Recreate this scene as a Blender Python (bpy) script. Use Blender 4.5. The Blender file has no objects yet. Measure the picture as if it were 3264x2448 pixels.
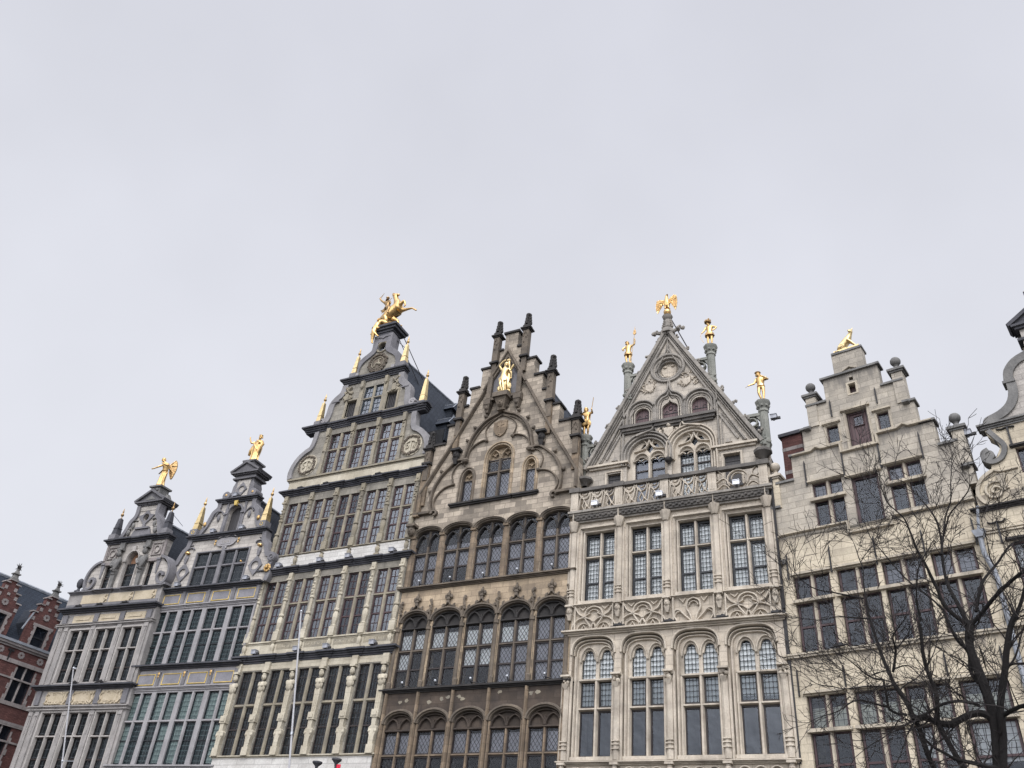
import bpy, bmesh, math, random
from mathutils import Vector, Matrix, noise as mnoise
from mathutils.geometry import tessellate_polygon
random.seed(7)
R = math.radians
sc = bpy.context.scene
COL = sc.collection

# ---------------------------------------------------------------- camera
CAMZ = 1.6
def cam_axes(yaw, pitch, roll):
    cy, sy, cp, sp = math.cos(yaw), math.sin(yaw), math.cos(pitch), math.sin(pitch)
    f = Vector((sy*cp, cy*cp, sp)); r = Vector((cy, -sy, 0)); u = r.cross(f)
    cr, sr = math.cos(roll), math.sin(roll)
    return cr*r+sr*u, -sr*r+cr*u, f
cr_, cu_, cf_ = cam_axes(R(-30.0), R(35.83), R(6.39))
cam = bpy.data.objects.new('camera', bpy.data.cameras.new('camera'))
COL.objects.link(cam)
cam.matrix_world = Matrix(((cr_.x, cu_.x, -cf_.x, 0), (cr_.y, cu_.y, -cf_.y, 0), (cr_.z, cu_.z, -cf_.z, CAMZ), (0, 0, 0, 1)))
cam.data.sensor_width = 36.0
cam.data.lens = 2672.0/3264.0*36.0
cam.data.clip_start = 0.1
cam.data.clip_end = 5000
sc.camera = cam

# ---------------------------------------------------------------- sky, sun, exposure
SUN_ELEV, SUN_AZ = R(50), R(158)          # sun behind thin cloud, behind the camera and to its right
SUN_DIR = Vector((math.sin(SUN_AZ)*math.cos(SUN_ELEV), math.cos(SUN_AZ)*math.cos(SUN_ELEV), math.sin(SUN_ELEV)))
W = bpy.data.worlds.new('World'); sc.world = W; W.use_nodes = True
nt = W.node_tree; nt.nodes.clear()
def N(t, typ, **kw):
    n = t.nodes.new(typ)
    for k, v in kw.items():
        if k == 'inp':
            for a, b in v.items(): n.inputs[a].default_value = b
        else: setattr(n, k, v)
    return n
def LK(t, a, b): t.links.new(a, b)
wo = N(nt, 'ShaderNodeOutputWorld')
sky = N(nt, 'ShaderNodeTexSky', sky_type='NISHITA', sun_disc=False)
sky.sun_elevation = SUN_ELEV; sky.sun_rotation = SUN_AZ
sky.air_density = 1.0; sky.dust_density = 3.0
b1 = N(nt, 'ShaderNodeBackground', inp={'Strength': 0.08}); LK(nt, sky.outputs[0], b1.inputs[0])
# thin, even cloud deck: slow brightness drift, brightest around the hidden sun behind the camera
tc = N(nt, 'ShaderNodeTexCoord')
nz = N(nt, 'ShaderNodeTexNoise', inp={'Scale': 2.1, 'Detail': 4.0, 'Roughness': 0.5}); LK(nt, tc.outputs['Generated'], nz.inputs['Vector'])
rmp = N(nt, 'ShaderNodeMapRange', inp={1: 0.3, 2: 0.7, 3: 0.93, 4: 1.06}); LK(nt, nz.outputs[0], rmp.inputs[0])
dot = N(nt, 'ShaderNodeVectorMath', operation='DOT_PRODUCT'); LK(nt, tc.outputs['Generated'], dot.inputs[0]); dot.inputs[1].default_value = SUN_DIR
glow = N(nt, 'ShaderNodeMapRange', interpolation_type='SMOOTHSTEP', inp={1: 0.42, 2: 1.0, 3: 1.0, 4: 4.6}); LK(nt, dot.outputs['Value'], glow.inputs[0])
mul = N(nt, 'ShaderNodeMath', operation='MULTIPLY'); LK(nt, rmp.outputs[0], mul.inputs[0]); LK(nt, glow.outputs[0], mul.inputs[1])
sep = N(nt, 'ShaderNodeSeparateXYZ'); LK(nt, tc.outputs['Generated'], sep.inputs[0])
hor = N(nt, 'ShaderNodeMapRange', inp={1: 0.1, 2: 0.95, 3: 0.0, 4: 1.0}); LK(nt, sep.outputs['Z'], hor.inputs[0])
cm = N(nt, 'ShaderNodeMix', data_type='RGBA'); cm.inputs[6].default_value = (0.90, 0.915, 0.975, 1); cm.inputs[7].default_value = (0.73, 0.74, 0.815, 1)
LK(nt, hor.outputs[0], cm.inputs[0])
b2 = N(nt, 'ShaderNodeBackground'); LK(nt, cm.outputs[2], b2.inputs[0]); LK(nt, mul.outputs[0], b2.inputs[1])
mx = N(nt, 'ShaderNodeMixShader', inp={0: 0.9}); LK(nt, b1.outputs[0], mx.inputs[1]); LK(nt, b2.outputs[0], mx.inputs[2])
LK(nt, mx.outputs[0], wo.inputs[0])
sd = bpy.data.lights.new('sun', 'SUN'); sd.energy = 1.5; sd.angle = R(22); sd.color = (1.0, 0.96, 0.9)
so = bpy.data.objects.new('sun', sd); COL.objects.link(so)
so.rotation_euler = SUN_DIR.to_track_quat('Z', 'Y').to_euler()
sc.view_settings.view_transform = 'Standard'; sc.view_settings.look = 'None'
sc.view_settings.exposure = 0.0; sc.view_settings.gamma = 1.0; sc.view_settings.use_curve_mapping = False
sc.render.engine = 'CYCLES'
sc.cycles.max_bounces = 8; sc.cycles.diffuse_bounces = 3; sc.cycles.glossy_bounces = 3; sc.cycles.transparent_max_bounces = 8
sc.cycles.caustics_reflective = False; sc.cycles.caustics_refractive = False

# ---------------------------------------------------------------- mesh helpers
# building coordinates: u along the front, v up, w out towards the square
def P3(u, v, w): return (u, -w, v)
class MB:
    def __init__(s): s.v = []; s.f = []
    def add(s, pts, faces):
        o = len(s.v); s.v += pts; s.f += [tuple(i+o for i in f) for f in faces]
    def box(s, u0, u1, v0, v1, w0, w1):
        s.add([P3(u0,v0,w0),P3(u1,v0,w0),P3(u1,v1,w0),P3(u0,v1,w0),P3(u0,v0,w1),P3(u1,v0,w1),P3(u1,v1,w1),P3(u0,v1,w1)],
              [(0,1,2,3),(4,5,6,7),(0,1,5,4),(1,2,6,5),(2,3,7,6),(3,0,4,7)]); return s
    def prism(s, poly, w0, w1):
        return s.plate(poly, [], w0, w1)
    def plate(s, outline, holes, w0, w1):
        loops = [list(outline)]+[list(h) for h in holes]
        tri = tessellate_polygon([[Vector((u, v, 0)) for u, v in l] for l in loops])
        flat = [p for l in loops for p in l]; n = len(flat)
        pts = [P3(u, v, w0) for u, v in flat]+[P3(u, v, w1) for u, v in flat]
        fs = [tuple(t) for t in tri]+[tuple(i+n for i in t) for t in tri]
        o = 0
        for l in loops:
            m = len(l)
            for i in range(m):
                a, b = o+i, o+(i+1) % m
                fs.append((a, b, b+n, a+n))
            o += m
        s.add(pts, fs); return s
    def sweep(s, path, prof, closed=False):
        n = len(path); m = len(prof); pts = []
        for i in range(n):
            p = Vector(path[i])
            a = Vector(path[i-1]) if (i > 0 or closed) else None
            b = Vector(path[(i+1) % n]) if (i < n-1 or closed) else None
            d1 = (p-a).normalized() if a is not None else None
            d2 = (b-p).normalized() if b is not None else None
            if d1 is None: d1 = d2
            if d2 is None: d2 = d1
            t = d1+d2
            if t.length < 1e-6: t = d1.copy()
            t.normalize()
            k = 1.0/max(0.35, t.dot(d1))
            nn = Vector((-t.y, t.x))*k
            for o, w in prof: pts.append(P3(p.x+nn.x*o, p.y+nn.y*o, w))
        fs = []
        for i in range(n if closed else n-1):
            j = (i+1) % n
            for q in range(m):
                r = (q+1) % m
                fs.append((i*m+q, i*m+r, j*m+r, j*m+q))
        if not closed:
            fs.append(tuple(range(m))); fs.append(tuple((n-1)*m+q for q in range(m)))
        s.add(pts, fs); return s
    def rib(s, path, width, w0, w1, closed=False, cham=0.5):
        h = width/2; wm = w0+(w1-w0)*0.55
        return s.sweep(path, [(-h, w0), (-h, wm), (-h*cham, w1), (h*cham, w1), (h, wm), (h, w0)], closed)
    def line(s, a, b, width, w0, w1): return s.rib([a, b], width, w0, w1)
    def vbar(s, u, v0, v1, width, wb, wf, ch=0.45):
        h = width/2; wm = wf-(wf-wb)*0.38
        pr = [(-h, wb), (-h, wm), (-h*ch, wf), (h*ch, wf), (h, wm), (h, wb)]
        pts = [P3(u+o, v, w) for v in (v0, v1) for o, w in pr]
        s.add(pts, [(0,1,2,3,4,5),(6,7,8,9,10,11)]+[(i,(i+1)%6,(i+1)%6+6,i+6) for i in range(6)]); return s
    def hbar(s, v, u0, u1, width, wb, wf, ch=0.45):
        h = width/2; wm = wf-(wf-wb)*0.38
        pr = [(-h, wb), (-h, wm), (-h*ch, wf), (h*ch, wf), (h, wm), (h, wb)]
        pts = [P3(u, v+o, w) for u in (u0, u1) for o, w in pr]
        s.add(pts, [(0,1,2,3,4,5),(6,7,8,9,10,11)]+[(i,(i+1)%6,(i+1)%6+6,i+6) for i in range(6)]); return s
    def lathe(s, u, w, prof, n=10):
        pts = []; fs = []
        for r, v in prof:
            for i in range(n):
                a = 2*math.pi*(i+.5)/n
                pts.append(P3(u+r*math.cos(a), v, w+r*math.sin(a)))
        for k in range(len(prof)-1):
            for i in range(n):
                j = (i+1) % n
                fs.append((k*n+i, k*n+j, (k+1)*n+j, (k+1)*n+i))
        fs.append(tuple(range(n))); fs.append(tuple((len(prof)-1)*n+i for i in range(n)))
        s.add(pts, fs); return s
    def ball(s, u, v, w, r, rv=None, rw=None, n=8):
        rv = rv or r; rw = rw or r; m = max(4, n//2+1); pts = []; fs = []
        for k in range(m+1):
            t = math.pi*k/m
            for i in range(n):
                a = 2*math.pi*i/n; q = max(math.sin(t), .02)
                pts.append(P3(u+r*q*math.cos(a), v-rv*math.cos(t), w+rw*q*math.sin(a)))
        for k in range(m):
            for i in range(n):
                j = (i+1) % n; fs.append((k*n+i, k*n+j, (k+1)*n+j, (k+1)*n+i))
        s.add(pts, fs); return s
    def tube(s, pts3, rad, n=6):
        # pts3 in (u,v,w); rad a number or a list
        P = [Vector(P3(*p)) for p in pts3]; m = len(P)
        if not hasattr(rad, '__len__'): rad = [rad]*m
        pts = []; fs = []; prev = None
        for i in range(m):
            t = (P[min(i+1, m-1)]-P[max(i-1, 0)])
            if t.length < 1e-9: t = Vector((0, 0, 1))
            t.normalize()
            if prev is None:
                x = t.orthogonal().normalized()
            else:
                x = prev-t*prev.dot(t)
                x = x.normalized() if x.length > 1e-6 else t.orthogonal().normalized()
            prev = x; y = t.cross(x)
            for k in range(n):
                a = 2*math.pi*k/n; q = P[i]+(x*math.cos(a)+y*math.sin(a))*rad[i]; pts.append(tuple(q))
        for i in range(m-1):
            for k in range(n):
                j = (k+1) % n; fs.append((i*n+k, i*n+j, (i+1)*n+j, (i+1)*n+k))
        fs.append(tuple(range(n))); fs.append(tuple((m-1)*n+k for k in range(n)))
        s.add(pts, fs); return s
    def frustum(s, u, w, v0, v1, a0, a1, b0=None, b1=None):
        b0 = b0 or a0; b1 = b1 or a1
        pts = [P3(u+i*a0, v0, w+j*b0) for i, j in ((-1,-1),(1,-1),(1,1),(-1,1))]+[P3(u+i*a1, v1, w+j*b1) for i, j in ((-1,-1),(1,-1),(1,1),(-1,1))]
        s.add(pts, [(0,1,2,3),(4,5,6,7),(0,1,5,4),(1,2,6,5),(2,3,7,6),(3,0,4,7)]); return s
    def cornice(s, u0, u1, layers, wb=-0.3, wbase=0.0, ret=1.0):
        # stacked mouldings: each (v0, v1, projection); the ends return by the same projection
        for v0, v1, p in layers: s.box(u0-p*ret, u1+p*ret, v0, v1, wb, wbase+p)
        return s
    def jitter(s, amt, freq=1.0):
        s.v = [tuple(Vector(p)+Vector(mnoise.noise_vector(Vector(p)*freq))*amt) for p in s.v]; return s
    def pieces(s):
        # split the shapes that do not touch one another into meshes of their own
        n = len(s.v); par = list(range(n))
        def find(a):
            while par[a] != a: par[a] = par[par[a]]; a = par[a]
            return a
        for f in s.f:
            for q in f[1:]: par[find(q)] = find(f[0])
        isl = {}
        for i in range(n): isl.setdefault(find(i), []).append(i)
        keys = list(isl); bx = []
        for k_ in keys:
            P = [s.v[i] for i in isl[k_]]; lo = [min(p[a] for p in P) for a in range(3)]; hi = [max(p[a] for p in P) for a in range(3)]; bx.append((lo, hi, max(h-l for l, h in zip(lo, hi))))
        m = len(keys); pp = list(range(m))
        def f2(a):
            while pp[a] != a: pp[a] = pp[pp[a]]; a = pp[a]
            return a
        for i in range(m):
            for j in range(i):
                g = math.sqrt(sum(max(0, bx[i][0][a]-bx[j][1][a], bx[j][0][a]-bx[i][1][a])**2 for a in range(3)))
                if g <= max(.02, .5*max(bx[i][2], bx[j][2])): pp[f2(i)] = f2(j)
        grp = {}
        for i in range(m): grp.setdefault(f2(i), set()).add(keys[i])
        if len(grp) < 2: return [s]
        out = []
        for ks in grp.values():
            mb = MB(); mp = {}
            for k_ in ks:
                for i in isl[k_]: mp[i] = len(mb.v); mb.v.append(s.v[i])
            for f in s.f:
                if find(f[0]) in ks: mb.f.append(tuple(mp[i] for i in f))
            out.append(mb)
        out.sort(key=lambda q: -len(q.v)); return out
    def mesh(s, name):
        me = bpy.data.meshes.new(name); me.from_pydata(s.v, [], s.f)
        bm = bmesh.new(); bm.from_mesh(me); len(s.f) > 1 and bmesh.ops.recalc_face_normals(bm, faces=bm.faces); bm.to_mesh(me); bm.free()
        me.polygons.foreach_set('use_smooth', [True]*len(me.polygons))
        me.set_sharp_from_angle(angle=R(38)); me.update(); return me
    def build(s, name, mat, parent=None, label=None, smooth=True):
        me = s.mesh(name)
        if not smooth: me.polygons.foreach_set('use_smooth', [False]*len(me.polygons))
        o = bpy.data.objects.new(name, me); COL.objects.link(o)
        if mat: me.materials.append(mat)
        if parent is not None: o.parent = parent
        if label: o['label'] = label
        return o
def empty(name, label, cat, group=None, mat=None):
    o = bpy.data.objects.new(name, None); COL.objects.link(o); o.empty_display_size = .3
    o['label'] = label; o['category'] = cat
    if group: o['group'] = group
    if mat is not None: o.matrix_world = mat
    return o
def tag(o, label, cat, group=None):
    o['label'] = label; o['category'] = cat
    if group: o['group'] = group
    return o
def frame(ox, oy, az, tilt=0): return Matrix.Translation((ox, oy, 0)) @ Matrix.Rotation(R(az), 4, 'Z') @ Matrix.Rotation(R(tilt), 4, 'X')

# 2-D paths
def arc(cx, cy, r, a0, a1, n=10, ry=None):
    ry = ry or r
    return [(cx+r*math.cos(R(a0+(a1-a0)*i/n)), cy+ry*math.sin(R(a0+(a1-a0)*i/n))) for i in range(n+1)]
def bez(p0, p1, p2, p3, n=8):
    o = []
    for i in range(n+1):
        t = i/n; q = 1-t
        o.append(tuple(q**3*a+3*q*q*t*b+3*q*t*t*c+t**3*d for a, b, c, d in zip(p0, p1, p2, p3)))
    return o
def archhole(u0, u1, v0, vs, va, n=8, kind='round'):
    # opening outline, anticlockwise: bottom, right jamb, head, left jamb
    c = (u0+u1)/2; h = (u1-u0)/2
    if kind == 'round': hd = arc(c, vs, h, 0, 180, n*2, va-vs)
    elif kind == 'basket':
        hd = []
        for i in range(n*2+1):
            a = math.pi*i/(n*2); x = math.cos(a); y = math.sin(a)
            hd.append((c+h*math.copysign(abs(x)**.62, x), vs+(va-vs)*abs(y)**.75))
    elif kind == 'pointed':
        hd = bez((u1, vs), (u1, vs+(va-vs)*.55), (c+h*.45, va-(va-vs)*.12), (c, va), n)+bez((c, va), (c-h*.45, va-(va-vs)*.12), (u0, vs+(va-vs)*.55), (u0, vs), n)[1:]
    elif kind == 'ogee':
        hd = bez((u1, vs), (u1, vs+(va-vs)*.62), (c+h*.12, vs+(va-vs)*.42), (c, va), n)+bez((c, va), (c-h*.12, vs+(va-vs)*.42), (u0, vs+(va-vs)*.62), (u0, vs), n)[1:]
    return [(u0, v0), (u1, v0)]+hd
def head(u0, u1, vs, va, n=8, kind='round'): return archhole(u0, u1, vs, vs, va, n, kind)[2:]
def rect(u0, u1, v0, v1): return [(u0, v0), (u1, v0), (u1, v1), (u0, v1)]
def smooth(pts, n=4):
    # Catmull-Rom through the points
    o = []
    for i in range(len(pts)-1):
        p0 = pts[max(i-1, 0)]; p1 = pts[i]; p2 = pts[i+1]; p3 = pts[min(i+2, len(pts)-1)]
        for k in range(n):
            t = k/n
            o.append(tuple(.5*(2*b+(c-a)*t+(2*a-5*b+4*c-d)*t*t+(3*b-a-3*c+d)*t**3) for a, b, c, d in zip(p0, p1, p2, p3)))
    o.append(tuple(pts[-1])); return o
def spiral(cx, cy, r0, r1, a0, turns, n=22):
    return [(cx+(r0+(r1-r0)*i/n)*math.cos(R(a0)+turns*2*math.pi*i/n), cy+(r0+(r1-r0)*i/n)*math.sin(R(a0)+turns*2*math.pi*i/n)) for i in range(n+1)]
def mir(pts, c): return [(2*c-x, y) for x, y in pts][::-1]

# ---------------------------------------------------------------- materials
def newmat(name):
    m = bpy.data.materials.new(name); m.use_nodes = True; t = m.node_tree
    b = t.nodes['Principled BSDF']; return m, t, b
def rgb(c): return (c[0], c[1], c[2], 1)
def uvw(t, sx=1, sz=1):
    tc = N(t, 'ShaderNodeTexCoord'); se = N(t, 'ShaderNodeSeparateXYZ'); LK(t, tc.outputs['Object'], se.inputs[0])
    ad = N(t, 'ShaderNodeMath', operation='ADD'); LK(t, se.outputs[0], ad.inputs[0]); LK(t, se.outputs[1], ad.inputs[1])
    return tc, ad.outputs[0], se.outputs[2]
def mixc(t, f, a, b, mode='MIX'):
    m = N(t, 'ShaderNodeMix', data_type='RGBA', blend_type=mode)
    for s, x in ((0, f), (6, a), (7, b)):
        if hasattr(x, 'is_linked') or hasattr(x, 'links'): LK(t, x, m.inputs[s])
        elif s == 0: m.inputs[0].default_value = x
        else: m.inputs[s].default_value = rgb(x)
    return m.outputs[2]
def nse(t, vec, scale, detail=4, rough=.55, lo=.35, hi=.65, o0=0., o1=1.):
    n = N(t, 'ShaderNodeTexNoise', inp={'Scale': scale, 'Detail': detail, 'Roughness': rough}); LK(t, vec, n.inputs['Vector'])
    r = N(t, 'ShaderNodeMapRange', inp={1: lo, 2: hi, 3: o0, 4: o1}); LK(t, n.outputs[0], r.inputs[0]); return r.outputs[0]
def stone(name, c1, c2, dirt=(.06, .055, .05), dirt_amt=.5, dirt_scale=.55, block=None, mortar=.35, var=.22, streak=.4, rough=.88, bump=.25, patch=None, seed=0.0, drips=()):
    m, t, b = newmat(name)
    tc, u, v = uvw(t)
    mp = N(t, 'ShaderNodeMapping'); mp.inputs['Location'].default_value = (seed, seed*1.7, seed*.6); LK(t, tc.outputs['Object'], mp.inputs[0]); vec = mp.outputs[0]
    col = mixc(t, nse(t, vec, 1.7, 6, .65), c1, c2)
    fine = nse(t, vec, 22, 4, .7, .3, .7, .82, 1.14)
    fc = N(t, 'ShaderNodeCombineXYZ')
    for i in range(3): LK(t, fine, fc.inputs[i])
    col = mixc(t, 1.0, col, fc.outputs[0], 'MULTIPLY')
    hgt = nse(t, vec, 14, 6, .7, 0, 1)
    if block:
        cb = N(t, 'ShaderNodeCombineXYZ'); LK(t, u, cb.inputs[0]); LK(t, v, cb.inputs[1])
        bk = N(t, 'ShaderNodeTexBrick', offset=.5, inp={'Scale': 1.0, 'Mortar Size': .016, 'Mortar Smooth': .25, 'Brick Width': block[0], 'Row Height': block[1], 'Bias': -.1})
        bk.inputs['Color1'].default_value = (1+var*.55,)*3+(1,); bk.inputs['Color2'].default_value = (1-var, 1-var, 1-var, 1); bk.inputs['Mortar'].default_value = (1-mortar,)*3+(1,)
        # bend the courses a little, so that the joints are not ruled lines
        wob = N(t, 'ShaderNodeTexNoise', inp={'Scale': 2.3, 'Detail': 2.0}); LK(t, vec, wob.inputs['Vector'])
        wv = N(t, 'ShaderNodeVectorMath', operation='MULTIPLY_ADD'); LK(t, wob.outputs['Color'], wv.inputs[0]); wv.inputs[1].default_value = (.05, .035, 0); LK(t, cb.outputs[0], wv.inputs[2])
        LK(t, wv.outputs[0], bk.inputs['Vector'])
        col = mixc(t, 1.0, col, bk.outputs['Color'], 'MULTIPLY')
        if patch:
            bk2 = N(t, 'ShaderNodeTexBrick', offset=.5, inp={'Scale': 1.0, 'Mortar Size': 0.0, 'Brick Width': block[0], 'Row Height': block[1], 'Bias': patch[1]})
            bk2.inputs['Color1'].default_value = (0, 0, 0, 1); bk2.inputs['Color2'].default_value = (1, 1, 1, 1); LK(t, wv.outputs[0], bk2.inputs['Vector'])
            r2 = N(t, 'ShaderNodeMapRange', inp={1: .55, 2: .8, 3: 0, 4: patch[2]}); LK(t, bk2.outputs['Color'], r2.inputs[0])
            col = mixc(t, r2.outputs[0], col, patch[0])
    if dirt_amt:
        f1 = nse(t, vec, dirt_scale, 7, .68, .47, .72, 0, dirt_amt)
        col = mixc(t, f1, col, dirt)
    if streak:
        ms = N(t, 'ShaderNodeMapping'); ms.inputs['Scale'].default_value = (2.6, 2.6, .28); ms.inputs['Location'].default_value = (seed, 3.1, seed); LK(t, tc.outputs['Object'], ms.inputs[0])
        col = mixc(t, nse(t, ms.outputs[0], 1.0, 6, .7, .52, .78, 0, streak), col, dirt)
    for vt, ln in drips:   # ragged black crust hanging from a ledge
        md = N(t, 'ShaderNodeMapping'); md.inputs['Scale'].default_value = (3.2, 3.2, .5); md.inputs['Location'].default_value = (vt, 1, vt); LK(t, tc.outputs['Object'], md.inputs[0])
        nn = nse(t, md.outputs[0], 1.3, 6, .7, .38, .68, 0, 1)
        dn = N(t, 'ShaderNodeMapRange', inp={1: vt-ln, 2: vt, 3: -.6, 4: .75}); LK(t, v, dn.inputs[0])
        up = N(t, 'ShaderNodeMath', operation='LESS_THAN'); LK(t, v, up.inputs[0]); up.inputs[1].default_value = vt+.05
        sm = N(t, 'ShaderNodeMath', operation='ADD'); LK(t, nn, sm.inputs[0]); LK(t, dn.outputs[0], sm.inputs[1])
        cl = N(t, 'ShaderNodeMapRange', inp={1: .55, 2: 1.15, 3: 0, 4: .75}); LK(t, sm.outputs[0], cl.inputs[0])
        m2 = N(t, 'ShaderNodeMath', operation='MULTIPLY'); LK(t, cl.outputs[0], m2.inputs[0]); LK(t, up.outputs[0], m2.inputs[1])
        col = mixc(t, m2.outputs[0], col, dirt)
    LK(t, col, b.inputs['Base Color']); b.inputs['Roughness'].default_value = rough
    b.inputs['Specular IOR Level'].default_value = .25
    bp = N(t, 'ShaderNodeBump', inp={'Strength': bump, 'Distance': .03}); LK(t, hgt, bp.inputs['Height']); LK(t, bp.outputs[0], b.inputs['Normal'])
    return m
def plain(name, c, rough=.6, metal=0., var=.25, scale=3., spec=.4):
    m, t, b = newmat(name); tc = N(t, 'ShaderNodeTexCoord')
    col = mixc(t, nse(t, tc.outputs['Object'], scale, 5, .6), tuple(x*(1-var) for x in c), tuple(min(1, x*(1+var)) for x in c))
    LK(t, col, b.inputs['Base Color']); b.inputs['Roughness'].default_value = rough; b.inputs['Metallic'].default_value = metal; b.inputs['Specular IOR Level'].default_value = spec
    return m
def gold(name, c=(.66, .44, .19), rough=.36, bump=.35, scale=9):
    m, t, b = newmat(name); tc = N(t, 'ShaderNodeTexCoord')
    col = mixc(t, nse(t, tc.outputs['Object'], 5, 5, .6, .35, .75), c, tuple(x*.62 for x in c))
    LK(t, col, b.inputs['Base Color']); b.inputs['Metallic'].default_value = .92; b.inputs['Roughness'].default_value = rough
    bp = N(t, 'ShaderNodeBump', inp={'Strength': bump, 'Distance': .04}); LK(t, nse(t, tc.outputs['Object'], scale, 3, .5, 0, 1), bp.inputs['Height']); LK(t, bp.outputs[0], b.inputs['Normal'])
    return m
def glass(name, lead=None, cell=.14, thick=.016, tint=(.02, .028, .035), ior=1.6, clear=.75, leadcol=(.03, .035, .04), wav=.18, aspect=1.0, pane=(.36, .46)):
    # old window glass: partly see-through, reflecting the sky, wavy; leaded patterns stay inside the pane
    m, t, b = newmat(name); t.nodes.remove(b); out = [n for n in t.nodes if n.type == 'OUTPUT_MATERIAL'][0]
    tc, u, v = uvw(t)
    nzz = N(t, 'ShaderNodeTexNoise', inp={'Scale': 1.9, 'Detail': 2.0}); LK(t, tc.outputs['Object'], nzz.inputs['Vector'])
    bp = N(t, 'ShaderNodeBump', inp={'Strength': wav, 'Distance': .12}); LK(t, nzz.outputs[0], bp.inputs['Height'])
    gl = N(t, 'ShaderNodeBsdfGlossy', inp={'Roughness': .04, 'Color': (.88, .93, 1, 1)}); 
    tr = N(t, 'ShaderNodeBsdfTransparent', inp={'Color': (.96, .98, .98, 1)})
    df = N(t, 'ShaderNodeBsdfDiffuse', inp={'Color': rgb(tint)})
    body = N(t, 'ShaderNodeMixShader', inp={0: clear}); LK(t, df.outputs[0], body.inputs[1]); LK(t, tr.outputs[0], body.inputs[2])
    # every quarry sits at its own slight angle and is its own age of glass
    cv = N(t, 'ShaderNodeCombineXYZ')
    for q, (x, sz) in enumerate(((u, pane[0]), (v, pane[1]))):
        dv = N(t, 'ShaderNodeMath', operation='DIVIDE'); LK(t, x, dv.inputs[0]); dv.inputs[1].default_value = sz
        fl = N(t, 'ShaderNodeMath', operation='FLOOR'); LK(t, dv.outputs[0], fl.inputs[0]); LK(t, fl.outputs[0], cv.inputs[q])
    wn = N(t, 'ShaderNodeTexWhiteNoise', noise_dimensions='3D'); LK(t, cv.outputs[0], wn.inputs['Vector'])
    va = N(t, 'ShaderNodeVectorMath', operation='MULTIPLY_ADD'); LK(t, wn.outputs['Color'], va.inputs[0]); va.inputs[1].default_value = (.0, .0, .0); LK(t, bp.outputs[0], va.inputs[2])
    vn = N(t, 'ShaderNodeVectorMath', operation='NORMALIZE'); LK(t, va.outputs[0], vn.inputs[0]); LK(t, vn.outputs[0], gl.inputs['Normal'])
    fr = N(t, 'ShaderNodeFresnel', inp={'IOR': ior}); LK(t, bp.outputs[0], fr.inputs['Normal'])
    ag = N(t, 'ShaderNodeMapRange', inp={1: .25, 2: .75, 3: .85, 4: .9}); LK(t, wn.outputs['Value'], ag.inputs[0])
    fm = N(t, 'ShaderNodeMath', operation='MULTIPLY', use_clamp=True); LK(t, fr.outputs[0], fm.inputs[0]); LK(t, ag.outputs[0], fm.inputs[1])
    ms = N(t, 'ShaderNodeMixShader'); LK(t, fm.outputs[0], ms.inputs[0]); LK(t, body.outputs[0], ms.inputs[1]); LK(t, gl.outputs[0], ms.inputs[2])
    last = ms.outputs[0]
    if lead:
        def mth(op, a, bb=None):
            n = N(t, 'ShaderNodeMath', operation=op)
            for i, x in enumerate((a, bb)):
                if x is None: continue
                if isinstance(x, (int, float)): n.inputs[i].default_value = x
                else: LK(t, x, n.inputs[i])
            return n.outputs[0]
        def grid(a, size):   # distance to nearest line, in metres
            return mth('MULTIPLY', mth('ABSOLUTE', mth('SUBTRACT', mth('FRACT', mth('ADD', mth('DIVIDE', a, size), 50.0)), .5)), size)
        vv = mth('DIVIDE', v, aspect)
        if lead == 'diamond': A, B = mth('ADD', u, vv), mth('SUBTRACT', u, vv); da, db = grid(A, cell), grid(B, cell); edge = mth('MAXIMUM', da, db); mask = mth('GREATER_THAN', edge, cell/2-thick)
        elif lead == 'grid': da, db = grid(u, cell), mth('MULTIPLY', grid(vv, cell), 1.0); mask = mth('GREATER_THAN', mth('MAXIMUM', da, db), cell/2-thick)
        else:   # rounded (crown-glass) quarries: dark outside the rounded cell
            da, db = grid(u, cell), grid(vv, cell)
            d4 = mth('ADD', mth('POWER', da, 4.0), mth('POWER', db, 4.0)); mask = mth('GREATER_THAN', d4, (cell/2-thick*.62)**4*1.12)
        ld = N(t, 'ShaderNodeBsdfPrincipled', inp={'Base Color': rgb(leadcol), 'Roughness': .5})
        m2 = N(t, 'ShaderNodeMixShader'); LK(t, mask, m2.inputs[0]); LK(t, last, m2.inputs[1]); LK(t, ld.outputs[0], m2.inputs[2]); last = m2.outputs[0]
    LK(t, last, out.inputs[0]); return m
def slate(name, c1, c2, w=.28, h=.16, ax=1):
    m, t, b = newmat(name); tc = N(t, 'ShaderNodeTexCoord'); se = N(t, 'ShaderNodeSeparateXYZ'); LK(t, tc.outputs['Object'], se.inputs[0])
    cb = N(t, 'ShaderNodeCombineXYZ'); LK(t, se.outputs[ax], cb.inputs[0]); LK(t, se.outputs[2], cb.inputs[1])
    bk = N(t, 'ShaderNodeTexBrick', offset=.5, inp={'Scale': 1.0, 'Mortar Size': .014, 'Brick Width': w, 'Row Height': h}); LK(t, cb.outputs[0], bk.inputs['Vector'])
    bk.inputs['Color1'].default_value = rgb(c1); bk.inputs['Color2'].default_value = rgb(c2); bk.inputs['Mortar'].default_value = rgb(tuple(x*.35 for x in c1))
    col = mixc(t, nse(t, tc.outputs['Object'], .8, 6, .7, .4, .75, 0, .45), bk.outputs['Color'], tuple(x*1.4 for x in c2))
    LK(t, col, b.inputs['Base Color']); b.inputs['Roughness'].default_value = .8; b.inputs['Specular IOR Level'].default_value = .15
    bp = N(t, 'ShaderNodeBump', inp={'Strength': .5, 'Distance': .02}); LK(t, bk.outputs['Fac'], bp.inputs['Height']); bp.invert = True; LK(t, bp.outputs[0], b.inputs['Normal'])
    return m
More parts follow.
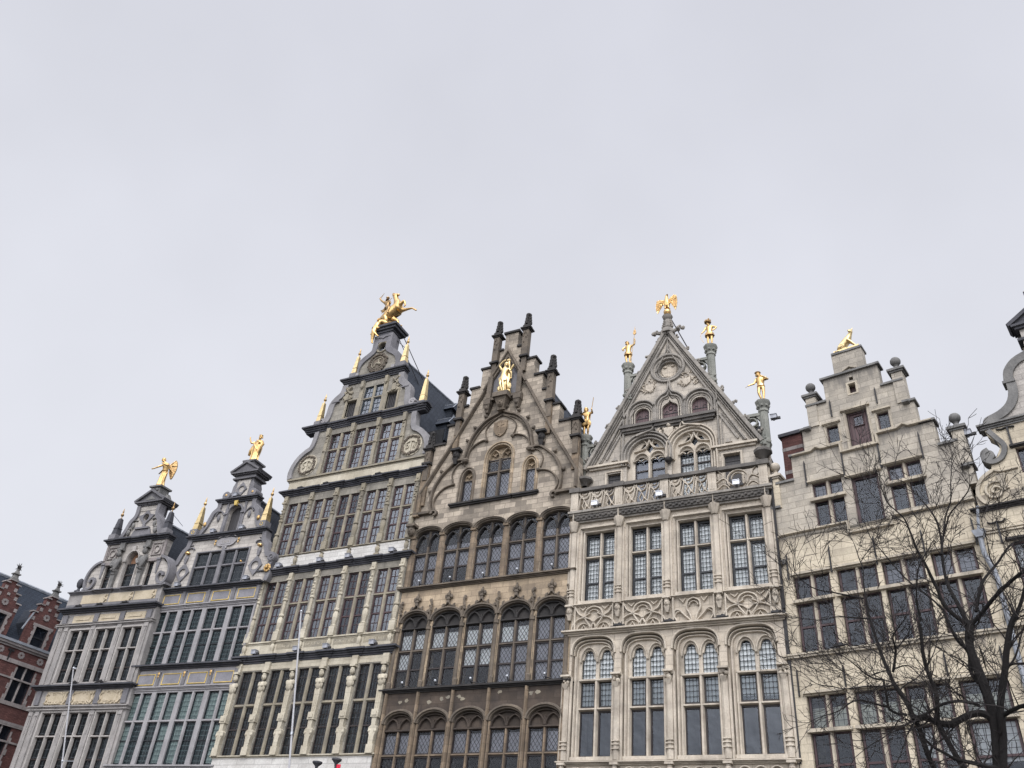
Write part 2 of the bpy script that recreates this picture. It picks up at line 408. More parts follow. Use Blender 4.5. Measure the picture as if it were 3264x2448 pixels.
def wood(name, c, plank=.12):
    m, t, b = newmat(name); tc, u, v = uvw(t)
    cb = N(t, 'ShaderNodeCombineXYZ'); LK(t, u, cb.inputs[0]); LK(t, v, cb.inputs[1])
    bk = N(t, 'ShaderNodeTexBrick', offset=0., inp={'Scale': 1.0, 'Mortar Size': .01, 'Brick Width': plank, 'Row Height': 9.0}); LK(t, cb.outputs[0], bk.inputs['Vector'])
    bk.inputs['Color1'].default_value = rgb(tuple(x*1.25 for x in c)); bk.inputs['Color2'].default_value = rgb(tuple(x*.75 for x in c)); bk.inputs['Mortar'].default_value = rgb(tuple(x*.2 for x in c))
    LK(t, bk.outputs['Color'], b.inputs['Base Color']); b.inputs['Roughness'].default_value = .6; return m

M = {}
M['ochre'] = stone('weathered_ochre_stone', (.285, .265, .225), (.19, .178, .155), (.075, .065, .05), .35, .6, (.75, .34), .28, .16, .35, seed=1)
M['ochre_trim'] = stone('ochre_trim_stone', (.31, .275, .205), (.205, .187, .155), (.09, .075, .05), .45, 1.1, None, streak=.5, seed=2)
M['cream_band'] = stone('cream_band_stone', (.50, .46, .37), (.40, .36, .28), (.16, .13, .09), .35, .9, (1.1, .5), .2, .1, .3, seed=3)
M['white_band'] = stone('white_band_stone', (.56, .55, .52), (.47, .455, .43), (.2, .18, .15), .3, .8, (1.0, .24), .3, .1, .25, seed=4)
M['blue_dark'] = stone('dark_bluestone', (.085, .085, .095), (.05, .052, .06), (.025, .026, .03), .4, 1.2, None, streak=.4, seed=5)
M['blue_mid'] = stone('grey_bluestone', (.20, .195, .205), (.145, .142, .152), (.06, .06, .065), .35, 1.0, None, streak=.35, seed=6)
M['blue_light'] = stone('light_bluestone', (.325, .315, .32), (.25, .24, .245), (.1, .1, .105), .35, .8, None, streak=.4, seed=7)
M['taupe'] = stone('taupe_bluestone', (.335, .315, .30), (.25, .238, .23), (.1, .095, .09), .4, .8, None, streak=.4, seed=33)
M['taupe_light'] = stone('pale_taupe_frame_stone', (.43, .405, .38), (.34, .32, .30), (.12, .11, .1), .4, .9, None, streak=.4, seed=34)
M['scroll_grey'] = stone('grey_scroll_stone', (.26, .252, .255), (.19, .185, .19), (.08, .078, .08), .4, 1.0, None, streak=.4, seed=37)
M['cap_grey'] = stone('grey_pediment_stone', (.15, .147, .155), (.10, .098, .105), (.045, .045, .048), .4, 1.2, None, streak=.4, seed=35)
M['pale_gable'] = stone('pale_gable_ashlar', (.47, .425, .36), (.36, .325, .28), (.13, .12, .108), .5, .7, (.5, .27), .3, .1, .45, seed=36)
M['pale_block'] = stone('pale_gable_stone', (.46, .43, .39), (.35, .325, .30), (.14, .13, .12), .35, .7, (.62, .22), .3, .18, .3, seed=8)
M['panel_cream'] = stone('cream_panel_stone', (.52, .45, .34), (.44, .375, .27), (.22, .17, .1), .35, 1.3, None, streak=.35, seed=9)
M['panel_grey'] = stone('blue_grey_panel', (.25, .245, .262), (.195, .192, .21), (.1, .1, .11), .4, 1.1, None, streak=.3, seed=10)
M['sand'] = stone('brown_sandstone', (.41, .325, .225), (.31, .245, .175), (.09, .075, .06), .5, .5, (.62, .27), .3, .3, .35, patch=((.13, .105, .085), -.35, .8), seed=11)
M['sand_grey'] = stone('grey_brown_stone', (.40, .345, .275), (.28, .24, .195), (.07, .062, .055), .55, .6, (.55, .26), .4, .4, .35, patch=((.13, .115, .10), -.3, .7), seed=12)
M['sand_trim'] = stone('dark_sandstone_trim', (.17, .14, .108), (.10, .085, .07), (.04, .035, .03), .6, 1.0, None, streak=.5, seed=13)
M['sand_pier'] = stone('sandstone_pier', (.235, .18, .125), (.15, .118, .088), (.06, .05, .04), .5, 1.6, (.5, .32), .3, .3, .4, seed=14)
M['brown_dark'] = stone('sooty_brown_stone', (.085, .066, .052), (.05, .041, .036), (.025, .022, .02), .5, .9, (.8, .33), .25, .25, .35, patch=((.36, .28, .185), -.86, .9), seed=15)
M['soot'] = stone('sooty_stone', (.05, .046, .044), (.03, .029, .029), (.015, .015, .015), .4, 1.5, None, seed=16)
M['pale'] = stone('pale_gothic_stone', (.53, .47, .385), (.43, .375, .305), (.13, .115, .1), .42, .6, (.58, .36), .3, .09, .42, seed=17)
M['pale_trim'] = stone('pale_gothic_trim', (.53, .475, .395), (.39, .342, .28), (.12, .108, .095), .5, 1.0, None, streak=.55, seed=18)
M['pale_grey'] = stone('weathered_gothic_stone', (.315, .29, .255), (.215, .20, .18), (.085, .08, .075), .55, .8, (.5, .4), .25, .1, .5, seed=19)
M['pale_dark'] = stone('gothic_stone_black_crust', (.15, .138, .125), (.09, .085, .08), (.035, .034, .034), .5, 1.0, None, seed=20)
M['green_grey'] = stone('lichen_grey_stone', (.265, .265, .235), (.18, .185, .165), (.08, .08, .075), .5, 1.2, None, seed=21)
M['limestone'] = stone('cream_limestone', (.55, .485, .37), (.46, .40, .305), (.16, .14, .12), .4, .45, (.68, .25), .26, .13, .35, patch=((.31, .25, .185), -.72, .6), seed=22, drips=((16.35, .9), (11.8, .8)))
M['limestone_grey'] = stone('grey_weathered_limestone', (.44, .395, .325), (.33, .30, .255), (.14, .13, .118), .5, .6, (.62, .25), .3, .2, .4, patch=((.22, .2, .175), -.5, .7), seed=23, drips=((19.7, .8), (22.85, 1.2)))
M['lime_trim'] = stone('limestone_trim', (.48, .425, .335), (.35, .31, .25), (.1, .09, .08), .5, 1.1, None, streak=.6, seed=24)
M['stone_cap'] = stone('grey_capstone', (.21, .205, .195), (.13, .128, .125), (.05, .05, .05), .5, 1.3, None, seed=25)
M['brick'] = stone('red_brick', (.13, .06, .053), (.09, .042, .039), (.05, .03, .03), .35, .9, (.21, .065), .3, .4, .2, seed=26)
M['quoin'] = stone('pale_quoin_stone', (.28, .25, .24), (.21, .19, .185), (.1, .09, .085), .4, 1.0, (.5, .3), .3, .15, .3, seed=27)
M['slate'] = slate('blue_grey_slate', (.040, .047, .060), (.026, .031, .041))
M['slate_dark'] = slate('dark_slate', (.032, .037, .047), (.021, .025, .033))
M['slate_long'] = slate('slate_of_brick_house', (.024, .031, .043), (.017, .022, .032), ax=0)
M['gold'] = gold('gilded_bronze'); M['gold_obelisk'] = gold('gilded_lead', (.74, .58, .31), .45, .15, 4)
M['gold_dark'] = gold('tarnished_gilding', (.40, .26, .12), .4, .6, 12)
M['gold_line'] = plain('gilded_line', (.55, .40, .12), .5, .3)
M['frame_dark'] = plain('dark_brown_window_frame', (.024, .018, .017), .5)
M['frame_black'] = plain('black_window_frame', (.018, .02, .024), .45)
M['frame_blue'] = plain('blue_black_muntin', (.02, .03, .042), .45)
M['frame_plum'] = plain('purple_brown_frame', (.05, .028, .03), .5)
M['steel'] = plain('light_grey_metal', (.42, .44, .47), .45, .5)
M['lamp_grey'] = plain('grey_lamp_housing', (.27, .28, .31), .5)
M['lamp_white'] = plain('white_lamp_housing', (.72, .74, .78), .4, 0, .08)
M['iron'] = plain('black_iron', (.015, .014, .015), .55)
M['white_paint'] = plain('white_painted_pole', (.50, .50, .52), .4, 0, .06)
M['wood_purple'] = wood('purple_brown_planks', (.075, .04, .042), .13)
M['wood_dark'] = wood('dark_planks', (.03, .028, .03), .14)
M['zinc'] = plain('zinc', (.20, .215, .24), .6, .1)
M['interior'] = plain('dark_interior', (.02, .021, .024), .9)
M['curtain'] = plain('white_net_curtain', (.84, .85, .85), .9, 0, .08, 6)
M['curtain_grey'] = plain('grey_lilac_blind', (.34, .335, .375), .9, 0, .15, 2.5)
M['blind_green'] = plain('pale_green_blind', (.46, .58, .54), .9, 0, .15, 2.5)
M['blind_cream'] = plain('cream_blind', (.70, .71, .6), .9, 0, .15, 2.5)
M['ply'] = plain('brown_board', (.24, .13, .075), .8)
M['g_clear'] = glass('sky_reflecting_window_glass', ior=2.6, clear=.6, tint=(.03, .036, .042), wav=.2)
M['g_dark'] = glass('dark_leaded_glass', 'grid', .30, .012, tint=(.02, .026, .03), ior=1.5, clear=.6, aspect=1.25)
M['g_teal'] = glass('small_leaded_teal_glass', 'grid', .17, .012, tint=(.02, .038, .042), ior=1.45, clear=.8, leadcol=(.035, .055, .06), aspect=1.3)
M['g_diamond'] = glass('diamond_leaded_glass', 'diamond', .17, .013, tint=(.05, .055, .065), ior=1.5, clear=.96, leadcol=(.022, .022, .025), aspect=1.45)
M['g_crown'] = glass('round_quarry_glass', 'oct', .135, .019, tint=(.06, .07, .075), ior=1.33, clear=1.0, leadcol=(.022, .03, .034), aspect=1.45)
M['g_plain'] = glass('plain_old_glass', ior=1.75, clear=.7, tint=(.022, .028, .04), wav=.2, pane=(.7, .5))
M['g_lead'] = glass('leaded_grey_glass', 'grid', .19, .008, tint=(.03, .036, .048), ior=1.65, clear=.8, leadcol=(.02, .024, .03), aspect=1.0, wav=.15, pane=(.6, .7))

# ---------------------------------------------------------------- building helpers
class Bld:
    def __init__(s, name, label, ox, oy, az, tilt=0.0, cat='building'):
        s.mw = frame(ox, oy, az, tilt); s.r = empty(name, label, cat, mat=s.mw)
    def add(s, name, mb, mat, parent=None, label=None, smooth=True):
        ps = mb.pieces() if name not in ('frame', 'wall', 'pane', 'gable_wall') else [mb]
        os_ = [p.build(name, M[mat] if isinstance(mat, str) else mat, parent or s.r, label, smooth) for p in ps]
        return os_[0]
    def world(s, u, v, w): return s.mw @ Vector(P3(u, v, w))
    def at(s, u, v, w): return s.mw @ Matrix.Translation(Vector(P3(u, v, w)))   # frame for a thing that stands at (u, v, w)
def window(b, u0, u1, v0, v1, mull=(), trans=(), mw=.16, tw=.13, wf=-.02, wb=-.3, st='ochre_trim', fr='frame_dark', gl='g_clear',
           fw=.055, wg=-.24, grid=None, split=(), blind=None, mun=None, mt=.022, stone_on=True, name='window', label=None, sash=.07, parent=None, dv=None):
    if b.r.name != 'pale_gothic_house': wf, wb, wg, fw = wf*.4, wb*.62, wg*.52, fw*.85
    """one window: stone mullions and transoms, timber frames (with bars), the glass, and a blind where one hangs"""
    if stone_on and (mull or trans):
        k = MB()
        for m in mull: k.vbar(m, v0, v1, mw, wb, wf)
        for t in trans:
            e = [u0]+[x for m in mull for x in (m-mw*.3, m+mw*.3)]+[u1]
            for i in range(0, len(e), 2): k.hbar(t, e[i], e[i+1], tw, wb+.012, wf-.012)
        root = b.add(name, k, st, parent, label); fpar = root
    else: root = None; fpar = parent or b.r
    us = [u0]+[x for m in mull for x in (m-mw*.42, m+mw*.42)]+[u1]; vs = [v0]+[x for t in trans for x in (t-tw*.42, t+tw*.42)]+[v1]
    f = MB(); d0, d1 = wg-.035, wg+.04
    for i in range(0, len(us), 2):
        for j in range(0, len(vs), 2):
            a, c, p, q = us[i], us[i+1], vs[j], vs[j+1]
            f.box(a, a+fw, p, q, d0, d1); f.box(c-fw, c, p, q, d0, d1); f.box(a+fw, c-fw, p, p+fw, d0, d1); f.box(a+fw, c-fw, q-fw, q, d0, d1)
            for s_ in split:
                if p+.2 < s_ < q-.2: f.box(a+fw, c-fw, s_-sash/2, s_+sash/2, d0, d1+.004)
            if grid:
                nx = grid[0]; ny = grid[1] if j == 0 else grid[2] if len(grid) > 2 else grid[1]
                for x in range(1, nx): uu = a+fw+(c-a-2*fw)*x/nx; f.box(uu-mt/2, uu+mt/2, p+fw, q-fw, wg-.012, wg+.016)
                for y in range(1, ny): vv = p+fw+(q-p-2*fw)*y/ny; f.box(a+fw, c-fw, vv-mt/2, vv+mt/2, wg-.014, wg+.019)
    if root is None:
        root = b.add(name, f, fr, fpar, label); fo = root
    else: fo = b.add('frame', f, fr, root)
    g = MB(); g.add([P3(u0+.01, v0+.01, wg), P3(u1-.01, v0+.01, wg), P3(u1-.01, v1-.01, wg), P3(u0+.01, v1-.01, wg)], [(0,1,2,3)])
    b.add('pane', g, gl, root)
    if blind:
        for (bm_, bu0, bu1, bv0, bv1) in blind:
            k = MB(); n = max(4, int((bu1-bu0)/.09)); ww = wg-.07
            pts = []; 
            for i in range(n+1):
                uu = bu0+(bu1-bu0)*i/n; dd = ww+.018*math.sin(i*2.3+bu0*7)
                pts += [P3(uu, bv0, dd), P3(uu, bv1, dd)]
            k.add(pts, [(2*i, 2*i+2, 2*i+3, 2*i+1) for i in range(n)]); b.add('blind', k, bm_, root)
    return root
def body(b, u0, u1, eave, ridge, uc, depth=12.0, side='blue_mid', roof='slate', ridge_back=None, wfront=-.45, inner=True, inner_top=None, hip=False, over=.15):
    k = MB(); k.box(u0, u0+.3, 0, eave, -depth, wfront); k.box(u1-.3, u1, 0, eave, -depth, wfront); k.box(u0+.3, u1-.3, 0, eave, -depth, -depth+.3); b.add('side_wall', k, side)
    rb = ridge_back if ridge_back is not None else ridge
    k = MB(); w0, w1 = wfront-.02, -depth-.1
    for sgn, ue in ((-1, u0-over), (1, u1+over)):
        a = (ue, eave-.02); t = .12
        k.add([P3(ue, eave, w0), P3(uc, ridge, w0), P3(uc, rb, w1), P3(ue, eave, w1), P3(ue, eave-t, w0), P3(uc, ridge-t, w0), P3(uc, rb-t, w1), P3(ue, eave-t, w1)],
              [(0,1,2,3),(4,5,6,7),(0,1,5,4),(1,2,6,5),(2,3,7,6),(3,0,4,7)])
    ro = b.add('roof', k, roof)
    k = MB(); k.tube([(uc, ridge+.03, w0), (uc, rb+.03, w1)], .09, 6); b.add('ridge_cap', k, 'zinc', ro)
    k = MB(); k.add([P3(u0+.3, eave, w1+.4), P3(u1-.3, eave, w1+.4), P3(uc, rb-.3, w1+.4)], [(0,1,2)]); b.add('back_gable', k, side)
    if inner:
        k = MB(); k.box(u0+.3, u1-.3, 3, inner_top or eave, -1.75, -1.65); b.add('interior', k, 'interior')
def spotlight(b, u, v, w, label, group, kind='box', mat='lamp_grey', aim=1):
    root = empty('floodlight', label, 'floodlight', group, b.at(u, v, w))
    if kind == 'box':
        k = MB(); k.box(-.13, .13, .08, .26, -.02, .18); k.box(-.145, .145, .26, .285, -.04, .2); h = k.build('lamp_housing', M[mat], root)
        g = MB(); g.box(-.11, .11, .1, .24, -.035, -.022); g.build('lens', M['g_plain'], root)
        k = MB(); k.box(-.04, .04, 0, .08, .06, .12); k.box(.13, .27, .06, .16, .02, .1); k.build('bracket', M['iron'], root)
    elif kind == 'ball':
        k = MB(); k.ball(0, .19, .14, .06, n=8); k.build('lamp_housing', M['steel'], root)
        k = MB(); k.tube([(0, 0, 0), (0, .1, .06), (0, .16, .1)], .02, 5); k.tube([(.0, .06, .03), (.16, .05, .08), (.26, .03, .02)], .022, 5); k.build('bracket', M['iron'], root)
    else:
        k = MB(); k.box(-.16, .16, .04, .11, 0, .16); k.ball(.05, .12, .08, .07, .05); k.build('lamp_housing', M['iron'], root)
        k = MB(); k.tube([(-.3, .02, .1), (.28, .05, .12)], .03, 5); k.build('bracket', M['iron'], root)
    return root
def obelisk(b, u, v0, v1, w, a0=.2, a1=.1, mat='gold_obelisk', base='blue_mid', tip='gold', bh=.3):
    k = MB(); k.box(u-a0*1.25, u+a0*1.25, v0-bh, v0, w-a0*1.2, w+a0*1.2); k.box(u-a0*1.02, u+a0*1.02, v0-.001, v0+.05, w-a0, w+a0); ro = b.add('obelisk', k, base)
    k = MB(); k.frustum(u, w, v0+.05, v1, a0*.93, a1); k.frustum(u, w, v1, v1+a1*.8, a1, .02); k.frustum(u, w, v0+.42, v0+.445, a0*.9, a0*.89); b.add('shaft', k, mat, ro, smooth=False)
    k = MB(); k.lathe(u, w, [(.03, v1+a1*.7), (.03, v1+a1*.7+.1), (.085, v1+a1*.7+.15), (.095, v1+a1*.7+.21), (.05, v1+a1*.7+.28), (.03, v1+a1*.7+.33), (.05, v1+a1*.7+.37), (.006, v1+a1*.7+.62)], 8); b.add('spike', k, tip, ro)
    return ro
def rosette(k, u, v, w, r, n=8):
    k.ball(u, v, w, r*.45, None, r*.4, 8)
    for i in range(n): a = 2*math.pi*i/n; k.ball(u+r*.7*math.cos(a), v+r*.7*math.sin(a), w, r*.33, None, r*.28, 6)
def face(k, u, v, w, r):
    k.ball(u, v, w, r, r*1.2, r*.9, 8); k.ball(u, v-.1*r, w+r*.85, r*.22, r*.35, r*.3, 6)
    for s in (-1, 1): k.ball(u+s*r*.4, v+r*.3, w+r*.72, r*.2, r*.14, r*.16, 6)
    k.ball(u, v-r*.6, w+r*.66, r*.4, r*.16, r*.2, 6); k.ball(u, v+r*.95, w, r*.85, r*.5, r*.8, 8)
def anchor(b, u, v0, v1, label=None, top='bar'):
    k = MB(); k.box(u-.025, u+.025, v0, v1, .02, .07); k.frustum(u, .045, v1, v1+.12, .025, .005); b.add('wall_anchor', k, 'iron')
CO = [(0, .06, .06), (.06, .13, .13), (.13, .2, .22), (.2, .27, .28)]
def cor(v, hgt, proj, n=4):
    return [(v+hgt*i/n, v+hgt*(i+1)/n, proj*(i+1.0)/n*(.85 if i < n-1 else 1)) for i in range(n)]

# ---------------------------------------------------------------- tall ochre house with gilded obelisks and a rider on top
b = Bld('tall_guild_house', 'tallest guild house, ochre mullioned storeys, gilded obelisks and a gilded rider on top', -30.7, 30.1, 0.0)
PC = [.15, 1.9, 3.55, 5.24, 6.94, 8.6]
rows = [(8.98, 12.75, 11.2, (13.12, 13.45)), (14.17, 17.26, 16.01, (17.6, 17.9)), (18.7, 21.75, 20.54, (22.2, 22.5))]
holes = []; wins = []
for r, (v0, v1, tr, c) in enumerate(rows):
    for i in range(5): holes.append(rect(PC[i]+.22, PC[i+1]-.22, v0, v1))
gw = [(2.1, 3.5), (3.8, 5.2), (5.5, 6.9)]
k = MB(); k.plate(rect(0, 8.75, 0, 23.2), holes, -.45, 0); b.add('wall', k, 'ochre')
# coloured stone bands, standing a little proud
k = MB(); k.box(.02, 8.73, 8.2, 8.9, .005, .05); b.add('white_band', k, 'white_band')
k = MB(); k.box(.02, 8.73, 13.46, 14.0, .005, .045); k.box(.02, 8.73, 12.8, 13.1, .004, .02); b.add('cream_band', k, 'cream_band')
k = MB(); k.box(.02, 8.73, 17.92, 18.58, .005, .05); b.add('white_band', k, 'white_band')
k = MB(); k.box(.02, 8.73, 22.52, 23.08, .005, .05); b.add('cream_band', k, 'cream_band')
for v, h, p, m in ((8.9, .1, .13, 'cream_band'), (14.02, .13, .1, 'cream_band'), (18.58, .1, .1, 'ochre_trim'), (23.08, .2, .14, 'ochre_trim')):
    k = MB(); k.cornice(0, 8.75, cor(v, h, p, 2), -.2); b.add('string_course', k, m)
for v0, v1 in ((13.12, 13.45), (17.6, 17.9), (22.2, 22.5)):
    k = MB(); k.cornice(0, 8.75, cor(v0, v1-v0, .24, 4), -.3)
    for i in range(6): k.cornice(PC[i]-.2, PC[i]+.2, cor(v0-.003, v1-v0+.006, .31, 4), -.1)
    k.cornice(0, PC[1]+.2, cor(v0-.005, v1-v0+.01, .27, 4), -.1)
    b.add('cornice', k, 'blue_dark')
for r, (v0, v1, tr, c) in enumerate(rows):
    for i in range(5):
        u0, u1 = PC[i]+.22, PC[i+1]-.22; mid = (u0+u1)/2
        if r == 0: window(b, u0, u1, v0, v1, [mid], [tr], .2, .14, -.03, -.33, 'ochre_trim', 'frame_dark', 'g_dark', grid=(3, 5, 4), split=(10.15,), mt=.018)
        else: window(b, u0, u1, v0, v1, [mid], [tr], .19, .13, -.03, -.33, 'ochre_trim', 'frame_plum', 'g_clear' if (i+r) % 4 else 'g_plain', fw=.075, grid=(2, 4, 3), split=((v0+tr)/2,), mt=.03)
# pilasters: herms below, baluster shafts above
for i, u in enumerate(PC):
    k = MB(); k.box(u-.17, u+.17, 8.98, 9.33, 0, .2); k.prism([(u-.11, 9.33), (u+.11, 9.33), (u+.13, 9.7), (u+.21, 9.85), (u+.2, 10.0), (u+.1, 10.08), (u+.12, 10.4), (u-.12, 10.4), (u-.1, 10.08), (u-.2, 10.0), (u-.21, 9.85), (u-.13, 9.7)], 0, .18)
    for s in (-1, 1): k.ball(u+s*.15, 9.86, .17, .07, None, .06, 7)
    k.box(u-.18, u+.18, 10.4, 10.72, 0, .22); k.box(u-.1, u+.1, 10.47, 10.64, .22, .25)
    k.frustum(u, .04, 10.72, 11.75, .12, .15, .1, .13)
    k.line((u-.05, 10.8), (u-.06, 11.7), .03, .12, .17); k.line((u+.05, 10.8), (u+.06, 11.7), .03, .12, .17)
    k.ball(u, 11.95, .12, .2, .28, .14, 8); k.ball(u-.15, 12.1, .12, .1, .12, .1, 6); k.ball(u+.15, 12.1, .12, .1, .12, .1, 6)
    if i % 2: k.ball(u-.08, 12.0, .22, .07, n=6); k.ball(u+.08, 12.0, .22, .07, n=6)
    face(k, u, 12.42, .13, .125); k.box(u-.14, u+.14, 12.62, 12.72, 0, .22); k.box(u-.16, u+.16, 12.72, 13.12, 0, .14)
    b.add('herm_pilaster', k, 'cream_band')
    for r in (1, 2):
        v0, v1 = rows[r][0], rows[r][3][0]; bt = (13.5 if r == 1 else 17.95)
        k = MB(); k.box(u-.13, u+.13, bt, bt+.12, .04, .16); k.lathe(u, .1, [(.05, bt+.12), (.1, bt+.25), (.12, bt+.38), (.06, bt+.5), (.1, bt+.55)], 8)
        k.box(u-.16, u+.16, v0-.02, v0+.42, 0, .15)
        sh = [(.13, v0+.42), (.15, v0+.47), (.08, v0+.52), (.13, v0+.75), (.15, v0+1.0), (.09, v0+1.15), (.14, v0+1.2), (.14, v0+1.27), (.085, v0+1.32), (.085, v0+1.95), (.13, v0+2.0), (.13, v0+2.06), (.09, v0+2.1), (.095, v0+2.9), (.13, v0+2.96), (.13, v0+3.03)]
        k.lathe(u, .03, sh, 8)
        for q in range(5): k.ball(u+(-1)**q*.03, v0+2.2+q*.14, .13, .07, .06, .05, 6)
        k.box(u-.14, u+.14, v0+3.03, v0+3.12, 0, .19); k.box(u-.12, u+.12, v0+3.12, v1, 0, .13); k.ball(u, v0+3.26, .13, .08, .1, .06, 6)
        b.add('pilaster', k, 'cream_band' if r == 1 else 'ochre_trim')
# broken, hardly legible gilt inscription on the cream band: worn stroke remains only
k = MB(); rn = random.Random(5)
for a, c in ((2.1, 3.4), (3.75, 5.05), (5.45, 6.75), (7.15, 8.4)):
    k.box(a, c, 13.72, 13.98, .045, .052)
pan = b.add('inscription_panel', k, 'ochre_trim')
k = MB()
for a, c in ((2.1, 3.4), (3.75, 5.05), (5.45, 6.75), (7.15, 8.4)):
    x = a+.1
    while x < c-.12:
        hgt = rn.choice((.09, .09, .13, .15)); k.line((x, 13.8), (x+.015, 13.8+hgt), .022, .05, .062)
        if rn.random() < .6: k.line((x, 13.8+rn.choice((0, .05, .09))), (x+.07, 13.8+rn.choice((.02, .06, .09))), .02, .05, .061)
        x += rn.choice((.07, .09, .09, .17))
b.add('inscription', k, 'cream_band', pan)
# first gable storey
go4 = [(0, 23.25), (8.75, 23.25), (8.75, 23.6), (8.62, 24.05), (8.35, 24.55), (7.95, 24.9), (7.6, 25.05), (7.42, 25.3), (7.36, 25.8), (7.36, 26.25), (1.1, 26.25), (1.1, 25.8), (1.02, 25.3), (.85, 25.05), (.55, 24.9), (.2, 24.55), (-.02, 24.05), (-.1, 23.6)]
k = MB(); k.plate(go4, [rect(a, c, 23.33, 25.87) for a, c in gw], -.45, 0); b.add('gable_wall', k, 'ochre')
for s, c0 in ((1, 0), (-1, 8.65)):
    pth = smooth([(c0+s*x, y) for x, y in [(-.02, 23.35), (-.08, 23.7), (.0, 24.15), (.25, 24.6), (.62, 24.93), (.92, 25.1), (1.05, 25.4), (1.1, 25.85), (1.12, 26.2)]], 3)
    k = MB(); k.sweep(pth, [(-.2, -.3), (-.2, .1), (.1, .12), (.1, -.3)] if s < 0 else [(-.1, -.3), (-.1, .12), (.2, .1), (.2, -.3)]); b.add('scroll_edge', k, 'scroll_grey')
    cu = c0+s*.92; k = MB(); k.lathe(0, 0, [(.01, 0)], 3); k = MB()
    k.prism(arc(cu, 24.1, .66, 0, 360, 24)[:-1], 0, .03); md = b.add('medallion', k, 'cream_band')
    k = MB(); rr = random.Random(3)
    for q in range(44):
        a = 2*math.pi*q/44; rad = .52+rr.uniform(-.06, .06); k.ball(cu+rad*math.cos(a), 24.1+rad*math.sin(a), .06, rr.uniform(.05, .085), None, .06, 5)
    b.add('wreath', k, 'sand_trim', md)
    k = MB(); k.box(cu-.035, cu+.035, 23.68, 24.32, .03, .1); k.sweep(smooth([(cu-.34, 24.16), (cu-.2, 24.3), (cu, 24.33), (cu+.2, 24.3), (cu+.34, 24.16)], 3), [(-.03, .03), (-.03, .1), (.03, .1), (.03, .03)])
    # the letters D and W in relief
    k.rib([(cu-.28, 23.9), (cu-.28, 24.14)], .045, .03, .09); k.rib(smooth([(cu-.28, 24.14), (cu-.15, 24.1), (cu-.13, 24.02), (cu-.16, 23.94), (cu-.28, 23.9)], 3), .045, .03, .088)
    k.rib([(cu+.1, 24.13), (cu+.16, 23.9), (cu+.21, 24.05), (cu+.26, 23.9), (cu+.33, 24.13)], .045, .03, .09)
    b.add('emblem', k, 'cream_band', md)
k = MB(); k.cornice(.3, 8.15, cor(26.23, .39, .24, 4), -.35)
for a, c in ((.3, 1.5), (3.5, 5.2), (6.9, 8.15)): k.cornice(a, c, cor(26.228, .395, .3, 4), -.1)
b.add('cornice', k, 'blue_dark')
for j, (a, c) in enumerate(gw):
    window(b, a, c, 23.33, 25.87, [(a+c)/2], [24.85], .19, .13, -.03, -.33, 'ochre_trim', 'frame_plum', 'g_clear', fw=.075, grid=(2, 4, 2), mt=.03)
for u in (1.95, 3.65, 5.35, 7.05):
    k = MB(); k.box(u-.13, u+.13, 23.3, 23.6, 0, .14); k.frustum(u, .04, 23.6, 25.7, .1, .11, .08, .08); k.lathe(u, .05, [(.13, 24.7), (.14, 24.76), (.13, 24.82)], 8)
    k.ball(u, 25.6, .12, .07); k.ball(u, 25.35, .12, .05); k.prism([(u-.1, 25.75), (u, 25.68), (u+.1, 25.75), (u+.12, 26.23), (u-.12, 26.23)], 0, .2); b.add('pilaster', k, 'ochre_trim')
# second gable storey
go5 = smooth([(7.85, 26.62), (7.3, 26.72), (6.98, 27.0), (6.9, 27.5), (6.85, 28.0), (6.6, 28.35), (6.3, 28.6), (6.2, 28.95), (6.2, 29.2)], 3)
gl5 = [(.85+(7.85-x), y) for x, y in go5][::-1]; gl5 = [(8.45-x, y) for x, y in go5][::-1]
k = MB(); k.plate(go5+gl5, [rect(2.68, 3.33, 26.87, 27.96), rect(5.43, 6.08, 26.87, 27.96), rect(3.73, 5.03, 26.85, 28.77)], -.4, -.02); b.add('gable_wall', k, 'ochre')
for pth in (go5, gl5):
    k = MB(); k.sweep(pth, [(-.16, -.3), (-.16, .1), (.22, .08), (.22, -.3)]); b.add('scroll_edge', k, 'scroll_grey')
for s in (-1, 1):
    k = MB(); c0 = 4.225+s*3.05; k.sweep(spiral(c0, 26.92, .22, .05, 0, 1.4*s, 20), [(-.05, -.2), (-.05, .12), (.05, .12), (.05, -.2)]); b.add('volute', k, 'blue_light')
    k = MB(); c1 = 4.225+s*2.38; k.rib(arc(c1, 28.15, .18, 0, 180, 8), .06, 0, .08); k.box(c1-.24, c1+.24, 28.08, 28.15, 0, .12); b.add('shell_niche', k, 'blue_mid')
    k = MB(); c2 = 4.225+s*1.62; rr = random.Random(9+s)
    for q in range(16): k.ball(c2+rr.uniform(-.25, .25), 28.15+rr.uniform(-.1, .85), .04, rr.uniform(.07, .13), None, .08, 6)
    k.rib([(c2-.2, 28.95), (c2+.22, 28.45)], .07, .02, .16); k.rib([(c2+.2, 28.95), (c2-.15, 28.5)], .07, .02, .15); k.box(c2-.13, c2+.13, 28.05, 28.5, .02, .12); b.add('trophy_relief', k, 'ochre_trim')
for a, c in ((2.68, 3.33), (5.43, 6.08)):
    k = MB(); k.rib(rect(a-.08, c+.08, 26.8, 28.04), .16, -.1, .05, True); b.add('window_surround', k, 'ochre_trim')
    k = MB(); k.box(a, c, 26.87, 27.96, -.22, -.18); n = 6
    for q in range(n): uu = a+(c-a)*(q+.5)/n; k.box(uu-.025, uu+.025, 26.9, 27.93, -.18, -.14)
    b.add('louvre_shutter', k, 'wood_dark')
window(b, 3.73, 5.03, 26.85, 28.77, [4.38], [27.95], .18, .13, -.04, -.33, 'ochre_trim', 'frame_blue', 'g_clear', fw=.06, grid=(2, 3, 2), mt=.028)
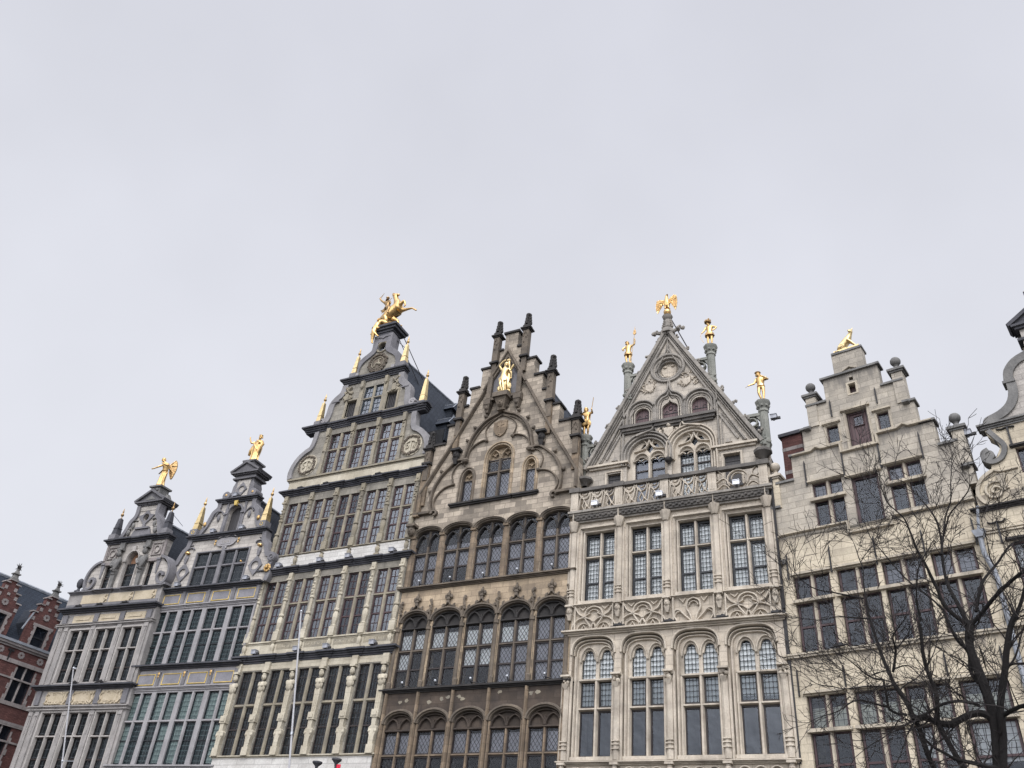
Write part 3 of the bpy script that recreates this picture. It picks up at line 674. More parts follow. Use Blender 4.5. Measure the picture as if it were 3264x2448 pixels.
for u in (3.55, 5.2):
    k = MB(); k.box(u-.12, u+.12, 26.7, 29.2, -.02, .06); k.box(u-.1, u+.1, 28.75, 29.2, .06, .14); k.ball(u, 28.7, .09, .06); b.add('pilaster', k, 'ochre_trim')
k = MB(); k.cornice(2.2, 6.2, cor(29.2, .38, .22, 4), -.35)
for a, c in ((2.2, 3.0), (5.35, 6.2)): k.cornice(a, c, cor(29.198, .385, .28, 4), -.1)
b.add('cornice', k, 'blue_dark')
# bell top with oculus and wreath
bt = smooth([(5.95, 29.58), (5.85, 29.75), (5.82, 30.2), (5.7, 30.65), (5.4, 31.0), (5.05, 31.25), (4.86, 31.45), (4.85, 31.9), (4.86, 32.5)], 3)
bl = [(8.5-x, y) for x, y in bt][::-1]
k = MB(); k.plate(bt+bl, [arc(4.25, 31.6, .3, 0, 360, 18)[:-1]], -.4, -.04); b.add('bell_gable', k, 'ochre')
for pth in (bt, bl): k = MB(); k.sweep(pth, [(-.05, -.4), (-.05, .07), (.3, .06), (.3, -.4)]); b.add('scroll_edge', k, 'blue_mid')
k = MB(); k.box(3.9, 4.6, 31.95, 32.52, -.03, .04); k.rib([(3.75, 32.3), (4.1, 32.3), (4.25, 32.2), (4.4, 32.3), (4.75, 32.3)], .05, .04, .09); b.add('neck_panel', k, 'blue_mid')
k = MB(); k.rib(arc(4.25, 31.6, .37, 0, 360, 20)[:-1], .13, -.1, .03, True); oc = b.add('oculus', k, 'ochre_trim')
k = MB(); k.prism(arc(4.25, 31.6, .3, 0, 360, 18)[:-1], -.3, -.28); b.add('pane', k, 'g_plain', oc)
k = MB(); k.box(4.235, 4.265, 31.3, 31.9, -.27, -.24); k.box(3.95, 4.55, 31.585, 31.615, -.268, -.238); b.add('muntin', k, 'steel', oc)
k = MB(); k.prism(arc(4.22, 30.4, .6, 0, 360, 24)[:-1], -.03, 0); md = b.add('medallion', k, 'sand_trim')
k = MB(); rr = random.Random(4)
for q in range(50): a = 2*math.pi*q/50; rad = .6+rr.uniform(-.06, .06); k.ball(4.22+rad*math.cos(a), 30.4+rad*math.sin(a), .03, rr.uniform(.06, .09), None, .07, 5)
b.add('wreath', k, 'sand_trim', md)
k = MB(); k.rib(arc(4.22, 30.4, .42, 0, 360, 24)[:-1], .05, 0, .05, True); k.rib(smooth([(4.0, 30.15), (4.1, 30.4), (4.3, 30.35), (4.25, 30.6), (4.42, 30.65)], 3), .1, 0, .06); k.ball(4.38, 30.28, .02, .09); b.add('emblem', k, 'ochre_trim', md)
k = MB(); k.cornice(3.75, 4.75, cor(32.5, .32, .1, 2), -.75); k.box(3.5, 5.05, 32.82, 32.98, -1.0, .2); k.box(3.4, 5.15, 32.98, 33.14, -1.08, .3); b.add('pedestal_cap', k, 'blue_dark')
k = MB(); k.box(3.65, 4.85, 31.2, 32.5, -.75, -.4); b.add('neck', k, 'blue_mid')
obelisk(b, 2.7, 29.9, 31.2, .02, .17, .075); obelisk(b, 6.12, 29.9, 31.2, .02, .17, .075)
obelisk(b, .95, 26.9, 28.25, .02, .165, .075); obelisk(b, 7.95, 26.75, 28.3, .02, .17, .075)
for k0 in ((3.0, 29.75), (5.5, 29.75)):
    k = MB(); k.box(k0[0]-.11, k0[0]+.11, 29.6, 29.85, .1, .2); b.add('lamp_box', k, 'blue_light')
body(b, .02, 8.73, 22.4, 32.0, 4.3, 13.0, 'ochre', 'slate', 33.4, inner_top=26)
# stays behind the rider, and roof dormers
k = MB(); k.tube([(4.95, 33.0, -.6), (5.2, 31.2, -3.2)], .025, 5); k.tube([(4.8, 32.6, -.7), (5.0, 30.6, -3.6)], .02, 5); k.tube([(4.85, 32.3, -.5), (5.1, 32.1, -1.2)], .02, 5); b.add('stay_rod', k, 'iron')
for (du, dv, dw) in ((4.75, 30.75, -6.0), (6.2, 27.9, -3.7)):
    k = MB(); k.box(du-.2, du+.95, dv-1.1, dv, dw-1.0, dw); dm = b.add('dormer', k, 'slate_dark')
    k = MB(); u0, u1 = du-.5, du+1.15
    k.add([P3(u0, dv+.0, dw+.15), P3(u1, dv, dw+.15), P3(u1, dv, dw-1.15), P3(u0, dv, dw-1.15), P3(u1-.15, dv+.75, dw-.5), P3(u0, dv+.75, dw-.5)], [(0,1,4,5), (1,2,4), (2,3,5,4), (0,1,2,3)]); b.add('dormer_roof', k, 'slate', dm)
    k = MB(); k.tube([(u1, dv, dw+.15), (u1-.15, dv+.77, dw-.5), (u1, dv, dw-1.15)], .035, 5); k.tube([(u1-.15, dv+.77, dw-.5), (u0, dv+.77, dw-.5)], .03, 5); k.box(u0-.04, u0+.06, dv-.02, dv+.45, dw+.1, dw+.18); b.add('lead_flashing', k, 'zinc', dm)
    k = MB(); k.box(du+.951, du+.97, dv-.8, dv-.15, dw-.75, dw-.25); b.add('pane', k, 'g_clear', dm)
for i, (u, v) in enumerate(((.93, 13.45), (3.45, 13.45), (5.19, 13.45), (7.76, 13.45))):
    spotlight(b, u, v, .1, 'grey box floodlight on the lower cornice of the tallest house, '+('leftmost', 'second from left', 'third from left', 'rightmost')[i], 'floodlights on the tallest house')
for i, (u, v) in enumerate(((.96, 17.9), (3.57, 17.9), (5.31, 17.9), (7.87, 17.9))):
    spotlight(b, u, v, .1, 'grey floodlight under the white band of the tallest house, '+('leftmost', 'second from left', 'third from left', 'rightmost')[i], 'floodlights on the tallest house')
for i, (u, v) in enumerate(((2.74, 22.5), (6.1, 22.5), (1.03, 22.5))):
    spotlight(b, u, v, .1, 'flat dark floodlight below the round DW emblems of the tallest house, '+('middle one', 'right one', 'left one')[i], 'floodlights on the tallest house', 'flat')
TALL = b

# ---------------------------------------------------------------- brown sandstone stepped-gable house
b = Bld('sandstone_stepped_house', 'brown sandstone house with arched traceried windows and a stepped gable with gilded figure', -21.92, 30.1, -0.7)
CC = [.15, 1.75, 3.44, 5.12, 6.8, 8.42]
holes = []
for i in range(5):
    a, c = CC[i]+.16, CC[i+1]-.1
    holes.append(archhole(a, c, 6.2, 10.12, 10.55, 7, 'round'))
    holes.append(archhole(a, c, 11.55, 14.45, 14.86, 7, 'round'))
    holes.append(archhole(a-.03, c+.03, 16.14, 18.66, 18.95, 7, 'round'))
k = MB(); k.plate(rect(0, 8.55, 0, 11.42), holes[0::3], -.5, 0); b.add('wall', k, 'brown_dark')
k = MB(); k.plate(rect(0, 8.55, 11.42, 16.0), holes[1::3], -.5, 0); b.add('wall', k, 'sand')
# stepped gable with its upper windows
st = [(.38, 30.1), (.62, 29.02), (1.55, 28.0), (2.07, 26.85), (2.45, 25.8), (3.12, 24.75), (3.78, 23.68), (4.12, 22.65)]
cx = 4.26; out = [(0, 16.0), (8.55, 16.0), (8.55, 21.6), (cx+4.12, 21.6)]
for i in range(len(st)-1, -1, -1):
    h, v = st[i]; out.append((cx+h, v)); 
    if i: out.append((cx+st[i-1][0], v))
out += [(2*cx-x, y) for x, y in out[3:]][::-1]; out += [(0, 21.6)]
gh = [archhole(2.38, 3.0, 20.14, 21.4, 21.92, 7, 'round'), archhole(3.66, 5.02, 20.12, 22.35, 23.06, 8, 'round'), archhole(5.78, 6.36, 20.18, 21.45, 21.95, 7, 'round')]
k = MB(); k.plate(out, holes[2::3]+gh, -.5, 0); b.add('gable_wall', k, 'sand_grey')
k = MB()
for i, (h, v) in enumerate(st):
    h0 = st[i-1][0]-.04 if i else -h
    if i == 0: k.box(cx-h-.09, cx+h+.09, v, v+.12, -.6, .1)
    else:
        for s in (-1, 1): a, c = sorted((cx+s*(h+.09), cx+s*(h0+.06))); k.box(a, c, v, v+.11, -.6, .09)
b.add('step_coping', k, 'soot')
# cornices
for v, m in ((11.36, 'soot'), (15.92, 'sand_trim')):
    k = MB(); k.cornice(0, 8.5, cor(v, .15, .2, 3), -.25); k.box(0, 8.5, v+.15, v+.2, -.2, .12); b.add('cornice', k, m)
# lower storey, dark soot: colonnettes, blind tracery, diamond panes
for r, (v0, vs, va, tr, bar, mt_) in enumerate(((6.2, 10.12, 10.55, 8.9, 9.86, 'brown_dark'), (11.55, 14.45, 14.86, 13.17, 14.17, 'sand_trim'), (16.14, 18.66, 18.95, 17.76, 0, 'sand_trim'))):
    for i in range(5):
        a, c = CC[i]+.16, CC[i+1]-.1; mid = (a+c)/2
        lowb = v0 if r else 6.4; trs = [tr] if r else [7.7, tr]
        top = bar if bar else 18.3
        bl = None
        if r == 1:
            bl = [('curtain', a+.05, c-.05, tr+.05, bar-.25)] if i < 4 else [('curtain_grey', a+.05, c-.05, v0+.05, bar-.1)]
            if i in (0, 2): bl.append(('curtain', a+.05, (mid if i == 0 else c-.05), tr-.75, tr-.08))
            if i == 3: bl.append(('curtain_grey', a+.05, c-.05, v0+.05, tr-.05))
        elif r == 2: bl = [('curtain_grey', a+.05, c-.05, v0+.05, 18.2-.5*(i % 3 == 0))] if i != 1 else [('curtain_grey', a+.05, c-.05, v0+.75, 18.1)]
        else: bl = [('curtain_grey', a+.05, c-.05, tr+.05, bar-.15)]
        w = window(b, a, c, lowb, (bar if bar else 18.9), [mid], trs, .1, .09, -.1, -.34, mt_ if r else 'sand_pier', 'frame_dark', 'g_diamond', fw=.06, wg=-.28, split=((v0+tr)/2,) if r else (8.3,), blind=bl)
        k = MB(); hw = (mid-a)
        if bar:
            k.hbar(bar, a, c, .11, -.2, -.01); k.box(a-.02, c+.02, bar+.05, va-.02, -.2, -.155)
            for q, (x0, x1) in enumerate(((a, mid), (mid, c))): k.rib(head(x0+.03, x1-.03, bar+.06, vs+.22, 6, 'pointed'), .07, -.155, -.03); k.rib(arc((x0+x1)/2, bar+.25, hw*.3, 20, 160, 6), .045, -.155, -.08)
            k.vbar(mid, bar+.05, va-.3, .09, -.155, -.04); k.rib(head(a+.08, c-.08, vs, va-.07, 7, 'round'), .06, -.155, -.05)
        else:
            for q, (x0, x1) in enumerate(((a, mid), (mid, c))):
                k.rib(head(x0+.02, x1-.02, 18.12, 18.72, 6, 'pointed'), .08, -.2, -.02)
                for e in (-1, 1): k.rib(arc((x0+x1)/2+e*hw*.3, 18.3, hw*.2, 0 if e > 0 else 180, 90, 5), .05, -.2, -.07)
            k.vbar(mid, 18.15, va-.05, .08, -.2, -.03)
        b.add('tracery', k, 'soot' if r else 'brown_dark', w)
        # hood mould
        k = MB(); k.rib(head(a-.09, c+.09, vs, va+.1, 8, 'round'), .13, -.05, .12); k.rib(head(a-.01, c+.01, vs, va+.02, 8, 'round'), .07, -.2, .05)
        if r == 2: k.rib(head(a-.12, c+.12, vs+.02, va+.13, 8, 'round'), .05, 0, .16)
        if r == 1:   # ogee tip with crockets and finial
            k.rib(bez((mid-.3, va+.14), (mid-.1, va+.17), (mid-.06, va+.25), (mid, va+.42), 6), .06, 0, .12); k.rib(bez((mid+.3, va+.14), (mid+.1, va+.17), (mid+.06, va+.25), (mid, va+.42), 6), .06, 0, .12)
            k.frustum(mid, .06, va+.3, va+.75, .07, .05); k.box(mid-.1, mid+.1, va+.45, va+.5, 0, .15)
            for e in (-1, 1): k.ball(mid+e*.14, va+.6, .08, .07, .1, .07, 6)
            k.ball(mid, va+.68, .12, .08, .1, .06, 6); k.ball(mid, va+.82, .07, .045, .07, .05, 6)
            for t in (.22, .38, .62, .78):
                p = head(a-.09, c+.09, vs, va+.1, 20, 'round')[int(t*40)]; k.ball(p[0], p[1]+.1, .08, .07, .09, .07, 6); k.ball(p[0]+.05, p[1]+.17, .09, .04, n=5)
        b.add('hood_mould', k, 'sand_trim', w)
for r, (v0, v1, cv) in enumerate(((0, 11.36, 0), (11.55, 15.3, 14.12), (16.1, 18.7, 0))):
    for i, u in enumerate(CC):
        k = MB()
        if r == 0:
            k.vbar(u, v0, v1-.002, .13, -.02, .12); k.vbar(u-.13, v0, 10.1, .09, -.1, .02); k.vbar(u+.13, v0, 10.1, .09, -.1, .02); m = 'sand_pier'
        elif r == 1:
            k.lathe(u, .02, [(.1, v0), (.12, v0+.25), (.075, v0+.3), (.075, 14.0), (.12, 14.05), (.11, 14.14), (.13, 14.2)], 8); k.vbar(u-.12, v0, 14.3, .08, -.1, .0); k.vbar(u+.12, v0, 14.3, .08, -.1, .0)
            k.vbar(u, 14.2, 15.0, .08, -.02, .1)
            rr = random.Random(i)
            for q in range(9): k.ball(u+rr.uniform(-.07, .07), 14.85+q*.065, .08, rr.uniform(.05, .08), None, .06, 5)
            k.frustum(u, .07, 15.3, 15.45, .05, .01); m = 'sand_trim'
        else:
            k.vbar(u, v0, 18.55, .2, -.02, .06, .6); k.vbar(u-.13, v0, 18.5, .07, -.1, .0); k.vbar(u+.13, v0, 18.5, .07, -.1, .0); k.box(u-.13, u+.13, 18.55, 18.68, -.02, .12); m = 'sand_pier'
        b.add('colonnette', k, m)
for i in range(5):
    for v, nm in ((11.56, 'lower'), (16.12, 'upper')):
        spotlight(b, (CC[i]+CC[i+1])/2-(.0), v, .05, 'small ball spotlight on the %s window sill of the brown house, %s' % (nm, ('leftmost', 'second from left', 'middle one', 'second from right', 'rightmost')[i]), 'ball spotlights on the brown sandstone house', 'ball')
# pale scars where the soot flaked off
k = MB(); rr = random.Random(8)
for u, v in ((.9, 11.0), (1.2, 11.05), (2.3, 10.95), (2.9, 11.05), (3.2, 11.1), (3.75, 11.1), (3.9, 11.0), (5.6, 11.2), (7.0, 11.1), (7.3, 11.12)):
    k.prism([(u+rr.uniform(.06, .16)*math.cos(a), v+rr.uniform(.04, .1)*math.sin(a)) for a in [q*.7 for q in range(9)]], .002, .008)
b.add('flaked_patch', k, 'ochre_trim')
# gable windows
window(b, 3.66, 5.02, 20.12, 22.3, [4.34], [21.58], .13, .13, -.12, -.4, 'sand_trim', 'frame_dark', 'g_diamond', fw=.05, wg=-.32, blind=[('curtain_grey', 3.7, 4.98, 20.2, 21.5)])
k = MB(); k.box(3.64, 5.04, 22.28, 23.08, -.38, -.26)
for x0, x1 in ((3.66, 4.34), (4.34, 5.02)):
    k.rib(head(x0+.04, x1-.04, 22.35, 22.86, 6, 'pointed'), .08, -.26, -.1); k.rib(arc((x0+x1)/2-.14, 22.5, .13, 0, 100, 5), .05, -.26, -.15); k.rib(arc((x0+x1)/2+.14, 22.5, .13, 80, 180, 5), .05, -.26, -.15)
b.add('tympanum', k, 'sand')
for a, c, vt in ((2.38, 3.0, 21.38), (5.78, 6.36, 21.44)):
    window(b, a, c, 20.14, vt, fr='frame_dark', gl='g_diamond', wg=-.3, blind=[('curtain_grey', a+.04, c-.04, 20.2, vt-.05)])
    k = MB(); k.box(a-.02, c+.02, vt, vt+.6, -.34, -.22); k.rib(arc((a+c)/2-.12, vt+.13, .12, 0, 110, 5), .05, -.22, -.12); k.rib(arc((a+c)/2+.12, vt+.13, .12, 70, 180, 5), .05, -.22, -.12); b.add('tympanum', k, 'sand')
for a, c, vs, va in ((2.38, 3.0, 21.4, 21.92), (3.66, 5.02, 22.35, 23.06), (5.78, 6.36, 21.45, 21.95)):
    k = MB(); pth = [(a-.1, 20.15)]+head(a-.1, c+.1, vs, va+.12, 7, 'round')[::-1]+[(c+.1, 20.15)]; k.rib(pth, .1, -.1, .07); k.rib([(a, 20.15)]+head(a, c, vs, va, 7, 'round')[::-1]+[(c, 20.15)], .06, -.2, .03); b.add('window_moulding', k, 'sand_trim' if c < 3.2 else 'sand')
for a, c in ((2.05, 3.1), (3.3, 5.15), (5.42, 6.45)):
    k = MB(); k.cornice(a, c, [(19.95, 20.03, .1), (20.03, 20.12, .17)], -.2); b.add('sill', k, 'soot')
# carved ribs of the gable: raking mouldings, ogee arches, scrolls
k = MB()
rk = [(.06, 19.95), (.05, 20.85), (1.48, 23.4), (3.2, 26.75)]
k.rib(rk, .15, -.05, .2); k.rib([(2*cx-x, y) for x, y in rk], .15, -.05, .2); k.box(-.02, .85, 19.78, 19.9, 0, .2); k.box(7.55, 8.5, 19.78, 19.9, 0, .2)
b.add('raking_moulding', k, 'sand_trim')
k = MB()
og = smooth([(2.33, 22.3), (2.45, 22.85), (2.6, 23.5), (2.92, 24.1), (3.38, 24.58), (3.95, 24.85), (4.2, 25.0), (4.28, 25.25)], 4)
k.rib(og, .13, -.05, .18, cham=.7); k.rib([(2*cx-x, y) for x, y in og], .13, -.05, .18, cham=.7); k.rib([(x+.1*(1 if x < cx else -1), y-.14) for x, y in og[:-5]], .06, -.02, .1); k.rib([(2*cx-x-.1, y-.14) for x, y in og[:-5]], .06, -.02, .1)
for s in (1, -1):
    f = (lambda x: x) if s > 0 else (lambda x: 2*cx-x)
    so = [(f(x), y) for x, y in smooth([(1.0, 19.75), (.8, 20.2), (.83, 21.0), (1.14, 21.7), (1.6, 22.2), (2.05, 22.52), (2.5, 22.45)], 4)]
    k.rib(so, .12, -.05, .17, cham=.7); k.rib([(f(x), y) for x, y in smooth([(1.15, 19.85), (.95, 20.3), (1.1, 20.75), (1.5, 21.1), (1.95, 21.2)], 4)], .08, -.03, .12)
    k.rib([(f(x), y) for x, y in smooth([(1.9, 21.35), (1.8, 21.8), (2.0, 22.25), (2.35, 22.42)], 4)], .06, -.03, .1)
    k.sweep(spiral(f(1.12), 19.75, .2, .07, 180 if s > 0 else 0, -.8*s, 14), [(-.05, 0), (-.05, .16), (.05, .16), (.05, 0)])
    k.rib([(f(x), y) for x, y in smooth([(2.55, 22.5), (2.62, 22.95), (2.95, 23.3), (3.4, 23.45), (3.6, 23.35)], 4)], .08, -.03, .12); k.rib([(f(x), y) for x, y in smooth([(3.55, 23.45), (3.4, 23.9), (3.55, 24.3), (4.0, 24.65), (4.26, 24.75)], 4)], .06, -.03, .1)
    k.ball(f(2.5), 22.42, .14, .2, .14, .14, 7); k.ball(f(3.55), 23.38, .1, .1, .08, .1, 6); k.ball(f(1.98), 21.2, .1, .1, .08, .1, 6)
    for u, v in ((.75, 20.9), (1.25, 21.95), (1.9, 22.6), (2.5, 23.5), (2.85, 24.2), (3.4, 24.75)): k.ball(f(u)-.07*s, v+.1, .1, .11, .09, .1, 6); k.ball(f(u)-.13*s, v+.16, .1, .06, n=5)
k.frustum(cx, .12, 24.95, 25.45, .2, .06); k.ball(cx-.2, 25.25, .1, .1); k.ball(cx+.2, 25.25, .1, .1)
b.add('ogee_arches', k, 'sand_trim')
k = MB(); k.prism([(3.86, 24.42), (3.95, 24.36), (4.05, 24.42), (4.22, 24.46), (4.4, 24.4), (4.5, 24.46), (4.6, 24.4), (4.6, 23.9), (4.5, 23.65), (4.25, 23.5), (4.0, 23.65), (3.86, 23.95)], 0, .09); k.line((4.2, 23.6), (4.22, 24.35), .1, .09, .13); k.line((4.05, 24.1), (4.45, 24.2), .09, .09, .12); b.add('coat_of_arms', k, 'sand_pier')
for u, v in ((1.93, 22.82), (6.6, 22.95)):
    k = MB(); face(k, u, v, .15, .19); k.box(u-.26, u+.26, v+.2, v+.32, 0, .36); k.frustum(u, .1, v-.5, v-.2, .06, .15); b.add('corbel_head', k, 'soot')
for u, v in ((.05, 18.9),):
    k = MB(); face(k, u, v, .2, .2); k.box(u-.25, u+.25, v+.22, v+.34, 0, .38); b.add('corbel_head', k, 'sand_trim')
# niche for the gilded figure
k = MB(); k.plate([(3.32, 25.85), (5.18, 25.85), (5.18, 27.15), (4.25, 28.75), (3.32, 27.15)], [[(3.5, 25.95), (3.5, 27.1), (4.25, 28.4), (5.0, 27.1), (5.0, 25.95)]], .0, .16)
k.box(3.2, 5.3, 25.72, 25.86, 0, .24); k.rib([(3.05, 26.5), (4.25, 28.82), (5.45, 26.5)], .13, 0, .26)
for u in (3.4, 5.1): k.box(u-.13, u+.13, 25.86, 27.25, .16, .25); k.box(u-.2, u+.2, 25.45, 25.72, 0, .34); k.frustum(u, .14, 25.0, 25.45, .08, .18); k.ball(u, 25.25, .24, .12)
k.box(3.85, 4.7, 25.6, 25.86, 0, .62); k.frustum(4.27, .22, 25.0, 25.6, .14, .34, .1, .3); face(k, 4.27, 25.3, .34, .2); nic = b.add('niche', k, 'sand_trim')
k = MB(); k.prism([(3.5, 25.95), (5.0, 25.95), (5.0, 27.1), (4.25, 28.4), (3.5, 27.1)], .004, .02); b.add('niche_back', k, 'blue_mid', nic)
# crocketed pinnacles on the steps
def pinn(b, u, v0, v1, a=.2, w=.05, m='sand_trim', cap='soot', corb=True):
    k = MB(); hs = v1-1.15
    k.box(u-a, u+a, v0, hs-.12, w-a, w+a); k.box(u-a*.8, u+a*.8, v0-.9, v0, -.02, w+a*.7)
    for q in range(3): k.ball(u-a*.35+.35*a*(q % 2)*2, hs-.3-.3*q, w+a, .07, .1, .05, 6)
    k.rib(head(u-a*.7, u+a*.7, hs-.55, hs-.25, 5, 'pointed'), .05, w+a-.02, w+a+.04)
    ro = b.add('pinnacle', k, m)
    k = MB(); k.box(u-a*1.75, u+a*1.75, hs-.05, hs+.03, w-a*1.7, w+a*1.7); k.box(u-a*1.35, u+a*1.35, hs-.12, hs-.05, w-a*1.3, w+a*1.3); k.box(u-a*1.2, u+a*1.2, hs+.03, hs+.22, w-a*1.15, w+a*1.15)
    k.frustum(u, w, hs+.22, v1-.25, a*.85, a*.42)
    for q in range(4):
        v = hs+.3+q*.19; e = a*(1.02-.14*q)
        for s in (-1, 1): k.frustum(u+s*e, w, v, v+.16, .045, .05, .06); k.frustum(u, w+s*e, v, v+.16, .06, .05, .045, .05)
    k.lathe(u, w, [(a*.35, v1-.28), (a*1.0, v1-.2), (a*.95, v1-.12), (a*.5, v1-.06), (a*.12, v1)], 7); b.add('crocketed_spire', k, cap, ro)
    if corb: k = MB(); k.box(u-a*1.5, u+a*1.5, v0-.02, v0+.09, -.02, w+a*1.4); b.add('offset_cap', k, cap, ro)
for u, v0, v1 in ((3.45, 28.15, 31.15), (5.19, 28.15, 31.2), (1.74, 24.95, 27.85), (6.86, 24.95, 27.9), (.24, 22.6, 24.65), (8.36, 22.6, 24.75)): pinn(b, u, v0, v1, .165)
k = MB(); k.box(.02, .42, 20.3, 22.6, -.1, .12); k.box(8.2, 8.53, 20.9, 22.6, -.1, .1); k.box(-.06, .26, 19.7, 20.9, 0, .2); k.box(1.6, 1.88, 23.0, 24.95, -.02, .14); k.box(6.74, 7.0, 23.1, 24.95, -.02, .14); b.add('buttress', k, 'sand_pier')
body(b, .02, 8.53, 21.4, 29.7, cx, 13.0, 'sand', 'slate', wfront=-.5, inner_top=22)
SAND = b

# ---------------------------------------------------------------- pale Gothic house with balconies
b = Bld('pale_gothic_house', 'pale Gothic house with pierced balcony parapet, pointed gable and a gilded eagle on top', -13.52, 30.0, 0.0)
PE = [.12, 2.16, 4.17, 6.18, 8.24]
holes = []
for i in range(4):
    a, c = PE[i]+.14, PE[i+1]-.14
    holes.append(archhole(a, c, 8.72, 12.45, 13.12, 9, 'basket')); holes.append(rect(PE[i]+.38, PE[i+1]-.2, 14.6, 17.74))
k = MB(); k.plate(rect(0, 8.42, 0, 18.6), holes, -.45, 0); b.add('wall', k, 'pale')
for v0, v1, pr, m in ((13.2, 13.38, .26, 'pale_trim'), (14.38, 14.46, .16, 'pale_trim'), (8.42, 8.54, .22, 'pale_trim')):
    k = MB(); k.cornice(0, 8.42, cor(v0, v1-v0, pr, 3), -.2, ret=.6); b.add('cornice', k, m)
k = MB(); k.cornice(.0, 8.42, [(18.12, 18.2, .12), (18.44, 18.52, .24), (18.52, 18.62, .32)], -.2, ret=.4); b.add('balcony_slab', k, 'pale_grey')
k = MB(); k.box(.05, 8.38, 18.2, 18.44, -.1, .2); rr = random.Random(2)
for q in range(64):
    u = .2+q*.128; k.ball(u, 18.29+.06*(q % 2), .23, .065, .06, .06, 5)
b.add('foliage_frieze', k, 'pale_dark')
# storey with tall arched windows
def clover(x0, x1, v0, vs, va, n=4):
    c = (x0+x1)/2; h = (x1-x0)/2
    return [(x0, v0), (x1, v0)]+arc(x1-h*.2, vs+.06, h*.2, 0, 100, n)+arc(c, va-h*.6, h*.62, 0, 180, n*2, h*.6)+arc(x0+h*.2, vs+.06, h*.2, 80, 180, n)
for i in range(4):
    a, c = PE[i]+.14, PE[i+1]-.14; x0, x1 = PE[i]+.46, PE[i+1]-.1; x1 = PE[i+1]-.2; x0 = PE[i]+.42; mid = (x0+x1)/2
    # inner order: a screen set back, pierced by the two clover lights
    k = MB(); hl = [clover(x0+.06, mid-.07, 11.58, 12.2, 12.68), clover(mid+.07, x1-.06, 11.58, 12.2, 12.68)]
    k.plate(archhole(a, c, 8.55, 12.45, 13.12, 9, 'basket'), [rect(x0+.05, x1-.05, 8.74, 11.44)]+hl, -.36, -.24)
    k.vbar(x0-.02, 8.72, 11.5, .1, -.24, -.1); k.vbar(x0-.12, 8.72, 12.4, .1, -.24, -.02); k.vbar(x1+.02, 8.72, 11.5, .07, -.24, -.1)
    for s0, s1 in ((x0+.02, mid-.02), (mid+.02, x1-.02)): k.rib(head(s0, s1, 12.2, 12.78, 7, 'round'), .06, -.24, -.14)
    k.rib(head(a+.06, c-.06, 12.45, 13.04, 9, 'basket'), .06, -.3, -.06); k.rib(head(a+.16, c-.16, 12.4, 12.95, 9, 'basket'), .07, -.3, -.14)
    scr = b.add('window_screen', k, 'pale_trim')
    bl = [('curtain', x0+.08, mid-.02, 10.75 if i == 3 else 10.5, 12.6), ('curtain', mid+.02, x1-.08, 10.72 if i == 3 else 10.5, 12.6)]
    w = window(b, x0+.02, x1-.02, 8.74, 11.5, [mid], [10.44], .15, .11, -.12, -.4, 'pale_trim', 'frame_dark', 'g_plain', fw=.07, wg=-.32, blind=bl, label=None)
    g = MB(); g.add([P3(x0+.1, 10.5, -.315), P3(x1-.1, 10.5, -.315), P3(x1-.1, 11.42, -.315), P3(x0+.1, 11.42, -.315)], [(0,1,2,3)]); b.add('pane', g, 'g_crown', w)
    g = MB(); g.add([P3(x0+.02, 11.5, -.33), P3(x1-.02, 11.5, -.33), P3(x1-.02, 12.7, -.33), P3(x0+.02, 12.7, -.33)], [(0,1,2,3)]); b.add('pane', g, 'g_crown', w)
    k = MB(); k.hbar(11.5, x0-.04, x1+.02, .12, -.4, -.1); b.add('transom', k, 'pale_trim', w)
    k = MB(); k.rib(head(a-.02, c+.02, 12.45, 13.16, 9, 'basket'), .09, -.02, .07); k.rib(rect(x0-.2, x1+.06, 8.55, 8.72), .01, 0, .01, True); k.box(x0-.15, x1+.08, 8.58, 8.7, 0, .08); b.add('arch_moulding', k, 'pale_trim')
    # upper storey cross window
    y0, y1 = PE[i]+.5, PE[i+1]-.2; m2 = (y0+y1)/2
    w = window(b, y0, y1, 14.6, 17.62, [m2], [16.57], .13, .11, -.1, -.36, 'pale_trim', 'frame_black', 'g_crown', fw=.075, wg=-.28, split=(15.46,),
               blind=[('curtain', y0+.05, m2-.03, 14.65, 17.45), ('curtain', m2+.03, y1-.05, 14.65, 17.45)])
    k = MB(); k.rib([(y0-.06, 14.6), (y0-.06, 17.7), (y1+.06, 17.7), (y1+.06, 14.6)], .1, -.2, .0); k.rib([(y0-.17, 14.56), (y0-.17, 17.82), (y1+.08, 17.82), (y1+.08, 14.56)], .08, -.05, .06)
    k.box(y0-.2, y1+.1, 17.82, 17.9, 0, .13); k.box(y0-.18, y1+.1, 14.46, 14.6, -.1, .1)
    for q in (0, 1): k.box(y0+q*.78, y0+.62+q*.78, 17.95, 17.98, 0, .03)
    b.add('window_surround', k, 'pale_trim', w)
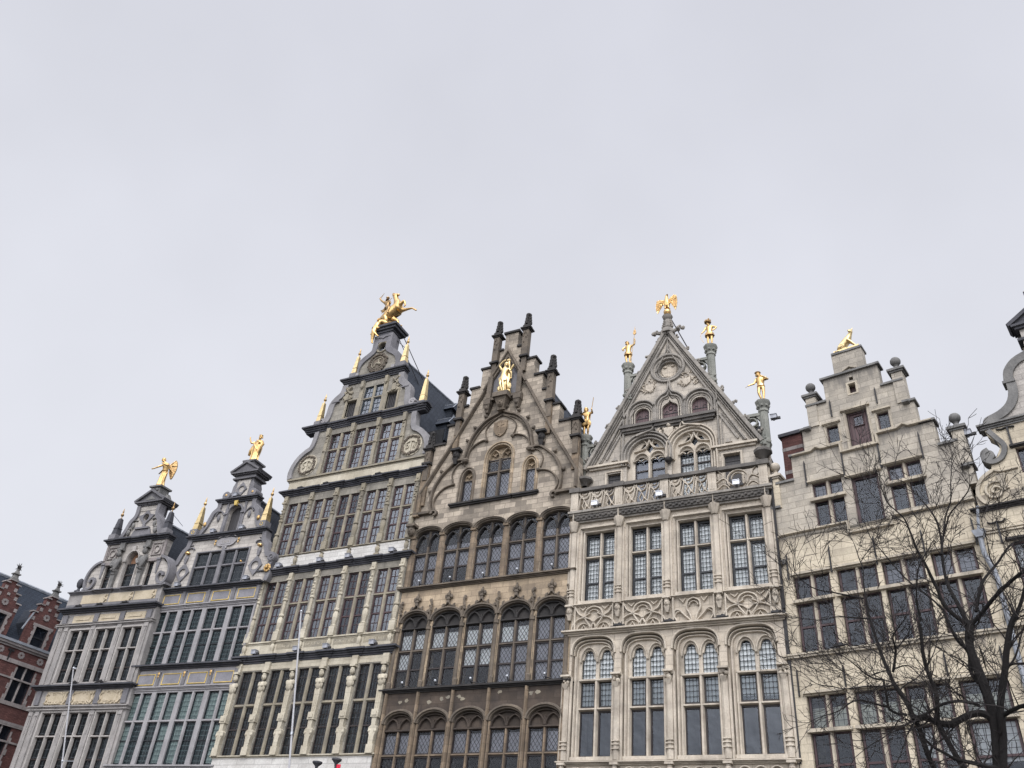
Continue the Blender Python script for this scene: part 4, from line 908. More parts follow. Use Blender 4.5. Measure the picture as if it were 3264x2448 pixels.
# attached shafts with carved heads and capitals
for i, u in enumerate(PE):
    for v0, v1, cap in ((8.58, 13.2, 11.3), (14.46, 18.12, 17.95)):
        k = MB(); k.vbar(u, v0, (11.25 if v0 < 10 else 17.7), .24, -.02, .15, .35); k.vbar(u-.17, v0, (11.6 if v0 < 10 else 17.7), .1, -.02, .07); k.vbar(u+.17, v0, (11.6 if v0 < 10 else 17.7), .1, -.02, .07)
        for q in (.35, .5, .62): k.box(u-.14, u+.14, v0+q, v0+q+.035, 0, .185)
        if v0 < 10:
            rr = random.Random(i)
            for q in range(10): k.ball(u+rr.uniform(-.14, .14), 11.35+rr.uniform(-.05, .22), .13, rr.uniform(.05, .09), n=6)
            k.frustum(u, .1, 11.1, 11.3, .05, .14); k.box(u-.19, u+.19, 11.56, 11.63, 0, .28); m = 'pale_trim'
        else:
            k.lathe(u, .1, [(.12, 17.7), (.14, 17.75), (.2, 17.95), (.23, 18.05), (.24, 18.12), (.14, 18.18)], 8); k.vbar(u, 18.15, 18.6, .06, 0, .28); m = 'pale_trim'
        b.add('shaft', k, m)
    for v in (14.2, 8.25):
        k = MB(); face(k, u, v-.02, .17, .12); k.box(u-.15, u+.15, v+.14, v+.22, 0, .3); k.frustum(u, .1, v-.38, v-.13, .05, .11); b.add('corbel_head', k, 'pale_trim')
# tracery friezes: lower one blind, upper one pierced (the balcony parapet)
def panel(k, a, c, v0, v1, w0, w1, kind, t=.075):
    m = (a+c)/2; h = v1-v0; q = (c-a)
    if kind == 'fan':     # mouchettes fanning from the foot
        for s in (-1, 1):
            f = lambda x: m+s*x
            k.rib([(f(x), y) for x, y in smooth([(.06, v0), (.14, v0+h*.3), (.26, v0+h*.55), (.22, v0+h*.85), (0, v0+h*.98)], 4)], t, w0, w1)
            k.rib([(f(x), y) for x, y in smooth([(.1, v0+.02), (.35, v0+h*.28), (.55, v0+h*.5), (q*.48, v0+h*.48), (q*.5, v0+h*.25), (q*.42, v0+h*.05)], 4)], t, w0, w1)
            k.rib(arc(f(q*.36), v0+h*.25, h*.2, 0, 180, 6), t*.6, w0, w1-.02); k.rib([(f(.3), v0+h), (f(.4), v0+h*.82), (f(.55), v0+h)], t*.5, w0, w1-.03)
        k.rib(arc(m, v0+h*.66, h*.18, 0, 180, 8), t*.6, w0, w1-.02)
    elif kind == 'loop':  # tall loop in the middle, half wheels at the sides
        k.rib([(m-.12, v0)]+smooth([(m-.1, v0+h*.1), (m-.36, v0+h*.5), (m-.3, v0+h*.85), (m, v0+h*.99), (m+.3, v0+h*.85), (m+.36, v0+h*.5), (m+.1, v0+h*.1)], 5)+[(m+.12, v0)], t, w0, w1)
        for s in (-1, 1):
            k.rib(arc(m+s*q*.27, v0-.02, h*.55, 0, 180, 9), t, w0, w1); k.rib(arc(m+s*q*.27, v0-.02, h*.3, 0, 180, 7), t*.6, w0, w1-.02)
            k.rib([(m+s*q*.27, v0+h*.52)]+smooth([(m+s*q*.3, v0+h*.6), (m+s*q*.42, v0+h*.72), (m+s*q*.5, v0+h*.97)], 3), t, w0, w1); k.rib(smooth([(m+s*q*.27, v0+h*.52), (m+s*q*.2, v0+h*.62), (m+s*q*.1, v0+h*.7)], 3), t*.8, w0, w1-.01)
            k.rib([(m+s*q*.2, v0), (m+s*q*.27, v0+h*.2), (m+s*q*.34, v0)], t*.5, w0, w1-.03)
            k.rib([(m+s*q*.22, v0+h), (m+s*q*.3, v0+h*.86), (m+s*q*.4, v0+h)], t*.6, w0, w1-.03)
        k.rib(arc(m, v0+h*.62, h*.24, 20, 160, 8), t*.6, w0, w1-.02)
    elif kind == 'rings':  # interlaced rings with lozenges
        n = 3; d = q/n
        for i in range(n):
            x = a+d*(i+.5)
            for s in (-1, 1): k.rib(smooth([(x-d*.5, v0+h*.06), (x-d*.28*1, v0+h*(.5+s*.28)), (x, v0+h*(.5+s*.02)), (x+d*.28, v0+h*(.5-s*.3)), (x+d*.5, v0+h*.94)] if s > 0 else [(x-d*.5, v0+h*.94), (x-d*.28, v0+h*.8), (x, v0+h*.52), (x+d*.28, v0+h*.2), (x+d*.5, v0+h*.06)], 4), t*.8, w0, w1-(0 if s > 0 else .012))
            k.rib([(x, v0), (x-d*.2, v0+h*.28), (x, v0+h*.52), (x+d*.2, v0+h*.28)], t*.7, w0, w1-.02, True); k.rib(arc(x, v0+h, d*.42, 180, 360, 7, h*.38), t*.8, w0, w1-.006)
            k.rib(arc(x, v0+h*.95, d*.2, 180, 360, 5), t*.5, w0, w1-.03)
    else:                 # big single arch with side curves
        k.rib(arc(m, v0+h*.5, h*.46, -40, 220, 12), t, w0, w1); k.rib(arc(m, v0+h*.55, h*.28, 0, 180, 7), t*.6, w0, w1-.02)
        for s in (-1, 1):
            k.rib(smooth([(m+s*.05, v0+h*.1), (m+s*q*.2, v0+h*.35), (m+s*q*.33, v0+h*.62), (m+s*q*.5, v0+h*.45)], 4), t, w0, w1-.006); k.rib(smooth([(m+s*q*.33, v0+h*.62), (m+s*q*.36, v0+h*.85), (m+s*q*.44, v0+h)], 4), t*.8, w0, w1-.01)
            k.rib(smooth([(m+s*q*.2, v0), (m+s*q*.24, v0+h*.2), (m+s*q*.36, v0+h*.3), (m+s*q*.5, v0+h*.08)], 4), t*.8, w0, w1-.015); k.rib(arc(m+s*q*.42, v0+h*.75, h*.16, 180, 360, 5), t*.5, w0, w1-.03)
for i in range(4):
    a, c = PE[i]+.26, PE[i+1]-.24
    k = MB(); panel(k, a, c, 13.4, 14.34, 0, .13, ('loop', 'loop', 'fan', 'loop')[i])
    k.box(a-.06, a-.005, 13.38, 14.38, 0, .12); k.box(c+.005, c+.06, 13.38, 14.38, 0, .12); b.add('tracery_panel', k, 'pale_trim')
    k = MB(); 
    for q in range(3): x = a+(c-a)*(q+.5)/3; k.rib(head(x-.3, x+.3, 7.9, 8.35, 6, 'round'), .06, 0, .1); k.rib(head(x-.15, x+.15, 8.0, 8.25, 6, 'round'), .04, 0, .08)
    b.add('tracery_panel', k, 'pale_trim')
    a, c = PE[i]+.17, PE[i+1]-.17
    k = MB(); panel(k, a, c, 18.64, 19.56, .08, .2, ('rings', 'rings', 'rings', 'arch')[i], .062); k.box(a, c, 18.62, 18.67, .06, .21); b.add('parapet_panel', k, 'pale_trim')
k = MB(); k.box(-.06, 8.5, 19.57, 19.72, .03, .27)
for u in PE: k.box(u-.24, u+.24, 19.55, 19.76, .0, .31)
k.box(-.06, .2, 19.57, 19.72, -.5, .03); k.box(8.26, 8.5, 19.57, 19.72, -.5, .03); b.add('parapet_rail', k, 'pale_dark')
k = MB()
for u in PE: k.box(u-.17, u+.17, 18.62, 19.55, .04, .24); k.box(u-.09, u-.02, 18.75, 19.45, .24, .255); k.box(u+.02, u+.09, 18.75, 19.45, .24, .255)
k.box(8.3, 8.46, 18.6, 19.57, -.5, .04); k.box(-.02, .12, 18.6, 19.57, -.5, .04); b.add('parapet_post', k, 'pale_trim')
# the pointed gable stands back behind the balcony
G = -.6; cx = 4.23
do = [archhole(2.58, 3.27, 23.04, 23.66, 24.0, 7, 'round'), archhole(3.88, 4.62, 23.04, 23.75, 24.2, 7, 'ogee'), archhole(5.25, 5.98, 23.04, 23.68, 24.05, 7, 'round')]
lw = [archhole(2.2, 4.08, 18.7, 21.5, 22.4, 9, 'round'), archhole(4.26, 6.1, 18.7, 21.5, 22.36, 9, 'round')]
sl = [rect(1.3, 1.92, 18.7, 20.74), rect(6.55, 7.22, 18.7, 20.82)]
k = MB(); k.plate([(.05, 18.4), (8.4, 18.4), (8.4, 20.9), (cx, 28.35), (.05, 20.9)], do+lw+sl+[arc(4.2, 26.02, .62, 0, 360, 22)[:-1]], G-.5, G); b.add('gable_wall', k, 'pale_gable')
rl = [(.1, 20.85), (cx, 28.2)]
k = MB()
for off, wd, w1, m in ((.0, .2, .22, 0), (.33, .1, .12, 0), (.55, .1, .07, 0)):
    o = off*1.14/ .9
    lp = [(.25+o*.25, 21.1-o*.95 if off == 0 else 21.15-o*.6), (cx, 28.35-o*1.15)]
    if off: lp = [(.55+o*.9, 21.35), (cx-.02, 28.35-o*1.25)]
    if off == .55: lp = [(1.25, 21.5), (2.55, 23.95)]
    if not off:
        for e in (.17, .27): k.rib([(.25+e*1.05, 21.1), (cx, 28.35-e*1.55)], .06, G-.02, G+.2-e*.35); k.rib([(2*cx-.25-e*1.05, 21.1), (cx, 28.35-e*1.55)], .06, G-.02, G+.2-e*.35)
    k.rib(lp, wd, G-.02, G+w1, cham=.7); k.rib([(2*cx-x, y) for x, y in lp], wd, G-.02, G+w1, cham=.7)
b.add('raking_moulding', k, 'pale_grey')
k = MB(); k.rib([(3.62, 25.9), (cx-.03, 27.2), (2*cx-3.62, 25.9)], .06, G, G+.07); k.line((cx, 26.9), (cx, 27.9), .06, G, G+.08); k.line((cx-.16, 26.85), (cx-.03, 27.45), .05, G, G+.06); k.line((cx+.16, 26.85), (cx+.03, 27.45), .05, G, G+.06)
for s in (-1, 1):     # moulded triangles at the sides
    f = (lambda x: x) if s < 0 else (lambda x: 2*cx-x)
    k.rib([(f(2.05), 21.3), (f(2.05), 24.3)], .09, G, G+.12); k.rib([(f(2.2), 24.4), (f(3.45), 26.4)], .06, G, G+.06); k.rib([(f(1.0), 21.35), (f(1.9), 22.95), (f(1.9), 21.35)], .05, G, G+.06)
    k.prism([(f(1.8), 21.35), (f(1.5), 21.35), (f(1.62), 21.42), (f(1.68), 21.55)], G, G+.1)
b.add('tracery', k, 'pale_grey')
k = MB()   # crockets
for s in (-1, 1):
    for q in range(8):
        t = .06+q*.122; x = .15+(cx-.15)*t; y = 21.05+(28.3-21.05)*t; x = x if s < 0 else 2*cx-x; rr = random.Random(q)
        for p in range(6): k.ball(x+s*.1+rr.uniform(-.12, .1), y+.1+rr.uniform(-.1, .1), G+.05+rr.uniform(-.05, .08), rr.uniform(.05, .085), n=6)
b.add('crocket', k, 'pale_grey')
# roundel
k = MB()
for r, w0, w1, t in ((.78, -.02, .1, .16), (.62, -.16, .02, .12), (.5, -.26, -.1, .1)): k.rib(arc(4.2, 26.02, r, 0, 360, 30)[:-1], t, G+w0, G+w1, True)
rd = b.add('roundel', k, 'pale_grey')
k = MB(); k.prism(arc(4.2, 26.02, .6, 0, 360, 24)[:-1], G-.32, G-.26); rr = random.Random(6)
k.prism(smooth([(3.82, 26.1), (3.9, 26.25), (4.02, 26.35), (4.2, 26.22), (4.36, 26.35), (4.5, 26.25), (4.56, 26.05), (4.5, 25.75), (4.25, 25.62), (3.95, 25.72), (3.82, 26.1)], 2)[:-1], G-.26, G-.2)
for q in range(16): k.ball(4.2+rr.uniform(-.4, .4), 25.62+rr.uniform(-.06, .12), G-.22, rr.uniform(.04, .08), n=6)
k.ball(4.0, 26.22, G-.2, .1, .06); k.ball(4.4, 26.24, G-.2, .1, .06); b.add('carved_relief', k, 'pale', rd)
# leafy spandrels
for s in (-1, 1):
    k = MB(); rr = random.Random(10+s); m0 = 4.2+s*.88
    for q in range(26):
        t = rr.random(); x = m0+s*rr.uniform(-.3, .42)*(1-.3*t); y = 24.75+t*.75; p = smooth([(x, y), (x+rr.uniform(-.14, .14), y+.1), (x+rr.uniform(-.2, .2), y+.14)], 2); k.rib(p, .05, G, G+rr.uniform(.04, .08))
    k.prism([(m0-.2, 25.2), (m0+.2, 25.2), (m0+.18, 24.95), (m0, 24.8), (m0-.18, 24.95)], G, G+.08); b.add('carved_relief', k, 'pale_trim')
# three shuttered openings with deep archivolts
for j, (a, c, vs, va, kd) in enumerate(((2.58, 3.27, 23.66, 24.0, 'round'), (3.88, 4.62, 23.75, 24.2, 'ogee'), (5.25, 5.98, 23.68, 24.05, 'round'))):
    k = MB()
    for o, w0, w1, t in ((.07, -.2, .0, .08), (.2, -.1, .08, .11), (.34, -.02, .15, .12)):
        if kd == 'ogee': hp = smooth([(a-o, vs-.05), (a-o+.04, vs+.25+o*.4), (a+.12-o*.45, vs+.42+o*.8), ((a+c)/2-.1, va-.06+o*1.5), ((a+c)/2, va+.05+o*2.9)], 4); hp = hp+[(a+c-x, y) for x, y in hp[:-1]][::-1]
        else: hp = head(a-o, c+o, vs, va+o*1.05, 8, 'round')[::-1]
        k.rib([(a-o, 23.02)]+hp+[(c+o, 23.02)], t, G+w0, G+w1)
    sh = b.add('archivolt', k, 'pale_grey')
    k = MB(); k.prism(archhole(a, c, 23.04, vs, va, 7, kd), G-.2, G-.15); sh2 = b.add('wooden_shutter', k, 'wood_purple', sh)
    k = MB()
    for v in (23.15, 23.5): k.box(a+.03, c-.03, v, v+.03, G-.15, G-.13)
    for u in (a+.18, c-.18): k.rib(arc(u, 23.6, .07, 0, 300, 6), .025, G-.15, G-.13)
    if j == 1: k.rib(arc((a+c)/2, 23.8, .1, 0, 360, 10)[:-1], .03, G-.15, G-.12, True)
    b.add('iron_strap', k, 'iron', sh2)
k = MB(); k.cornice(2.2, 6.1, [(22.66, 22.76, .12), (22.76, 22.9, .2), (22.9, 23.03, .28)], G-.1, G); b.add('sill_cornice', k, 'pale_dark')
# pair of two-light arched windows below, with ogee hoods and a shield between them
for j, (a, c) in enumerate(((2.2, 4.08), (4.26, 6.1))):
    k = MB()
    for o, w0, w1, t in ((-.06, -.3, .02, .12), (.07, -.1, .1, .12), (.19, -.02, .16, .1)): k.rib([(a-o, 21.0)]+head(a-o, c+o, 21.5, 22.38+o, 9, 'round')[::-1]+[(c+o, 21.0 if j == 0 else 18.6)], t, G+w0, G+w1)
    s = 1 if j == 0 else -1; f = (lambda x: x) if j == 0 else (lambda x: 2*4.17-x)
    k.rib([(f(x), y) for x, y in smooth([(2.7, 22.42), (3.15, 22.55), (3.42, 22.62), (3.52, 22.85), (3.54, 23.15)], 4)], .1, G, G+.2); k.rib([(f(x), y) for x, y in smooth([(3.95, 22.25), (3.72, 22.4), (3.6, 22.62), (3.58, 22.9)], 4)], .08, G, G+.14)
    ar = b.add('archivolt', k, 'pale_grey' if j == 0 else 'pale_trim')
    x0, x1 = (2.5, 3.98) if j == 0 else (4.56, 6.0); m = (x0+x1)/2
    k = MB(); la, lb = archhole(x0+.05, m-.07, 19.0, 21.18, 21.44, 6, 'round'), archhole(m+.07, x1-.05, 19.0, 21.18, 21.44, 6, 'round')
    k.plate(archhole(a, c, 18.75, 21.5, 22.38, 9, 'round'), [la, lb, [(m, 22.1), (m-.16, 21.82), (m, 21.6), (m+.16, 21.82)], [(m+.12, 22.1), (m+.3, 21.85), (m+.5, 21.78), (m+.3, 22.1)], [(m-.12, 22.1), (m-.3, 22.1), (m-.5, 21.78), (m-.3, 21.85)]], G-.26, G-.16)
    k.vbar(m, 18.75, 21.3, .12, G-.2, G-.02)
    for p, q in ((x0+.02, m-.01), (m+.01, x1-.02)): k.rib(head(p, q, 21.2, 21.6, 7, 'round'), .09, G-.16, G-.03); k.rib(arc((p+q)/2-.17, 21.15, .14, 20, 150, 4), .05, G-.16, G-.06); k.rib(arc((p+q)/2+.17, 21.15, .14, 30, 160, 4), .05, G-.16, G-.06)
    for s in (-1, 1): k.rib(smooth([(m, 22.3), (m+s*.08, 22.0), (m+s*.25, 21.82), (m+s*.5, 21.75), (m+s*.72, 21.72)], 4), .07, G-.16, G-.04); k.rib(arc(m+s*.42, 22.0, .3, 20 if s > 0 else 160, 220 if s > 0 else -40, 8), .05, G-.16, G-.06)
    b.add('tracery', k, 'pale_trim', ar)
    window(b, x0+.03, x1-.03, 18.9, 22.2, fr='frame_dark', gl='g_plain' if j == 0 else 'g_crown', wg=G-.24, fw=.06, split=(20.75,), stone_on=False, blind=[('curtain_grey' if j == 0 else 'curtain', x0+.1, x1-.1, 18.95, 21.1)], parent=ar, sash=.06)
k = MB(); k.prism([(3.98, 22.6), (4.42, 22.6), (4.4, 22.35), (4.2, 22.12), (4.0, 22.35)], G+.02, G+.16); rr = random.Random(12)
for q in range(20): k.ball(4.2+rr.uniform(-.55, .55), 22.5+rr.uniform(-.08, .18), G+.04, rr.uniform(.06, .1), n=6)
k.ball(4.2, 22.75, G+.1, .12); b.add('carved_shield', k, 'pale_trim')
k = MB(); k.frustum(4.17, G+.15, 20.7, 20.95, .03, .16); k.ball(4.17, 20.9, G+.2, .14); b.add('corbel_head', k, 'soot')
for j, (a, c) in enumerate(((1.3, 1.92), (6.55, 7.22))):
    k = MB(); k.prism(rect(a, c, 18.7, 20.74+.08*j), G-.2, G-.16); sh = b.add('wooden_shutter', k, 'wood_dark')
    k = MB(); 
    for v in (20.2, 20.5): k.box(a+.03, c-.03, v, v+.03, G-.16, G-.14)
    b.add('iron_strap', k, 'iron', sh)
    k = MB(); k.rib([(a-.07, 18.7), (a-.07, 20.84), (c+.07, 20.84), (c+.07, 18.7)], .12, G-.2, G+.05); k.cornice(a-.75 if j == 0 else a-.3, c+.2 if j == 0 else c+.6, [(21.02, 21.12, .1), (21.12, 21.22, .2)], G-.1, G); b.add('hood_mould', k, 'pale_trim', sh)
# slender statue columns and flying links
def octcol(u, v0, v1, m='green_grey'):
    k = MB(); k.lathe(u, G-.05, [(.19, v0), (.19, v1-.62), (.23, v1-.58), (.23, v1-.5), (.2, v1-.46), (.24, v1-.36), (.3, v1-.2), (.33, v1-.12), (.33, v1-.06), (.2, v1)], 8)
    for q in range(8): a = math.pi*q/4; k.ball(u+.24*math.cos(a), v1-.33, G-.05+.24*math.sin(a), .07, n=5)
    k.vbar(u, v0+.3, v1-.8, .06, G, G+.17); k.frustum(u, G-.05, v0-.5, v0, .05, .19)
    rr = random.Random(int(u*10))
    for q in range(8): k.ball(u+rr.uniform(-.2, .2), v0+rr.uniform(-.1, .25), G+.12, rr.uniform(.06, .1), n=5)
    return b.add('statue_column', k, m)
octcol(.14, 21.3, 23.05); octcol(2.2, 24.65, 26.78); octcol(6.25, 24.75, 26.85); octcol(8.35, 21.05, 23.2)
for s, u, v, d in ((-1, 2.2, 25.9, 1), (1, 6.25, 26.0, -1), (-1, .14, 22.3, 1), (1, 8.35, 22.4, -1)):
    k = MB(); x1 = u+d*.95; k.box(min(u+d*.15, x1), max(u+d*.15, x1), v+.02, v+.16, G-.2, G+.08); k.rib(arc(u+d*.5, v-.24, .2, 0, 360, 14)[:-1], .1, G-.16, G+.04, True)
    for q in range(4): a = 45+90*q; k.ball(u+d*.5+.2*math.cos(R(a)), v-.24+.2*math.sin(R(a)), G-.06, .075, n=5)
    k.prism([(u+d*.15, v+.02), (u+d*.32, v+.02), (u+d*.18, v-.2)], G-.16, G+.04); k.prism([(u+d*.75, v+.02), (u+d*.95, v+.02), (u+d*.88, v-.3)] , G-.16, G+.04); b.add('pierced_link', k, 'green_grey')
# great finial under the eagle
k = MB(); k.lathe(cx, G-.02, [(.36, 28.1), (.34, 28.3), (.22, 28.42), (.26, 28.5), (.16, 28.55), (.14, 29.0), (.2, 29.06), (.25, 29.15), (.27, 29.22), (.14, 29.3)], 8); rr = random.Random(14)
for q in range(14): k.ball(cx+rr.uniform(-.3, .3), 28.12+rr.uniform(-.1, .12), G+.12, rr.uniform(.07, .12), n=6)
for s in (-1, 1):
    k.tube([(cx, 28.1, G), (cx+s*.4, 28.25, G), (cx+s*.6, 28.32, G)], [.12, .1, .08], 6)
    for q in range(7): k.ball(cx+s*.66+rr.uniform(-.13, .13), 28.33+rr.uniform(-.12, .14), G+rr.uniform(-.08, .1), rr.uniform(.07, .11), n=6)
    for q in range(4): k.ball(cx+s*(.24-.03*q), 28.55+q*.13, G, .08, n=5)
for q in range(6): k.ball(cx+rr.uniform(-.1, .1), 28.3+rr.uniform(-.1, .1), G-.35, .1, n=6)
b.add('finial', k, 'pale_grey')
k = MB(); k.tube([(cx+.1, 29.25, G-.12), (cx+.75, 27.6, G-.7)], .028, 5); b.add('stay_rod', k, 'iron')
k = MB(); k.frustum(.28, -.45, 20.2, 20.5, .12, .22); k.lathe(.3, -.42, [(.1, 20.2), (.22, 20.36), (.36, 20.46), (.36, 20.56), (.3, 20.6)], 8); k.lathe(8.2, -.42, [(.1, 20.15), (.24, 20.34), (.38, 20.46), (.38, 20.58), (.3, 20.64)], 8); b.add('corbel', k, 'pale_dark')
k = MB(); k.box(8.39, 8.52, 8.4, 19.0, -.1, .03); k.tube([(8.5, 19.0, .1), (8.5, 13.6, .1)], .05, 6); b.add('downpipe', k, 'iron')
body(b, .02, 8.4, 20.6, 28.1, cx, 12.0, 'pale_grey', 'slate', wfront=-1.1, inner=False, over=.0)
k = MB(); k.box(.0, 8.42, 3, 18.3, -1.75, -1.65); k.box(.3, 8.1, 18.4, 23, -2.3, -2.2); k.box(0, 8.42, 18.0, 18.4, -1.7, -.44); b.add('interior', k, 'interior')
for i, (u, v) in enumerate(((1.13, 18.64), (4.0, 18.64), (7.18, 18.64))): spotlight(b, u, v, .26, 'white box floodlight before the balcony parapet of the Gothic house, '+('left one', 'middle one', 'right one')[i], 'white floodlights on the Gothic balcony', 'box', 'lamp_white')
for i, (u, v) in enumerate(((2.22, 13.38), (4.23, 13.38), (6.23, 13.38), (8.2, 13.38))): spotlight(b, u, v, .1, 'small dark floodlight on the lower ledge of the pale Gothic house, '+('leftmost', 'second from left', 'third from left', 'rightmost')[i], 'dark floodlights on the Gothic house ledge', 'flat')
spotlight(b, 8.75, 22.1, -.7, 'grey floodlight sticking out beside the rightmost statue column of the Gothic house', None)
GOTH = b

# ---------------------------------------------------------------- blue-grey house with gilt panel lines and gilded obelisks
b = Bld('grey_guild_house', 'blue-grey stone house with gilt-edged panels, two gilded obelisks and a gilded robed figure on top', -36.73, 30.03, 3.0, 1.6)
X0, X1 = -.3, 6.1; bays = [(-.24, 1.12), (1.4, 2.78), (3.06, 4.43), (4.72, 6.06)]
holes = [rect(a, c, v0, v1) for a, c in bays for v0, v1 in ((8.66, 11.93), (13.32, 16.08))]
k = MB(); k.plate(rect(X0-.05, X1+.08, 0, 17.3), holes, -.45, 0); b.add('wall', k, 'blue_light')
for v0, v1 in ((13.05, 13.26), (17.08, 17.3)):
    k = MB(); k.cornice(X0-.05, X1, cor(v0, v1-v0, .3, 3), -.3, ret=.7); k.box(X0-.1, X1+.05, v1, v1+.03, -.2, .2); b.add('cornice', k, 'blue_dark')
for v0, v1, p in ((12.1, 12.22, .1), (16.28, 16.4, .1), (8.5, 8.64, .14), (12.0, 12.06, .05), (16.17, 16.23, .05)):
    k = MB(); k.cornice(X0, X1, cor(v0, v1-v0, p, 2), -.2); b.add('string_course', k, 'blue_light')
for r, (v0, v1, tr) in enumerate(((8.66, 11.93, 10.6), (13.32, 16.08, 14.98))):
    for j, (a, c) in enumerate(bays):
        bl = [('blind_green', a+.04, c-.04, tr+.05, v1-.06)] if r == 0 else None
        if r == 0: bl.append(('blind_green', a+.04+.66*(j % 2), a+.6+.66*(j % 2), v0+.1, tr-.2))
        window(b, a, c, v0, v1, [(a+c)/2], [tr], .17, .12, .02, -.3, 'blue_light', 'frame_black', 'g_teal', wg=-.24, fw=.035, split=((v0+tr)/2+.1,), blind=bl, sash=.035)
for v0, v1 in ((12.3, 12.84), (16.47, 16.99)):
    for j, (a, c) in enumerate(bays):
        k = MB(); k.box(a+.12, c-.1, v0, v1, .004, .02); pn = b.add('sunk_panel', k, 'panel_grey')
        k = MB(); k.rib(rect(a+.14, c-.12, v0+.02, v1-.02), .045, .018, .04, True); b.add('gilt_border', k, 'gold_line', pn)
    for j in range(5):
        u = (X0+.02, 1.26, 2.92, 4.57, X1-.02)[j]; k = MB(); k.vbar(u, v0-.06, v1+.08, .2, -.02, .1); b.add('pilaster', k, 'blue_mid')
        if v0 < 13 and j < 4: k = MB(); k.ball(u+.02, v1-.03, .12, .07, .1, .05, 6); k.ball(u+.02, v1-.16, .11, .045, .07, .04, 6); b.add('gilt_drop', k, 'gold')
# gable body
cx = 3.06
gl = smooth([(-.32, 17.3), (-.42, 17.7), (-.3, 18.05), (-.42, 18.35), (-.45, 18.6), (-.3, 18.75), (-.02, 18.8), (.1, 19.1), (.25, 19.45), (.46, 19.68), (.5, 20.1)], 3)
gr = [(2*cx-x, y) for x, y in gl]
k = MB(); k.plate(gr+gl[::-1], [rect(1.3, 4.76, 17.4, 19.24)], -.4, -.02); b.add('gable_wall', k, 'pale_block')
for p, s in ((gl, 1), (gr, -1)):
    k = MB(); k.sweep(p, [(-.16*s, -.35), (-.16*s, .09), (.1*s, .1), (.1*s, -.35)]); k.prism(arc(p[14][0]-s*.02, 18.55, .26, 0, 360, 16)[:-1], -.2, .13); k.rib(spiral(p[14][0]-s*.02, 18.55, .22, .05, 0, 1.3*s, 16), .05, .12, .17); b.add('scroll_edge', k, 'blue_mid')
    f = (lambda x: x) if s > 0 else (lambda x: 2*cx-x)
    k = MB(); rosette(k, f(-.3), 17.95, .14, .22, 9); face(k, f(-.3), 17.96, .2, .1); b.add('gilded_mask', k, 'gold')
    k = MB(); k.plate([(f(.62), 18.75), (f(.38), 18.5), (f(.18), 18.22), (f(.38), 17.95), (f(.6), 17.65), (f(.85), 17.95), (f(1.08), 18.22), (f(.85), 18.5)], [arc(f(.63), 18.2, .24, 0, 360, 14)[:-1]], -.02, .06)
    k.frustum(f(.6), .02, 18.75, 19.0, .05, .12, .04, .07); k.ball(f(.6), 19.05, .03, .13, .16, .07, 8); k.rib(smooth([(f(.4), 19.45), (f(.6), 19.6), (f(.85), 19.62), (f(.98), 19.5)], 3), .08, -.02, .08); k.rib(smooth([(f(.3), 19.3), (f(.5), 19.72), (f(.8), 19.78)], 3), .05, -.02, .06); b.add('strapwork', k, 'blue_mid')
    k = MB(); k.lathe(f(.62), .08, [(.12, 19.26), (.14, 19.3), (.12, 19.36), (.05, 19.4)], 8); b.add('gilt_knob', k, 'gold')
    k = MB(); k.ball(f(1.22), 20.95+.0, .1, .1, .15, .08, 8); b.add('gilt_drop', k, 'gold')
w = window(b, 1.3, 4.76, 17.4, 19.24, [2.15, 3.03, 3.92], [18.45], .17, .14, .0, -.3, 'blue_mid', 'frame_black', 'g_dark', wg=-.22, fw=.04)
k = MB(); k.rib(rect(1.24, 4.82, 17.33, 19.3), .12, -.1, .04, True); k.vbar(3.03, 17.3, 19.5, .26, -.1, .06); b.add('window_surround', k, 'blue_mid', w)
k = MB(); k.box(4.28, 4.42, 18.55, 18.6, -.2, -.1); k.ball(4.34, 18.6, -.1, .06); b.add('light_fitting', k, 'gold', w)
# cartouche with the date plate (worn, hardly legible)
k = MB(); k.prism([(2.55, 19.58), (2.72, 19.52), (3.45, 19.52), (3.62, 19.6), (3.78, 19.78), (3.62, 19.96), (3.4, 20.0), (2.7, 20.0), (2.5, 19.9), (2.42, 19.75)], -.02, .06); k.box(2.75, 3.4, 19.62, 19.9, .06, .075); k.rib(smooth([(2.5, 20.02), (2.8, 20.12), (3.1, 20.06), (3.4, 20.14), (3.7, 20.02)], 3), .09, -.02, .09); k.box(2.9, 3.2, 19.4, 19.52, -.02, .05)
ct = b.add('cartouche', k, 'blue_light')
k = MB()
for q, d in enumerate(('1', '6', '4', '4')):
    x = 2.84+q*.14
    k.line((x, 19.68), (x, 19.85), .025, .07, .085)
    if d == '6': k.rib(arc(x+.04, 19.72, .04, 0, 360, 8)[:-1], .02, .07, .084, True)
    if d == '4': k.line((x-.05, 19.74), (x+.03, 19.74), .02, .07, .083); k.line((x-.05, 19.74), (x, 19.85), .02, .07, .082)
b.add('worn_numerals', k, 'pale_block', ct)
for u in (2.35, 3.92): k = MB(); k.ball(u, 19.85, .06, .06, .09, .05, 6); k.ball(u-.02, 19.7, .05, .04, .1, .03, 6); b.add('gilt_drop', k, 'gold')
k = MB(); k.cornice(.45, 5.6, cor(20.02, .26, .26, 3), -.35, ret=.7); b.add('cornice', k, 'blue_dark')
gl2 = smooth([(.95, 20.28), (1.05, 20.5), (1.25, 20.8), (1.4, 21.15), (1.55, 21.6), (1.75, 21.78), (1.85, 21.95), (1.83, 22.2)], 3); gr2 = [(2*cx-x, y) for x, y in gl2]
dh = archhole(2.62, 3.5, 20.3, 21.5, 21.94, 8, 'round')
k = MB(); k.plate(gr2+gl2[::-1], [dh], -.4, -.04); b.add('gable_wall', k, 'pale_block')
